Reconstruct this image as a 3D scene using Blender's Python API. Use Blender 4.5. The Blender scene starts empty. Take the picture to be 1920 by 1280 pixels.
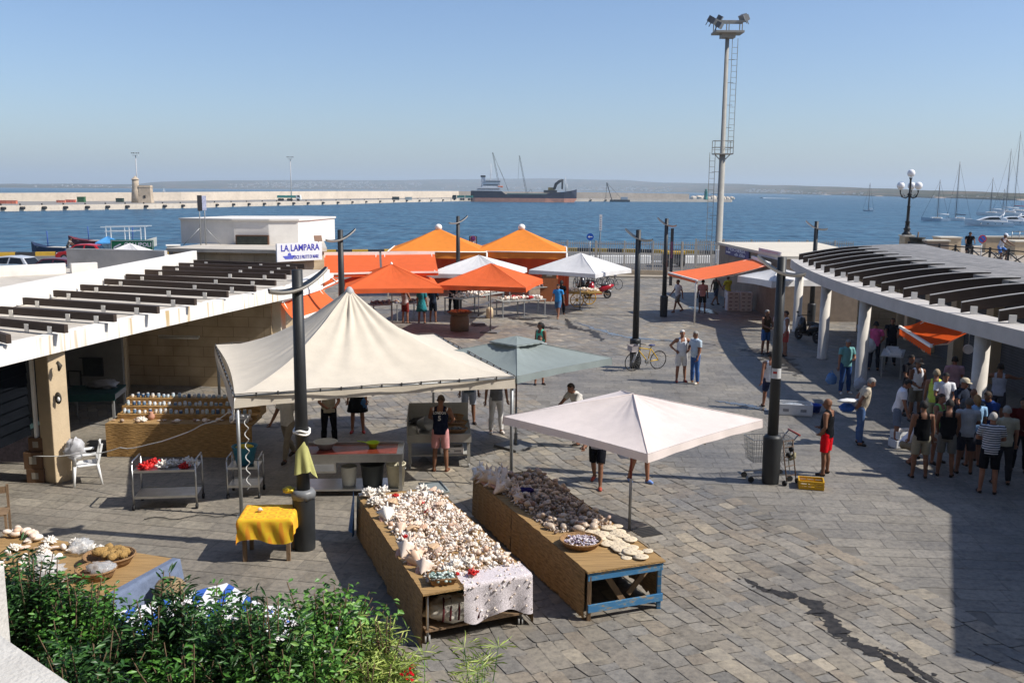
import bpy, math, random
import numpy as np
from mathutils import Vector, Matrix, noise
random.seed(7)
C = bpy.context.scene.collection
sc = bpy.context.scene
R = math.radians
PI = math.pi
# ------------------------------------------------------------------ camera
H, F = 6.2, 1760.0
PITCH = math.atan((640-355.5)/F)
ROLL = R(0.44)
_fw = Vector((0, math.cos(PITCH), -math.sin(PITCH)))
_up0 = Vector((0, math.sin(PITCH), math.cos(PITCH)))
_r0 = Vector((1, 0, 0))
_rt = _r0*math.cos(ROLL)+_up0*math.sin(ROLL)
_up = _up0*math.cos(ROLL)-_r0*math.sin(ROLL)
EYE = Vector((0, 0, H))
def ray(px, py):
    return _fw+_rt*((px-960)/F)+_up*((640-py)/F)
def G(px, py, z=0.0):
    d = ray(px, py)
    return EYE+d*((z-H)/d.z)
def D(px, py, Y):
    d = ray(px, py)
    return EYE+d*(Y/d.y)
cam = bpy.data.cameras.new('camera')
cam.sensor_width = 36
cam.lens = F*36/1920
cam.clip_start = .1
cam.clip_end = 40000
co = bpy.data.objects.new('camera', cam)
C.objects.link(co)
co.matrix_world = Matrix(((_rt.x, _up.x, -_fw.x, 0), (_rt.y, _up.y, -_fw.y, 0), (_rt.z, _up.z, -_fw.z, H), (0, 0, 0, 1)))
sc.camera = co
# ------------------------------------------------------------------ light
SUN_EL = R(45)
SUN_AZ = (0.985, -0.17)
sdir = Vector((SUN_AZ[0]*math.cos(SUN_EL), SUN_AZ[1]*math.cos(SUN_EL), math.sin(SUN_EL))).normalized()
sun = bpy.data.lights.new('sun', 'SUN')
sun.energy = 5.0
sun.angle = R(.55)
sun.color = (1, .95, .87)
so = bpy.data.objects.new('sun', sun)
C.objects.link(so)
so.rotation_euler = sdir.to_track_quat('Z', 'Y').to_euler()
w = bpy.data.worlds.new('World')
sc.world = w
w.use_nodes = True
nt = w.node_tree
bg = nt.nodes['Background']
sky = nt.nodes.new('ShaderNodeTexSky')
sky.sky_type = 'NISHITA'
sky.sun_disc = False
sky.sun_elevation = SUN_EL
sky.sun_rotation = math.atan2(SUN_AZ[0], SUN_AZ[1])
sky.altitude = 10
sky.air_density = 1.0
sky.dust_density = .9
sky.ozone_density = 2.2
tn = nt.nodes.new('ShaderNodeVectorMath')
tn.operation = 'MULTIPLY'
tn.inputs[1].default_value = (.97, 1.06, 1.24)
nt.links.new(sky.outputs[0], tn.inputs[0])
nt.links.new(tn.outputs[0], bg.inputs[0])
bg.inputs[1].default_value = .098
sc.view_settings.view_transform = 'Standard'
sc.view_settings.look = 'None'
sc.view_settings.exposure = 0.24
sc.view_settings.gamma = 1
sc.cycles.use_denoising = True
sc.cycles.max_bounces = 6
sc.cycles.diffuse_bounces = 3
sc.cycles.glossy_bounces = 2
sc.cycles.transmission_bounces = 4
sc.cycles.transparent_max_bounces = 8
sc.cycles.volume_bounces = 0
sc.cycles.sample_clamp_indirect = 4
# ------------------------------------------------------------------ materials
def lin(c):
    if isinstance(c, str):
        c = c.lstrip('#')
        c = [int(c[i:i+2], 16)/255 for i in (0, 2, 4)]
        return tuple(x/12.92 if x <= .04045 else ((x+.055)/1.055)**2.4 for x in c)
    return tuple(c)
_M = {}
def newmat(name):
    m = bpy.data.materials.new(name)
    m.use_nodes = True
    n = m.node_tree.nodes
    return m, n, m.node_tree.links, n['Principled BSDF']
def ramp(n, stops):
    r = n.new('ShaderNodeValToRGB')
    e = r.color_ramp.elements
    while len(e) < len(stops):
        e.new(.5)
    for k, (p, c) in enumerate(stops):
        e[k].position = p
        e[k].color = (*lin(c), 1)
    return r
def M(name, col=None, rough=.75, var=.14, vs=4.0, bump=0.0, bs=60.0, metal=0.0, transl=0.0, spec=.4, stretch=None, island=None, objrand=None, dirt=0.0):
    """procedural material: noise-mottled colour, optional bump, cloth translucency, colours spread per island or per object"""
    if name in _M:
        return _M[name]
    m, n, l, b = newmat(name)
    tc = n.new('ShaderNodeTexCoord')
    src = tc.outputs['Object']
    if stretch:
        mp = n.new('ShaderNodeMapping')
        mp.inputs['Scale'].default_value = stretch
        l.new(src, mp.inputs[0])
        src = mp.outputs[0]
    nz = n.new('ShaderNodeTexNoise')
    nz.inputs['Scale'].default_value = vs
    nz.inputs['Detail'].default_value = 6
    nz.inputs['Roughness'].default_value = .65
    l.new(src, nz.inputs['Vector'])
    if island or objrand:
        g = n.new('ShaderNodeNewGeometry' if island else 'ShaderNodeObjectInfo')
        r0 = ramp(n, [(k/(len(island or objrand)-1), c) for k, c in enumerate(island or objrand)])
        l.new(g.outputs['Random Per Island' if island else 'Random'], r0.inputs[0])
        colo = r0.outputs[0]
    else:
        rgb = n.new('ShaderNodeRGB')
        rgb.outputs[0].default_value = (*lin(col), 1)
        colo = rgb.outputs[0]
    mr = n.new('ShaderNodeMapRange')
    mr.inputs['From Min'].default_value = .3
    mr.inputs['From Max'].default_value = .7
    mr.inputs['To Min'].default_value = 1-var
    mr.inputs['To Max'].default_value = 1+var
    l.new(nz.outputs[0], mr.inputs[0])
    mx = n.new('ShaderNodeVectorMath')
    mx.operation = 'SCALE'
    l.new(colo, mx.inputs[0])
    l.new(mr.outputs[0], mx.inputs['Scale'])
    out = mx.outputs[0]
    if dirt:
        n2 = n.new('ShaderNodeTexNoise')
        n2.inputs['Scale'].default_value = .9
        n2.inputs['Detail'].default_value = 8
        n2.inputs['Roughness'].default_value = .7
        l.new(src, n2.inputs['Vector'])
        r2 = ramp(n, [(.48, (0, 0, 0)), (.7, (1, 1, 1))])
        l.new(n2.outputs[0], r2.inputs[0])
        mm = n.new('ShaderNodeMath')
        mm.operation = 'MULTIPLY'
        mm.inputs[1].default_value = dirt
        l.new(r2.outputs[0], mm.inputs[0])
        mi = n.new('ShaderNodeMix')
        mi.data_type = 'RGBA'
        l.new(mm.outputs[0], mi.inputs[0])
        l.new(out, mi.inputs[6])
        mi.inputs[7].default_value = (.10, .075, .05, 1)
        out = mi.outputs[2]
    l.new(out, b.inputs['Base Color'])
    b.inputs['Roughness'].default_value = rough
    b.inputs['Metallic'].default_value = metal
    b.inputs['Specular IOR Level'].default_value = spec
    if bump:
        nb = n.new('ShaderNodeTexNoise')
        nb.inputs['Scale'].default_value = bs
        nb.inputs['Detail'].default_value = 5
        l.new(src, nb.inputs['Vector'])
        bp = n.new('ShaderNodeBump')
        bp.inputs['Strength'].default_value = bump
        bp.inputs['Distance'].default_value = .02
        l.new(nb.outputs[0], bp.inputs['Height'])
        l.new(bp.outputs[0], b.inputs['Normal'])
    if transl:
        t = n.new('ShaderNodeBsdfTranslucent')
        l.new(out, t.inputs[0])
        ms = n.new('ShaderNodeMixShader')
        ms.inputs[0].default_value = transl
        l.new(b.outputs[0], ms.inputs[1])
        l.new(t.outputs[0], ms.inputs[2])
        l.new(ms.outputs[0], n['Material Output'].inputs[0])
    _M[name] = m
    return m
def cloth(c, name=None, tr=.0):
    return M(name or 'cloth '+str(c), c, .9, .16, 7, bump=.7, bs=13, spec=.08, transl=tr)
# ------------------------------------------------------------------ mesh builder
class MB:
    def __init__(s):
        s.v, s.f, s.m, s.s = [], [], [], []
    def add(s, vs, fs, mi=0, sm=False):
        o = len(s.v)
        s.v += [tuple(x) for x in vs]
        for f in fs:
            s.f.append(tuple(o+i for i in f))
            s.m.append(mi)
            s.s.append(sm)
        return s
    def ext(s, o, mat=None, mi=None):
        b = len(s.v)
        s.v += [tuple(mat @ Vector(x)) for x in o.v] if mat else list(o.v)
        s.f += [tuple(b+i for i in f) for f in o.f]
        s.m += [mi]*len(o.m) if mi is not None else o.m
        s.s += o.s
        return s
    def box(s, c, d, rz=0, mi=0, taper=1.0):
        x, y, z = d[0]/2, d[1]/2, d[2]/2
        a, b = math.cos(rz), math.sin(rz)
        vs = []
        for k in (-1, 1):
            t = taper if k > 0 else 1
            for i, j in ((-1, -1), (1, -1), (1, 1), (-1, 1)):
                X, Y = i*x*t, j*y*t
                vs.append((c[0]+X*a-Y*b, c[1]+X*b+Y*a, c[2]+k*z))
        return s.add(vs, [(3, 2, 1, 0), (4, 5, 6, 7), (0, 1, 5, 4), (1, 2, 6, 5), (2, 3, 7, 6), (3, 0, 4, 7)], mi)
    def bx(s, x0, x1, y0, y1, z0, z1, mi=0):
        return s.box(((x0+x1)/2, (y0+y1)/2, (z0+z1)/2), (x1-x0, y1-y0, z1-z0), 0, mi)
    def beam(s, p, q, w, h, mi=0, up=(0, 0, 1)):
        p, q = Vector(p), Vector(q)
        d = (q-p).normalized()
        u = Vector(up)
        if abs(d.dot(u)) > .98:
            u = Vector((0, 1, 0))
        r = d.cross(u).normalized()
        u = r.cross(d).normalized()
        vs = []
        for e in (p, q):
            for i, j in ((-1, -1), (1, -1), (1, 1), (-1, 1)):
                vs.append(e+r*(i*w/2)+u*(j*h/2))
        return s.add(vs, [(0, 1, 2, 3), (7, 6, 5, 4), (0, 4, 5, 1), (1, 5, 6, 2), (2, 6, 7, 3), (3, 7, 4, 0)], mi)
    def tube(s, pts, r, n=8, mi=0, cap=True, closed=False):
        pts = [Vector(p) for p in pts]
        k = len(pts)
        rs = r if isinstance(r, (list, tuple)) else [r]*k
        vs, fs = [], []
        prev = None
        for i, p in enumerate(pts):
            if closed:
                d = pts[(i+1) % k]-pts[i-1]
            else:
                d = pts[min(i+1, k-1)]-pts[max(i-1, 0)]
            d = d.normalized() if d.length > 1e-9 else Vector((0, 0, 1))
            a = prev if prev is not None else (Vector((1, 0, 0)) if abs(d.x) < .9 else Vector((0, 1, 0)))
            a = (a-d*a.dot(d)).normalized()
            prev = a
            b = d.cross(a)
            for j in range(n):
                t = 2*PI*j/n
                vs.append(p+a*(math.cos(t)*rs[i])+b*(math.sin(t)*rs[i]))
        m = k if closed else k-1
        for i in range(m):
            for j in range(n):
                i2 = (i+1) % k
                fs.append((i*n+j, i*n+(j+1) % n, i2*n+(j+1) % n, i2*n+j))
        s.add(vs, fs, mi, True)
        if cap and not closed:
            o = len(s.v)-len(vs)
            s.f += [tuple(o+j for j in reversed(range(n))), tuple(o+(k-1)*n+j for j in range(n))]
            s.m += [mi]*2
            s.s += [False]*2
        return s
    def cyl(s, p, q, r1, r2=None, n=10, mi=0):
        return s.tube([p, q], [r1, r1 if r2 is None else r2], n, mi)
    def lathe(s, prof, c=(0, 0, 0), n=16, mi=0, sm=True, wob=None):
        vs, fs = [], []
        for i, (r, z) in enumerate(prof):
            for j in range(n):
                t = 2*PI*j/n
                rr = r*(wob(t, z) if wob else 1)
                vs.append((c[0]+rr*math.cos(t), c[1]+rr*math.sin(t), c[2]+z))
        for i in range(len(prof)-1):
            for j in range(n):
                fs.append((i*n+j, i*n+(j+1) % n, (i+1)*n+(j+1) % n, (i+1)*n+j))
        s.add(vs, fs, mi, sm)
        o = len(s.v)-len(vs)
        k = len(prof)
        for e, rev in ((0, True), (k-1, False)):
            if prof[e][0] > 1e-4:
                idx = [o+e*n+j for j in range(n)]
                s.f.append(tuple(reversed(idx)) if rev else tuple(idx))
                s.m.append(mi)
                s.s.append(False)
        return s
    def ell(s, c, r, n=10, m=6, mi=0, rot=None):
        c = Vector(c)
        r = (r, r, r) if isinstance(r, (int, float)) else r
        vs = []
        for i in range(m+1):
            p = -PI/2+PI*i/m
            for j in range(n):
                t = 2*PI*j/n
                x = Vector((r[0]*math.cos(p)*math.cos(t), r[1]*math.cos(p)*math.sin(t), r[2]*math.sin(p)))
                vs.append(c+(rot @ x if rot else x))
        fs = [(i*n+j, i*n+(j+1) % n, (i+1)*n+(j+1) % n, (i+1)*n+j) for i in range(m) for j in range(n)]
        return s.add(vs, fs, mi, True)
    def prism(s, poly, z0, z1, mi=0, top=None):
        n = len(poly)
        a = sum(poly[i][0]*poly[(i+1) % n][1]-poly[(i+1) % n][0]*poly[i][1] for i in range(n))
        if a < 0:
            poly = poly[::-1]
        vs = [(p[0], p[1], z0) for p in poly]+[(p[0], p[1], z1) for p in poly]
        s.add(vs, [tuple(reversed(range(n)))]+[(i, (i+1) % n, n+(i+1) % n, n+i) for i in range(n)], mi)
        return s.add(vs[n:], [tuple(range(n))], mi if top is None else top)
    def grid(s, fn, nu, nv, mi=0, sm=True):
        vs = [fn(i/nu, j/nv) for j in range(nv+1) for i in range(nu+1)]
        fs = [(j*(nu+1)+i, j*(nu+1)+i+1, (j+1)*(nu+1)+i+1, (j+1)*(nu+1)+i) for j in range(nv) for i in range(nu)]
        return s.add(vs, fs, mi, sm)
    def quad(s, a, b, c, d, mi=0):
        return s.add([a, b, c, d], [(0, 1, 2, 3)], mi)
    def text(s, t, size, mat, mi=0, depth=.004, sx=1.0, shear=0.0):
        cu = bpy.data.curves.new('t', 'FONT')
        cu.body = t
        cu.size = size
        cu.align_x = 'CENTER'
        cu.align_y = 'CENTER'
        cu.extrude = depth
        cu.resolution_u = 2
        cu.shear = shear
        cu.offset = size*.018
        o = bpy.data.objects.new('t', cu)
        C.objects.link(o)
        dg = bpy.context.evaluated_depsgraph_get()
        me = o.evaluated_get(dg).to_mesh()
        S = mat @ Matrix.Diagonal((sx, 1, 1, 1))
        s.add([S @ v.co for v in me.vertices], [tuple(p.vertices) for p in me.polygons], mi)
        bpy.data.objects.remove(o)
        bpy.data.curves.remove(cu)
        return s
    def build(s, name, mats, parent=None, world=False, bevel=0, label=None, kind=None):
        me = bpy.data.meshes.new(name)
        v = s.v
        if world and parent is not None:
            l = parent.location
            v = [(x[0]-l.x, x[1]-l.y, x[2]-l.z) for x in v]
        me.from_pydata(v, [], s.f)
        for m in (mats if isinstance(mats, (list, tuple)) else [mats]):
            me.materials.append(m)
        me.polygons.foreach_set('material_index', s.m)
        me.polygons.foreach_set('use_smooth', s.s)
        me.update()
        o = bpy.data.objects.new(name, me)
        C.objects.link(o)
        if parent is not None:
            o.parent = parent
        if bevel:
            b = o.modifiers.new('bevel', 'BEVEL')
            b.width = bevel
            b.segments = 2
            b.limit_method = 'ANGLE'
            b.angle_limit = R(40)
        if label:
            o['label'] = label
        if kind:
            o['kind'] = kind
        return o
def thing(name, label, cat, loc=(0, 0, 0), rz=0, group=None, kind=None):
    o = bpy.data.objects.new(name, None)
    C.objects.link(o)
    o.location = (loc[0], loc[1], loc[2] if len(loc) > 2 else 0)
    o.rotation_euler = (0, 0, rz)
    o.empty_display_size = .2
    return tag(o, label, cat, group, kind)
def tag(o, label=None, cat=None, group=None, kind=None):
    kind = kind or ('thing' if cat else None)
    for k, v in (('label', label), ('category', cat), ('group', group), ('kind', kind)):
        if v:
            o[k] = v
    return o
def kids(o):
    return [x for x in C.objects if x.parent == o]
def dup(o, parent=None):
    c = o.copy()
    C.objects.link(c)
    if parent is not None:
        c.parent = parent
    for ch in list(o.children):
        dup(ch, c)
    return c
def single(mb, name, mats, label, cat, loc, rz=0, group=None, bevel=0, rot=None):
    o = mb.build(name, mats, bevel=bevel)
    o.location = loc if len(loc) > 2 else (loc[0], loc[1], 0)
    o.rotation_euler = rot or (0, 0, rz)
    return tag(o, label, cat, group)
def TM(loc, rx=0, ry=0, rz=0):
    return Matrix.Translation(loc) @ Matrix.Rotation(rz, 4, 'Z') @ Matrix.Rotation(ry, 4, 'Y') @ Matrix.Rotation(rx, 4, 'X')
# common materials
WHITE = M('white paint', '#efece4', .6, .05, 3, bump=.1, dirt=.12)
PLASTER = M('white plaster', (.74, .71, .66), .9, .06, 2, bump=.3, bs=30, dirt=.12)
GREYPL = M('grey plaster', (.42, .41, .40), .9, .12, 1.5, bump=.3, dirt=.25)
CREAM = M('cream stone', (.55, .43, .28), .9, .1, 3, bump=.3, bs=30, dirt=.15)
DARK = M('dark interior', (.018, .016, .014), .9, .3, 2)
BROWN = M('dark brown wood', (.048, .031, .023), .7, .25, 3, bump=.3, stretch=(1, 1, 6))
WOOD = M('weathered wood', (.20, .13, .075), .85, .3, 6, bump=.5, stretch=(1, 1, .2))
STEEL = M('brushed steel', (.55, .55, .54), .33, .12, 5, metal=1)
ALU = M('galvanised pole', (.33, .34, .34), .45, .15, 8, metal=.6)
LAMPG = M('dark grey lamp paint', (.024, .026, .028), .5, .2, 3, bump=.1)
BLACK = M('black rubber', (.012, .012, .013), .7, .2, 5)
WPLAST = M('white plastic', (.78, .78, .77), .4, .05, 5)
# ------------------------------------------------------------------ people (built first: each body is remeshed once)
_SK = {'a': (.40, .21, .13), 'b': (.30, .14, .085), 'c': (.20, .095, .055)}
def skinmat(k):
    return M('skin '+k, _SK[k], .6, .1, 10, spec=.3)
def dirv(a, b, side):
    a, b = R(a), R(b)
    return Vector((side*math.sin(b), -math.sin(a)*math.cos(b), -math.cos(a)*math.cos(b)))
STAND = dict(la=((2, 9), (14, 4)), ra=((2, 9), (14, 4)), ll=((2, 4), (-2, 3)), rl=((2, 4), (-2, 3)))
HIPS = dict(la=((-18, 42), (35, -42)), ra=((-18, 42), (35, -42)))
FOLD = dict(la=((22, 14), (85, -62)), ra=((22, 14), (80, -62)))
BACKH = dict(la=((-28, 12), (-12, -32)), ra=((-28, 12), (-12, -32)))
WALK = dict(ll=((26, 2), (14, 2)), rl=((-14, 2), (-38, 2)), la=((-22, 9), (-2, 5)), ra=((24, 9), (42, 2)))
FRONT = dict(la=((20, 10), (70, -28)), ra=((20, 10), (70, -28)))
PHONE = dict(la=((5, 8), (20, 4)), ra=((30, 14), (95, -40)))
REACH = dict(la=((50, 8), (65, -6)), ra=((50, 8), (65, -6)))
CROUCH = dict(ll=((100, 12), (-35, 5)), rl=((85, 12), (-45, 5)), la=((50, 10), (60, -10)), ra=((50, 10), (60, -10)), lean=35)
def person(label, loc, face=0, pose=None, top=('tee', '#dddddd'), bot=('shorts', '#333a50'), hair='#2a1d15', skin='b', shoes='#2b211b', h=1.72, belly=1.0, lean=0, nod=8, turn=0, hat=None, back_text=None, group=None, fem=False, stripes=False, vox=.019, z=0, seat=None, cat='person', name='person'):
    P = dict(STAND)
    P.update(pose or {})
    lean = P.get('lean', 0) or lean
    sc_ = h/1.72
    piv = Vector((0, 0, .93))
    RL = Matrix.Rotation(R(lean), 3, 'X')
    def up(x, y, zz):
        return piv+RL @ (Vector((x, y, zz))-piv)
    mb = MB()
    wf = .92 if fem else 1
    rings = [(.80, .06, .06, 0), (.84, .145, .10, .01), (.92, .170*(1.04 if fem else 1), .118, .01), (1.0, .160, .113*belly, 0), (1.1, .150*wf*(1+.5*(belly-1)), .108*belly, -.012*belly), (1.2, .158*wf, .113*(1+.6*(belly-1)), -.008), (1.30, .172*wf, .115, 0), (1.38, .175*wf, .10, .005), (1.43, .13*wf, .08, .01), (1.47, .06, .055, .01)]
    vs, n = [], 14
    for zz, rx, ry, oy in rings:
        for j in range(n):
            t = 2*PI*j/n
            q = (rx*math.cos(t), ry*math.sin(t)+oy, zz)
            vs.append(up(*q) if zz > .93 else Vector(q))
    fs = [(i*n+j, i*n+(j+1) % n, (i+1)*n+(j+1) % n, (i+1)*n+j) for i in range(len(rings)-1) for j in range(n)]
    fs += [tuple(reversed(range(n))), tuple((len(rings)-1)*n+j for j in range(n))]
    mb.add(vs, fs)
    bones = [('torso', Vector((0, 0, .84)), up(0, 0, 1.36), .14)]
    nb = up(0, .01, 1.44)
    HR = RL @ Matrix.Rotation(R(turn), 3, 'Z') @ Matrix.Rotation(R(nod-lean*.45), 3, 'X')
    hc = nb+RL @ Vector((0, -.012, .075))+HR @ Vector((0, -.015, .085))
    mb.tube([up(0, .01, 1.40), nb, hc-HR @ Vector((0, -.01, .05))], [.065, .055, .055], 10)
    mb.ell(hc+HR @ Vector((0, .012, .022)), (.074, .095, .098), 12, 8, rot=HR)
    mb.ell(hc+HR @ Vector((0, -.028, -.045)), (.056, .066, .068), 12, 8, rot=HR)
    mb.tube([hc+HR @ Vector((0, -.088, .02)), hc+HR @ Vector((0, -.118, -.022))], [.01, .019], 6)
    for s_ in (-1, 1):
        mb.ell(hc+HR @ Vector((s_*.076, .01, -.005)), (.014, .022, .032), 8, 5, rot=HR)
    bones += [('neck', up(0, .01, 1.42), nb+(hc-nb)*.45, .055), ('head', hc-HR @ Vector((0, 0, .03)), hc+HR @ Vector((0, .01, .03)), .09)]
    hands = []
    for side, key in ((1, 'la'), (-1, 'ra')):
        sh = up(side*.185*wf, .005, 1.395)
        (a1, b1), (a2, b2) = P[key]
        el = sh+dirv(a1, b1, side)*.29
        wd = dirv(a2, b2, side)
        wr = el+wd*.25
        mb.tube([up(side*.12*wf, 0, 1.385), sh, sh+(el-sh)*.4, el, el+(wr-el)*.3, wr], [.06, .062*wf, .053*wf, .042*wf, .042*wf, .029], 10)
        mb.ell(wr+wd*.045, (.038, .038, .05), 8, 6, rot=wd.to_track_quat('Z', 'Y').to_matrix())
        bones += [('up'+key, sh, el, .05), ('fo'+key, el, wr+wd*.08, .036)]
        hands.append((wr, wd, side))
    feet = []
    for side, key in ((1, 'll'), (-1, 'rl')):
        hp = Vector((side*.088, .005, .90))
        (a1, b1), (a2, b2) = P[key]
        kn = hp+dirv(a1, b1, side)*.43
        an = kn+dirv(a2, b2, side)*.41
        fl = R(min(0, a2)*.5)
        td = Vector((side*.22, -math.cos(fl), math.sin(fl))).normalized()
        mb.tube([hp+Vector((0, 0, .03)), hp+(kn-hp)*.35, kn, kn+(an-kn)*.3+Vector((0, .012, 0)), an], [.092, .084, .056, .057, .037], 12)
        heel = an-td*.05+Vector((0, 0, -.035))
        toe = an+td*.155+Vector((0, 0, -.05))
        mb.tube([heel, an+td*.03+Vector((0, 0, -.03)), toe], [.036, .041, .026], 8)
        bones += [('th'+key, hp, kn, .075), ('sh'+key, kn, an, .045), ('ft'+key, an-td*.03+Vector((0, 0, -.03)), toe, .03)]
        feet.append(toe.z-.026)
        feet.append(heel.z-.036)
    me = bpy.data.meshes.new('b')
    me.from_pydata(mb.v, [], mb.f)
    ob = bpy.data.objects.new('b', me)
    C.objects.link(ob)
    rm = ob.modifiers.new('r', 'REMESH')
    rm.mode = 'VOXEL'
    rm.voxel_size = vox
    sm = ob.modifiers.new('s', 'SMOOTH')
    sm.factor = .5
    sm.iterations = 3
    ev = ob.evaluated_get(bpy.context.evaluated_depsgraph_get())
    m2 = ev.to_mesh()
    nv = len(m2.vertices)
    co_ = np.empty(nv*3)
    no_ = np.empty(nv*3)
    m2.vertices.foreach_get('co', co_)
    m2.vertices.foreach_get('normal', no_)
    V, N = co_.reshape(-1, 3), no_.reshape(-1, 3)
    faces = [tuple(p.vertices) for p in m2.polygons]
    bpy.data.objects.remove(ob)
    bpy.data.meshes.remove(me)
    best = np.full(nv, 1e9)
    reg = np.zeros(nv, int)
    tt = np.zeros(nv)
    names = [b[0] for b in bones]
    for k, (nm, p, q, r) in enumerate(bones):
        p, q = np.array(p), np.array(q)
        d = q-p
        t = np.clip(((V-p) @ d)/(d @ d), 0, 1)
        ds = np.linalg.norm(V-(p+t[:, None]*d), axis=1)-r
        k_ = ds < best
        best[k_] = ds[k_]
        reg[k_] = k
        tt[k_] = t[k_]
    zmin = min(feet)
    dz = -zmin if seat is None else seat-.80
    RT = thing(name, label, cat, (loc[0], loc[1], (loc[2] if len(loc) > 2 else 0)+z), R(face), group)
    def finish(vv):
        return [((x[0])*sc_, x[1]*sc_, (x[2]+dz)*sc_) for x in vv]
    idx = {nm: i for i, nm in enumerate(names)}
    isr = lambda *p: np.isin(reg, [idx[x] for x in names if x.startswith(p)])
    def sub(mask, infl, pname, mat, extra=None):
        fk = [f for f in faces if all(mask[i] for i in f)]
        if not fk:
            return None
        used = sorted({i for f in fk for i in f})
        mp = {u: i for i, u in enumerate(used)}
        inf = infl if isinstance(infl, np.ndarray) else np.full(nv, infl)
        vv = V[used]+N[used]*inf[used][:, None]
        b = MB()
        b.add(finish(vv), [tuple(mp[i] for i in f) for f in fk], 0, True)
        if extra:
            b.ext(extra)
        return b.build(pname, mat, RT)
    # body with eyes, mouth and separate fingers
    body = MB()
    body.add(finish(V), faces, 0, True)
    ex = MB()
    for s_ in (-1, 1):
        ex.ell(hc+HR @ Vector((s_*.031, -.079, .018)), (.011, .008, .007), 6, 4, 1, HR)
    ex.ell(hc+HR @ Vector((0, -.088, -.058)), (.021, .008, .006), 6, 4, 2, HR)
    for wr, wd, side in hands:
        q = wd.to_track_quat('Z', 'Y').to_matrix()
        for j, L in enumerate((.062, .072, .067, .05)):
            o_ = wr+q @ Vector(((j-1.5)*.019, 0, .078))
            curl = Vector((0, 0, 0))+q @ Vector((0, .022, L*.55))
            ex.tube([o_, o_+curl*.9, o_+curl+q @ Vector((0, .03, L*.35))], [.0095, .0085, .0065], 5, 0)
        o_ = wr+q @ Vector((side*.033, 0, .03))
        ex.tube([o_, o_+q @ Vector((side*.02, .012, .03)), o_+q @ Vector((side*.02, .022, .056))], [.012, .01, .008], 5, 0)
    ex.v = finish(ex.v)
    body.ext(ex)
    body.build('body', [skinmat(skin), M('eye', (.02, .015, .012), .3), M('lips', (.25, .09, .07), .6)], RT)
    # clothing
    spine = np.where(reg == 0, .84+tt*.52, 0)
    kind, colr = top
    yl = V[:, 1]
    if kind != 'none':
        cm = cloth(colr) if not stripes else stripemat()
        if kind == 'tee':
            mask = ((reg == 0) & (V[:, 2] > .86)) | (isr('upla', 'upra') & (tt < .62)) | (isr('neck') & (tt < .12))
        elif kind == 'long':
            mask = ((reg == 0) & (V[:, 2] > .86)) | isr('upla', 'upra') | (isr('fola', 'fora') & (tt < .72)) | (isr('neck') & (tt < .12))
        else:
            rr = RL.transposed()
            Vl = (V-np.array(piv)) @ np.array(RL)+np.array(piv)
            mask = (reg == 0) & (V[:, 2] > .86) & (((Vl[:, 2] < 1.34)) | ((np.abs(Vl[:, 0]) > .055) & (np.abs(Vl[:, 0]) < .125)))
        inf = np.full(nv, .014)
        inf[isr('upla', 'upra')] = .02
        sub(mask, inf, 'shirt', cm)
    kind, colr = bot
    pm = cloth(colr)
    hip = (reg == 0) & (V[:, 2] < 1.0)
    if kind == 'shorts':
        inf = np.where(isr('thll', 'thrl'), .012+.02*tt, .011)
        sub(hip | (isr('thll', 'thrl') & (tt < .86)), inf, 'shorts', pm)
    elif kind == 'trousers':
        inf = np.where(isr('shll', 'shrl'), .02, .012)
        sub(hip | isr('thll', 'thrl') | (isr('shll', 'shrl') & (tt < .97)), inf, 'trousers', pm)
    else:
        b = MB()
        b.lathe([(.17, .98), (.20, .85), (.24, .7), (.27, .55), (.262, .55), (.2, .8)], n=20, wob=lambda t, zz: 1+.05*math.sin(t*7))
        b.v = finish([(x[0], x[1]*.75, x[2]) for x in b.v])
        b.build('skirt', pm, RT)
    if shoes:
        for q in ('ftll', 'ftrl'):
            sub(isr(q), .009, 'shoe', M('shoe '+shoes, shoes, .6))
    hd = isr('head')
    L = (V-np.array(hc)) @ np.array(HR)
    if hair:
        hm = M('hair '+hair, hair, .7, .3, 60, bump=.6, bs=120)
        cut = hd & ((L[:, 2] > .07) | ((L[:, 1] > .012) & (L[:, 2] > (-.09 if fem else -.035))) | ((L[:, 2] > .045) & (L[:, 1] > -.05)))
        sub(cut, .014, 'hair', hm)
        if fem:
            b = MB()
            b.tube([hc+HR @ Vector((0, .075, .06)), hc+HR @ Vector((0, .11, -.03)), hc+HR @ Vector((0, .10, -.15))], [.05, .06, .03], 8)
            b.v = finish(b.v)
            b.build('hair', hm, RT)
    if hat:
        b = MB()
        b.lathe([(.115, .052), (.112, .06), (.104, .10), (.07, .135), (.0, .145)], n=14)
        b.ell((0, -.13, .055), (.075, .075, .01), 10, 4)
        b.v = finish([hc+HR @ Vector(x) for x in b.v])
        b.build('cap', cloth(hat), RT)
    if back_text:
        b = MB()
        q = TM((0, .148, 1.33), rx=PI/2, rz=PI)
        b.text(back_text[0], .085, q, 0, .002, sx=.75)
        b.text(back_text[1], .15, TM((0, .150, 1.21), rx=PI/2, rz=PI), 0, .002)
        b.v = finish([up(*x) for x in b.v])
        b.build('jersey_lettering', cloth('#d8d8d8'), RT)
        b = MB()
        for s_ in (-1, 1):
            b.tube([up(s_*.15, -.06, 1.42), up(s_*.158, .02, 1.435), up(s_*.15, .09, 1.38)], .012, 6)
        b.v = finish(b.v)
        b.build('armhole_trim', cloth('#e8e8e8'), RT)
    return RT
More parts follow.
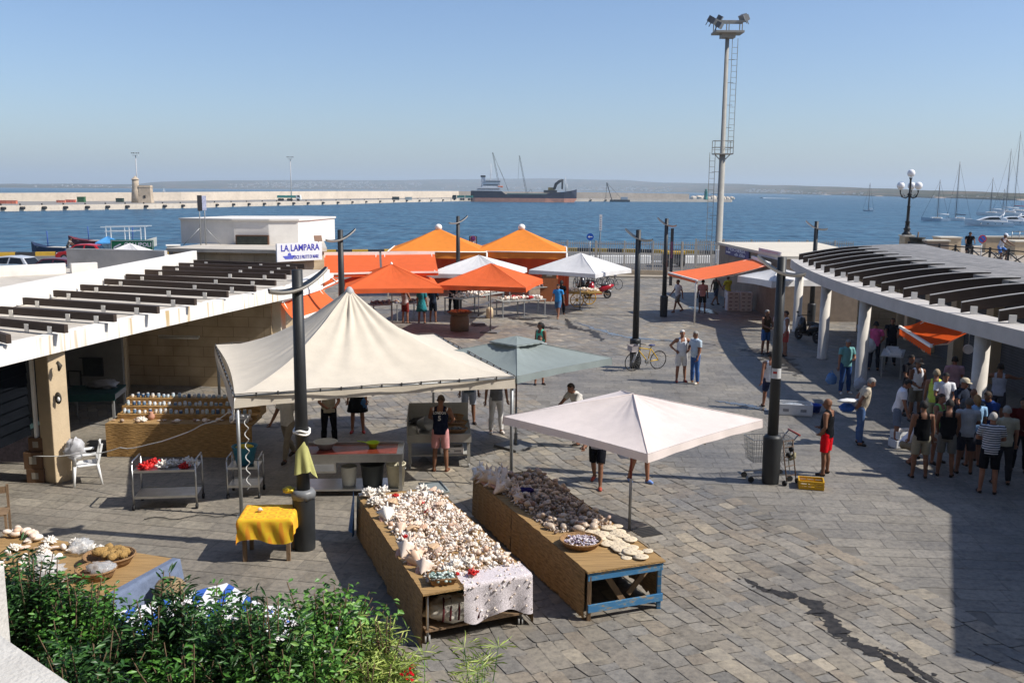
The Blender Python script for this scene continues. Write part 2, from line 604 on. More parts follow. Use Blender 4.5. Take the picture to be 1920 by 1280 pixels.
def stripemat():
    if 'stripes' in _M:
        return _M['stripes']
    m, n, l, b = newmat('striped shirt')
    tc = n.new('ShaderNodeTexCoord')
    wv = n.new('ShaderNodeTexWave')
    wv.bands_direction = 'Z'
    wv.inputs['Scale'].default_value = 6.5
    wv.inputs['Distortion'].default_value = .4
    l.new(tc.outputs['Object'], wv.inputs[0])
    r = ramp(n, [(.45, '#20283c'), (.55, '#c9ccd2')])
    l.new(wv.outputs[0], r.inputs[0])
    l.new(r.outputs[0], b.inputs[0])
    b.inputs['Roughness'].default_value = .9
    _M['stripes'] = m
    return m
def A(px, py, z=0):
    p = G(px, py, z)
    return (p.x, p.y, z)
GREY, WHT, BRN, BLK = '#8d8a86', '#c9c6c0', '#3a2a1e', '#15110f'
# men on the open paving
person('grey haired man in white vest and white shorts standing with hands on hips', A(1276, 716), 8, HIPS, ('tank', '#d7dade'), ('shorts', '#dad6cf'), WHT, 'b', '#a04030', belly=1.12)
person('man in light check shirt and blue jeans turned to the man in white shorts', A(1302, 719), -62, dict(la=((2, 8), (20, 0)), ra=((18, 14), (80, -50))), ('tee', '#b9c8d4'), ('trousers', '#3f5f93'), GREY, 'b', '#c9c2b4', belly=1.2)
person('man in black vest and bright red shorts standing by the yellow crate', A(1546, 890), -128, dict(la=((-8, 14), (40, -26)), ra=((5, 22), (62, -40))), ('tank', '#17181b'), ('shorts', '#d0131e'), None, 'c', '#2c211c', belly=1.15, turn=20)
person('man in beige shirt and jeans leaning forward with hands behind his back', A(1610, 833), 78, dict(la=((-38, 14), (-10, -42)), ra=((-38, 14), (-10, -42)), lean=14), ('tee', '#b9ad9a'), ('trousers', '#50688f'), GREY, 'b', '#2c2620', belly=1.15, nod=25)
person('man in teal polo shirt and jeans looking at his hand beside a column', A(1583, 738), 12, dict(la=((15, 12), (85, -40)), ra=((4, 12), (6, 6))), ('tee', '#6fa3a3'), ('trousers', '#2c4878'), GREY, 'b', '#d6d0c6', nod=26)
person('man in white vest and navy shorts walking away behind the lamp post', A(1441, 767), 172, WALK, ('tank', '#dcdde0'), ('shorts', '#2a3350'), BLK, 'b', '#2c211c')
person('man in brown vest and blue shorts talking beyond the lamp post', A(1434, 664), 25, FRONT, ('tank', '#4a3a2a'), ('shorts', '#355a8c'), GREY, 'c', '#2c211c', belly=1.15)
person('man in pale pink shirt and black shorts half hidden by the lamp post', A(1456, 664), -70, dict(la=((8, 10), (60, -30)), ra=((8, 10), (60, -30))), ('tee', '#d3b6b6'), ('shorts', '#18181c'), GREY, 'b', '#2c211c')
person('man in white vest and salmon shorts on the far side of the lamp post', A(1471, 667), -95, STAND, ('tank', '#d9d9d9'), ('shorts', '#b0504a'), BRN, 'b', '#2c211c')
person('man in white tee and grey shorts walking past the far awning', A(1270, 585), -70, WALK, ('tee', '#d2d4d6'), ('shorts', '#7a7870'), BLK, 'b', '#8a5a40')
person('man in pink tee and dark shorts seen from behind under the far awning', A(1316, 587), 165, STAND, ('tee', '#c79a9c'), ('shorts', '#20222b'), BLK, 'c')
person('man in dark vest walking in the shade of the far awning', A(1341, 572), 120, WALK, ('tank', '#3b3a30'), ('shorts', '#33384a'), BLK, 'c')
person('man in yellow tee and white shorts by the foam boxes', A(1363, 577), -150, FRONT, ('tee', '#c7b72c'), ('shorts', '#c9c6bd'), BRN, 'b')
person('man in navy basketball jersey lettered LONDON 5 working at the fish table', A(826, 884), 176, dict(la=((35, 16), (70, -20)), ra=((25, 18), (60, -20))), ('tank', '#131a30'), ('shorts', '#c08a8a'), '#4a3a2a', 'c', '#7a4a35', nod=30, lean=6, back_text=('LONDON', '5'))
person('person in grey shorts standing at the far end of the fish table', A(879, 795), 10, STAND, ('tee', '#55606a'), ('shorts', '#9a9ea6'), BLK, 'c')
person('person in grey top and long white trousers holding a black pan', A(930, 812), 15, dict(la=((2, 14), (6, 6)), ra=((8, 16), (14, 8))), ('tee', '#77777a'), ('trousers', '#d8d5d2'), BRN, 'b', '#d0c8c0')
person('person in black skirt carrying a blue bag behind the big cream tent', A(671, 811), 5, STAND, ('tee', '#33333a'), ('skirt', '#17171b'), BRN, 'b', '#a03028', fem=True)
person('man in beige shirt and black trousers under the big cream tent', A(618, 838), 20, FRONT, ('tee', '#b9b09c'), ('trousers', '#15151a'), BLK, 'b')
person('man in white tee and tan trousers in the shade behind the near lamp post', A(541, 862), -25, WALK, ('tee', '#c9c5bd'), ('trousers', '#8a8070'), BLK, 'c')
person('man in white shirt bending forward behind the pale pink umbrella', A(1090, 838), -55, dict(la=((40, 14), (60, -10)), ra=((40, 14), (60, -10)), lean=32), ('tee', '#cfcac4'), ('shorts', '#555a60'), BRN, 'b')
person('person in black shorts and red sandals walking under the pale pink umbrella', A(1119, 910), -15, WALK, ('tee', '#a8a8b0'), ('shorts', '#15161c'), BLK, 'c', '#a0402c')
person('person in dark shorts and blue slippers under the pale pink umbrella', A(1199, 905), 25, dict(ll=((12, 5), (0, 3)), rl=((-6, 5), (-20, 3))), ('tee', '#c4c8d0'), ('shorts', '#6a7080'), BRN, 'b', '#6f8fd0')
person('woman in turquoise top looking over the slate grey umbrella', A(1013, 697), -40, STAND, ('tank', '#52b79c'), ('shorts', '#444a58'), BLK, 'c', fem=True, turn=-30)
person('person with bare legs hidden down to the knees by the slate grey umbrella', A(1011, 721), 15, STAND, ('tee', '#9aa0a0'), ('shorts', '#5a5a60'), BRN, 'b', h=1.6)
person('man in blue tee and blue shorts walking past the shell stall', A(1046, 597), -25, WALK, ('tee', '#3f8fcf'), ('shorts', '#4a6a8f'), BLK, 'b', '#8a6a50')
person('dark haired woman in black close behind the man in blue', A(1052, 590), 165, STAND, ('tee', '#151518'), ('trousers', '#1a1a1e'), BLK, 'c', fem=True)
person('woman in long teal dress under the left orange umbrella', A(791, 606), 170, STAND, ('tee', '#2f7f88'), ('skirt', '#2f7f88'), BRN, 'b', fem=True)
person('man in dark clothes next to the woman in teal', A(812, 604), 160, FRONT, ('tee', '#2a3444'), ('shorts', '#1c2430'), BLK, 'c')
person('woman in white top and red shorts browsing under the left orange umbrella', A(760, 606), 150, FRONT, ('tank', '#b8b0b0'), ('shorts', '#7c2f2a'), BRN, 'b', fem=True)
person('stall keeper in black with a yellow bag beside the far lamp post', A(848, 588), 20, FRONT, ('tee', '#16181c'), ('trousers', '#1a1c22'), BRN, 'b')
# the crowd round the fish auction in the shade on the right
person('man in bright pink polo shirt under the right hall seen from behind', A(1637, 694), 160, dict(la=((10, 20), (50, -20)), ra=((10, 20), (50, -20))), ('tee', '#cf5f8f'), ('trousers', '#2a2c38'), BLK, 'b', belly=1.1)
person('man in white vest with folded hands at the left of the crowd', A(1713, 789), 10, dict(la=((8, 10), (50, -40)), ra=((8, 10), (50, -40))), ('tank', '#e0e2e8'), ('shorts', '#6a6458'), BRN, 'c', hat='#77736c')
person('person in lemon yellow sleeveless top inside the crowd', A(1747, 815), 150, STAND, ('tank', '#cfe060'), ('shorts', '#b7b28f'), '#9a8a70', 'b')
person('dark haired man in white tee facing out of the crowd', A(1763, 822), -8, FRONT, ('tee', '#dfe1e8'), ('shorts', '#4a4a55'), BLK, 'b', nod=22)
person('man in white tee with a navy collar bending his head over the crates', A(1678, 836), 70, dict(la=((10, 8), (18, 0)), ra=((10, 8), (18, 0)), lean=12), ('tee', '#dcdde6'), ('shorts', '#707c90'), BLK, 'b', nod=30)
person('man in black vest and khaki shorts at the front of the crowd seen from behind', A(1722, 896), 172, STAND, ('tank', '#0f1013'), ('shorts', '#8a8574'), BLK, 'c', belly=1.15)
person('man in black sleeveless top with white trim leaning to the crates', A(1770, 893), 155, dict(la=((20, 8), (30, -8)), ra=((20, 8), (30, -8)), lean=10), ('tank', '#121317'), ('shorts', '#6b6a66'), BLK, 'c')
person('woman in light green top between the black vests', A(1754, 868), 30, FRONT, ('tank', '#86c06a'), ('shorts', '#c9c6b6'), BRN, 'b', fem=True, h=1.64)
person('man in grey polo shirt with folded arms seen from behind', A(1806, 888), 165, FOLD, ('tee', '#9fa5ad'), ('shorts', '#2b2d38'), '#55504a', 'c', belly=1.15)
person('grey haired man in navy and white striped shirt near the front', A(1850, 925), 160, FOLD, ('tee', '#888888'), ('shorts', '#15161c'), '#a7a39d', 'b', stripes=True, belly=1.15)
person('man in beige shirt beside the man in stripes', A(1876, 908), 170, STAND, ('tee', '#a39f8c'), ('trousers', '#2a2a2e'), GREY, 'b')
person('man in dark red shirt at the right edge of the crowd', A(1908, 886), -30, FRONT, ('tee', '#4a0f12'), ('trousers', '#15141a'), BLK, 'c')
person('man in cream flat cap deep in the crowd', A(1797, 838), 20, FRONT, ('tee', '#2d3444'), ('trousers', '#26262c'), GREY, 'b', hat='#b7ad98')
person('man in dark blue shirt bending over the fish table', A(1855, 862), -60, dict(la=((40, 10), (70, -10)), ra=((40, 10), (70, -10)), lean=24), ('tee', '#27407a'), ('trousers', '#20222a'), BRN, 'c')
person('man in pale vest stretching one arm out under the right hall', A(1866, 800), 150, dict(la=((60, 30), (80, 10)), ra=((70, 40), (80, 20))), ('tank', '#9aa4b8'), ('shorts', '#3a3c48'), BLK, 'c')
person('man in washed pink shirt behind the white vest', A(1782, 782), 170, STAND, ('tee', '#a98f9c'), ('trousers', '#2b2c34'), BLK, 'b')
person('bald man in grey tee in the middle of the crowd', A(1815, 862), 150, FOLD, ('tee', '#565a62'), ('shorts', '#2b2d33'), None, 'c', h=1.7)
person('fair haired woman in light blue and white top behind the grey polo', A(1822, 874), 175, STAND, ('tee', '#8fb4d8'), ('shorts', '#44444c'), '#9a7444', 'b', fem=True, h=1.66)
person('person in white tee crouching and reaching into a crate', A(1694, 868), 60, CROUCH, ('tee', '#d4d6df'), ('shorts', '#8b7f68'), BLK, 'b')
person('man in dark shirt under the small orange awning', A(1700, 778), 20, FRONT, ('tee', '#1c1c22'), ('trousers', '#1a1a20'), BLK, 'c')
person('fishmonger in dark apron behind the counter under the right hall', A(1668, 684), -20, REACH, ('tee', '#23252e'), ('trousers', '#1c1c22'), BLK, 'b')
person('person in grey tee behind the third column', A(1612, 682), 30, FRONT, ('tee', '#8d96a4'), ('trousers', '#20222a'), GREY, 'b', hat='#9fb0c0')
# ------------------------------------------------------------------ ground, sea, hills, pier
WATER = -1.6
def st(mb, name, mat, **k):
    return mb.build(name, mat, kind='structure', **k)
# plaza bed (mortar) with the quay edge; paving stones above it
ql, qr = G(-500, 478, 0), G(2500, 478, 0)
quay = [(-90, -6), (60, -6), (60, 52), (46, 76), (30, 88), (G(1500, 470).x, 92), (G(1000, 467).x, 98), (G(700, 470).x, 92), (G(300, 474).x, 88), (G(10, 478).x, 84), (-90, 80)]
MORT = M('mortar bed', (.165, .153, .135), .95, .25, 5, bump=.4, dirt=.3)
st(MB().prism(quay, -3.0, 0), 'ground', MORT)
def stonemat():
    m, n, l, b = newmat('paving stone')
    at = n.new('ShaderNodeAttribute')
    at.attribute_name = 'tint'
    tc = n.new('ShaderNodeTexCoord')
    nz = n.new('ShaderNodeTexNoise')
    nz.inputs['Scale'].default_value = 9
    nz.inputs['Detail'].default_value = 9
    nz.inputs['Roughness'].default_value = .75
    l.new(tc.outputs['Object'], nz.inputs[0])
    n2 = n.new('ShaderNodeTexNoise')
    n2.inputs['Scale'].default_value = .35
    n2.inputs['Detail'].default_value = 5
    l.new(tc.outputs['Object'], n2.inputs[0])
    n3 = n.new('ShaderNodeTexNoise')
    n3.inputs['Scale'].default_value = 2.2
    n3.inputs['Detail'].default_value = 8
    n3.inputs['Roughness'].default_value = .7
    l.new(tc.outputs['Object'], n3.inputs[0])
    r1 = ramp(n, [(.28, (.55, .55, .56)), (.5, (1, 1, 1)), (.72, (1.35, 1.32, 1.25))])
    r2 = ramp(n, [(.36, (.80, .79, .78)), (.62, (1.10, 1.07, 1.02))])
    r3 = ramp(n, [(.30, (.62, .61, .6)), (.45, (1, 1, 1))])
    for a, r in ((nz, r1), (n2, r2), (n3, r3)):
        l.new(a.outputs[0], r.inputs[0])
    cur = at.outputs[0]
    for r in (r1, r2, r3):
        mx = n.new('ShaderNodeVectorMath')
        mx.operation = 'MULTIPLY'
        l.new(cur, mx.inputs[0])
        l.new(r.outputs[0], mx.inputs[1])
        cur = mx.outputs[0]
    l.new(cur, b.inputs[0])
    rr = ramp(n, [(.3, (.45, .45, .45)), (.7, (.85, .85, .85))])
    l.new(n2.outputs[0], rr.inputs[0])
    l.new(rr.outputs[0], b.inputs['Roughness'])
    b.inputs['Specular IOR Level'].default_value = .3
    bp = n.new('ShaderNodeBump')
    bp.inputs['Strength'].default_value = .5
    bp.inputs['Distance'].default_value = .012
    l.new(nz.outputs[0], bp.inputs['Height'])
    l.new(bp.outputs[0], b.inputs['Normal'])
    return m
rng = random.Random(3)
La, Lb = G(1235, 862), G(1760, 1118)         # the line between old stones and smooth slabs
Ld = (Lb-La).normalized()
def side(x, y):
    return (y-La.y)*Ld.x-(x-La.x)*Ld.y      # >0: right of the line
def region(x, y):
    lx = -1.9-max(0, (y-20))*.05
    if y < 62 and side(x, y) > .0 and y < La.y+14 and x > La.x-3:
        return 1
    if x < lx and y < 24:
        return 2
    return 0
PAL = {0: [(.24, .225, .20), (.27, .235, .19), (.21, .205, .195), (.30, .245, .18), (.25, .245, .235), (.235, .21, .175), (.34, .30, .235), (.285, .265, .235)],
       1: [(.225, .22, .21), (.245, .235, .22), (.21, .205, .2), (.26, .245, .22)],
       2: [(.265, .235, .19), (.285, .25, .20), (.25, .225, .185), (.30, .27, .215)]}
def stones():
    V, Fc, T = [], [], []
    for reg, ang, rowh, lo, hi, jt, rnd in ((0, math.atan2(Ld.y, Ld.x), .285, .24, .50, .004, .055), (1, math.atan2(Ld.y, Ld.x)+R(62), .42, .5, .95, .005, .008), (2, R(-12), .42, .40, .8, .006, .008)):
        ca, sa = math.cos(ang), math.sin(ang)
        v = -75
        while v < 75:
            hgt = rowh*rng.uniform(.66, 1.15) if reg == 0 else rowh*rng.uniform(.92, 1.1)
            u = -75+rng.random()
            while u < 75:
                wd = rng.uniform(lo, hi)*(rng.choice((1, 1, 1, 1.5, .7)) if reg == 0 else 1)
                cu, cv = u+wd/2, v+hgt/2
                x, y = cu*ca-cv*sa+2, cu*sa+cv*ca+38
                if 8.5 < y < 69 and -17-(y*.12) < x < 17+y*.15 and abs(x) < y*.62+3 and region(x, y) == reg:
                    near = y < 27
                    a, b_ = wd/2-jt, hgt/2-jt
                    pts = []
                    if near:
                        k = min(rnd*1.6, a*.4, b_*.4)
                        for (i, j) in ((-1, -1), (1, -1), (1, 1), (-1, 1)):
                            c1, c2 = (i*(a-k*rng.uniform(.3, 1)), j*b_), (i*a, j*(b_-k*rng.uniform(.3, 1)))
                            if i*j > 0:
                                c1, c2 = c2, c1
                            jn = rnd*.5
                            pts += [(p[0]+rng.uniform(-jn, jn*.2), p[1]+rng.uniform(-jn, jn*.2)) for p in (c1, c2)]
                    else:
                        pts = [(-a, -b_), (a, -b_), (a, b_), (-a, b_)]
                    o = len(V)
                    zz = .006+(rng.uniform(0, .007) if reg == 0 else 0)
                    tx, ty = (rng.uniform(-.008, .008), rng.uniform(-.008, .008)) if reg == 0 else (0, 0)
                    for p, q in pts:
                        X, Y = (cu+p)*ca-(cv+q)*sa+2, (cu+p)*sa+(cv+q)*ca+38
                        if reg == 0:
                            X += .16*noise.noise((X*.45, Y*.45, 1))+.05*noise.noise((X*1.6, Y*1.6, 5))
                            Y += .16*noise.noise((X*.45, Y*.45, 9))+.05*noise.noise((X*1.6, Y*1.6, 7))
                        V.append((X, Y, zz+abs(p*tx+q*ty)))
                    Fc.append(tuple(range(o, o+len(pts))))
                    c = rng.choice(PAL[reg])
                    mu_ = (.228, .214, .192)
                    c = tuple((x*.45+y*.55)*.9 for x, y in zip(c, mu_))
                    if reg == 0 and rng.random() < .05:
                        c = (.32, .285, .23)
                    f = rng.uniform(.88, 1.1)
                    T.append((c[0]*f, c[1]*f, c[2]*f))
                u += wd
            v += hgt
    me = bpy.data.meshes.new('paving')
    me.from_pydata(V, [], Fc)
    a = me.color_attributes.new('tint', 'FLOAT_COLOR', 'CORNER')
    buf = []
    for f, t in zip(Fc, T):
        buf += [t[0], t[1], t[2], 1]*len(f)
    a.data.foreach_set('color', buf)
    me.materials.append(stonemat())
    o = bpy.data.objects.new('paving', me)
    C.objects.link(o)
    o['kind'] = 'structure'
stones()
# spilled water and dark wet stains lying on the stones
WET = M('wet stone', (.034, .030, .026), .5, .6, 9, spec=.2)
PUD = M('shallow puddle', (.09, .085, .08), .16, .3, 3, spec=.6)
def blob(name, line, wid, mat, seed, amp=.5, z=.018):
    r = random.Random(seed)
    pts = [G(*p) for p in line]
    mbp = MB()
    n = 240
    tot = len(pts)-1
    L, Rr = [], []
    for i in range(n+1):
        t = i/n*tot
        k = min(int(t), tot-1)
        p = pts[k].lerp(pts[k+1], t-k)
        d = (pts[k+1]-pts[k]).normalized()
        nn = Vector((-d.y, d.x, 0))
        ww = wid*math.sin(PI*min(1, max(0, i/n)))**.5
        a = ww*(1+amp*3.2*(noise.noise((i*.065, seed, 0)))+amp*1.1*noise.noise((i*.23, seed, 3))+amp*.7*noise.noise((i*.8, seed, 5)))
        c = ww*(1+amp*3.2*(noise.noise((i*.065, seed, 9)))+amp*1.1*noise.noise((i*.23, seed, 13))+amp*.7*noise.noise((i*.8, seed, 15)))
        L.append(p+nn*max(a, .006)+Vector((0, 0, z)))
        Rr.append(p-nn*max(c, .006)+Vector((0, 0, z)))
    for i in range(n):
        mbp.quad(L[i], Rr[i], Rr[i+1], L[i+1])
    for k in range(14):
        t = r.random()*tot
        i = min(int(t), tot-1)
        p = pts[i].lerp(pts[i+1], t-i)+Vector((r.uniform(-3, 3)*wid, r.uniform(-3, 3)*wid, z))
        q = wid*r.uniform(.1, .35)
        mbp.add([p+Vector((math.cos(a)*q*r.uniform(.5, 1.3), math.sin(a)*q*r.uniform(.5, 1.3), 0)) for a in [2*PI*j/9 for j in range(9)]], [tuple(range(9))])
    st(mbp, name, mat)
blob('wet_stain', [(1395, 1085), (1440, 1110), (1500, 1120), (1545, 1150), (1575, 1190), (1620, 1215), (1680, 1250), (1760, 1300)], .12, WET, 4, .6)
blob('wet_stain', [(1640, 1215), (1690, 1235), (1740, 1272), (1800, 1310)], .05, WET, 6, .4)
blob('puddle', [(1075, 603), (1120, 618), (1170, 632), (1260, 640), (1330, 645)], .16, PUD, 8)
blob('puddle', [(1340, 752), (1400, 760), (1450, 772)], .13, PUD, 15)
blob('puddle', [(1290, 575), (1320, 580), (1345, 590)], .3, PUD, 18)
blob('wet_stain', [(1060, 598), (1075, 615), (1110, 622), (1130, 640)], .2, WET, 21, .8)
blob('wet_stain', [(985, 605), (1010, 612), (1050, 618)], .22, WET, 23, .8)
blob('wet_stain', [(1390, 655), (1440, 662), (1500, 700)], .4, WET, 25, .8)
blob('wet_stain', [(930, 590), (980, 600), (1020, 596)], .3, WET, 27, .8)
# sea
def seamat():
    m, n, l, b = newmat('sea water')
    tc = n.new('ShaderNodeTexCoord')
    mp = n.new('ShaderNodeMapping')
    mp.inputs['Scale'].default_value = (.55, 1, 1)
    l.new(tc.outputs['Object'], mp.inputs[0])
    hs = None
    for s_, wgt in ((.55, 1.0), (.12, 2.2), (.03, 2.5)):
        nz = n.new('ShaderNodeTexNoise')
        nz.inputs['Scale'].default_value = s_
        nz.inputs['Detail'].default_value = 5
        l.new(mp.outputs[0], nz.inputs[0])
        mm = n.new('ShaderNodeMath')
        mm.operation = 'MULTIPLY'
        mm.inputs[1].default_value = wgt
        l.new(nz.outputs[0], mm.inputs[0])
        if hs is None:
            hs = mm.outputs[0]
        else:
            ad = n.new('ShaderNodeMath')
            l.new(hs, ad.inputs[0])
            l.new(mm.outputs[0], ad.inputs[1])
            hs = ad.outputs[0]
    bp = n.new('ShaderNodeBump')
    bp.inputs['Strength'].default_value = 1
    bp.inputs['Distance'].default_value = 1.1
    l.new(hs, bp.inputs['Height'])
    l.new(bp.outputs[0], b.inputs['Normal'])
    n2 = n.new('ShaderNodeTexNoise')
    n2.inputs['Scale'].default_value = .8
    n2.inputs['Detail'].default_value = 4
    m2 = n.new('ShaderNodeMapping')
    m2.inputs['Scale'].default_value = (.8, .22, 1)
    l.new(tc.outputs['Object'], m2.inputs[0])
    l.new(m2.outputs[0], n2.inputs[0])
    r = ramp(n, [(.36, (.014, .055, .103)), (.64, (.048, .132, .205))])  # light and dark of the ripple facets put into the water colour
    l.new(n2.outputs[0], r.inputs[0])
    l.new(r.outputs[0], b.inputs[0])
    b.inputs['Roughness'].default_value = .3
    b.inputs['IOR'].default_value = 1.33
    b.inputs['Specular IOR Level'].default_value = .13
    return m
sea = MB().quad((-9000, 40, WATER), (9000, 40, WATER), (14000, 16000, WATER), (-14000, 16000, WATER))
st(sea, 'sea', seamat())
# far coast: a strip of low hills coming nearer on the right
HX = [(-700, 3600, 346), (-100, 3600, 345), (120, 3700, 344.5), (225, 3900, 345.5), (262, 4200, 345), (300, 4300, 340.5), (420, 4600, 338), (560, 5000, 337.5), (700, 5400, 338), (860, 6000, 336), (1000, 6000, 334.5), (1150, 5200, 337), (1250, 4600, 342.5), (1350, 3900, 344), (1450, 3200, 347), (1550, 2500, 349.5), (1650, 1900, 353), (1760, 1400, 357), (1920, 1050, 361.5), (2120, 900, 364), (2500, 800, 366)]
def hx(px):
    for a, b in zip(HX, HX[1:]):
        if a[0] <= px <= b[0]:
            t = (px-a[0])/(b[0]-a[0])
            t2 = t*t*(3-2*t)
            return a[1]+(b[1]-a[1])*t2, a[2]+(b[2]-a[2])*t2
    return HX[-1][1:]
def hillpt(u, v):
    px = -700+u*3200
    d, sy = hx(px)
    dd = d*(1+.35*v)
    x = ray(px, 355)
    top = D(px, sy, d*1.35).z+noise.noise((px*.02, 1, 0))*d*.0007+noise.noise((px*.08, 4, 0))*d*.0005
    prof = .04+.96*v**.8 if v > 0 else 0
    z = WATER-.5+(top-WATER)*prof
    if 0 < v < 1:
        z += noise.noise((px*.05, v*6, 7))*d*.0007
    return (x.x/x.y*dd, dd, z)
def hillmat():
    m, n, l, b = newmat('scrubby hillside')
    tc = n.new('ShaderNodeTexCoord')
    mp = n.new('ShaderNodeMapping')
    mp.inputs['Scale'].default_value = (1, .35, 8)
    l.new(tc.outputs['Object'], mp.inputs[0])
    nz = n.new('ShaderNodeTexNoise')
    nz.inputs['Scale'].default_value = .012
    nz.inputs['Detail'].default_value = 9
    nz.inputs['Roughness'].default_value = .7
    l.new(mp.outputs[0], nz.inputs[0])
    r = ramp(n, [(.36, (.035, .045, .028)), (.5, (.075, .07, .045)), (.62, (.16, .11, .075))])
    l.new(nz.outputs[0], r.inputs[0])
    l.new(r.outputs[0], b.inputs[0])
    b.inputs['Roughness'].default_value = 1
    b.inputs['Specular IOR Level'].default_value = 0
    return m
hm = MB()
hm.grid(hillpt, 220, 8)
hm.grid(lambda u, v: (lambda p, q: (p[0]*(1+v*.5), p[1]*(1+v*.5), p[2]*(1-v)-v*3))(hillpt(u, 1), 0), 110, 2)
st(hm, 'hills', hillmat())
tw = MB()
r = random.Random(5)
for px0, px1, v0, v1, cnt in ((430, 790, .05, .55, 230), (500, 700, .2, .7, 60), (1080, 1260, .0, .25, 90), (800, 1080, .0, .2, 40), (1400, 1500, .05, .3, 60), (60, 250, .1, .5, 25), (1500, 1640, .0, .3, 25), (1740, 1900, .0, .25, 16)):
    for k in range(cnt):
        px = r.uniform(px0, px1)
        v = v0+(v1-v0)*r.random()**1.6
        p = hillpt((px+700)/3200, max(v, .02))
        s_ = r.uniform(.0006, .0016)*p[1]
        tw.box((p[0], p[1], p[2]+s_*.32), (s_*r.uniform(1, 2), s_, s_*r.uniform(.7, 1.1)))
tag(tw.build('distant_town', M('distant house walls', (.5, .48, .44), .9, .1, 1)), 'scatter of small pale houses along the far hazy shore', 'houses', kind='stuff')
shore = MB()
for i in range(160):
    u0, u1 = .68+i*.002, .68+(i+1)*.002
    a, b_ = hillpt(u0, 0), hillpt(u1, 0)
    shore.quad((a[0], a[1]-4, WATER+.1), (b_[0], b_[1]-4, WATER+.1), (b_[0], b_[1]+8, WATER+1.6), (a[0], a[1]+8, WATER+1.6))
st(shore, 'shore', M('pale rocky shore', (.33, .25, .19), .95, .25, .1))
# far pier: quay apron, high harbour wall
PIER = M('pale harbour stone', (.56, .48, .385), .95, .12, .12, bump=.3, bs=2, dirt=.25)
APR = M('quay apron', (.25, .23, .205), .95, .2, .1, dirt=.3)
def onY(px, Y):
    d = ray(px, 380)
    return Vector((d.x/d.y*Y, Y, 0))
FP = [onY(-560, 190)]+[onY(a_, b_) for a_, b_ in ((0, 290), (340, 352), (480, 404), (640, 465), (749, 545), (860, 618), (1150, 668), (1372, 690))]
WP = [onY(-560, 250)]+[onY(a_, b_) for a_, b_ in ((0, 366), (340, 420), (640, 560), (860, 690), (1150, 697), (1292, 702))]
WT = [3.4]+[D(a_, b_, c_.y).z for a_, b_, c_ in zip((0, 340, 640, 860, 1150, 1292), (362, 360.3, 358.3, 358.3, 361, 363.5), WP[1:])]
pm = MB()
pm.prism([(p.x, p.y) for p in FP]+[(FP[-1].x+6, FP[-1].y+25)]+[(p.x, p.y+12) for p in WP[::-1]], -4, .2, 0, 1)
pob = thing('pier', 'long pale stone pier with a high wall across the harbour', 'pier', (0, 0, 0), kind='structure')
pm.build('quay', [PIER, APR], pob)
wm = MB()
for a0, a1, z0, z1 in zip(WP, WP[1:], WT, WT[1:]):
    wn = Vector((-(a1-a0).y, (a1-a0).x, 0)).normalized()*5
    b0, b1 = a0+wn, a1+wn
    vs = [(p.x, p.y, .2) for p in (a0, a1, b1, b0)]+[(p.x, p.y, z) for p, z in zip((a0, a1, b1, b0), (z0, z1, z1, z0))]
    wm.add(vs, [(0, 1, 5, 4), (1, 2, 6, 5), (2, 3, 7, 6), (3, 0, 4, 7), (4, 5, 6, 7)])
wm.build('harbour_wall', PIER, pob)
# tyre fenders on the quay face: a repeat
fe = MB()
fe.cyl((-.7, -.35, -.85), (.7, -.35, -.85), .45, n=8)
f0 = fe.build('quay_fender', M('tarry fender', (.02, .018, .017), .9, .2, 2))
fe = MB()
fe.lathe([(.28, 0), (.2, .35), (.3, .5), (0, .55)], (0, .8, .0), 8)
fe.build('bollard', M('tarry fender', None), f0)
tag(f0, 'black rubber fender with bollard on the far pier edge', 'fender', 'fenders along the pier edge')
for k, px in enumerate((5, 41, 82, 122, 163, 201, 238, 273, 308, 342, 375, 406, 437, 466, 495, 522, 550, 577, 605, 633, 660, 686, 712, 738, 762, 786, 808, 830, 1107, 1135)):
    d = ray(px, 390)
    for fa, fb in zip(FP, FP[1:]):
        fd = fb-fa
        s_ = (fa.x*fd.y-fa.y*fd.x)/(d.x*fd.y-d.y*fd.x)
        if fa.x <= d.x*s_ <= fb.x:
            break
    fang = math.atan2(fd.y, fd.x)
    o = f0 if k == 0 else dup(f0)
    o.location = (d.x*s_, d.y*s_, .2)
    o.rotation_euler = (0, 0, fang)
    o.scale = (1, 1, 1)
# rocks at the pier head
rk = random.Random(9)
for k in range(9):
    p = G(1300+k*9, 376+rk.uniform(-.5, .8), WATER)
    m_ = MB()
    q = rk.uniform(1.5, 2.8)
    m_.ell((0, 0, 0), (q*1.5, q*1.4, q), 7, 5)
    m_.v = [tuple(Vector(x)*(1+.3*noise.noise(Vector(x)*.6+Vector((k*9, 0, 0))))) for x in m_.v]
    m_.s = [False]*len(m_.s)
    single(m_, 'boulder', PIER, 'pale boulder heaped at the seaward end of the pier', 'boulder', (p.x, p.y, .3), group='boulders at the pier head')
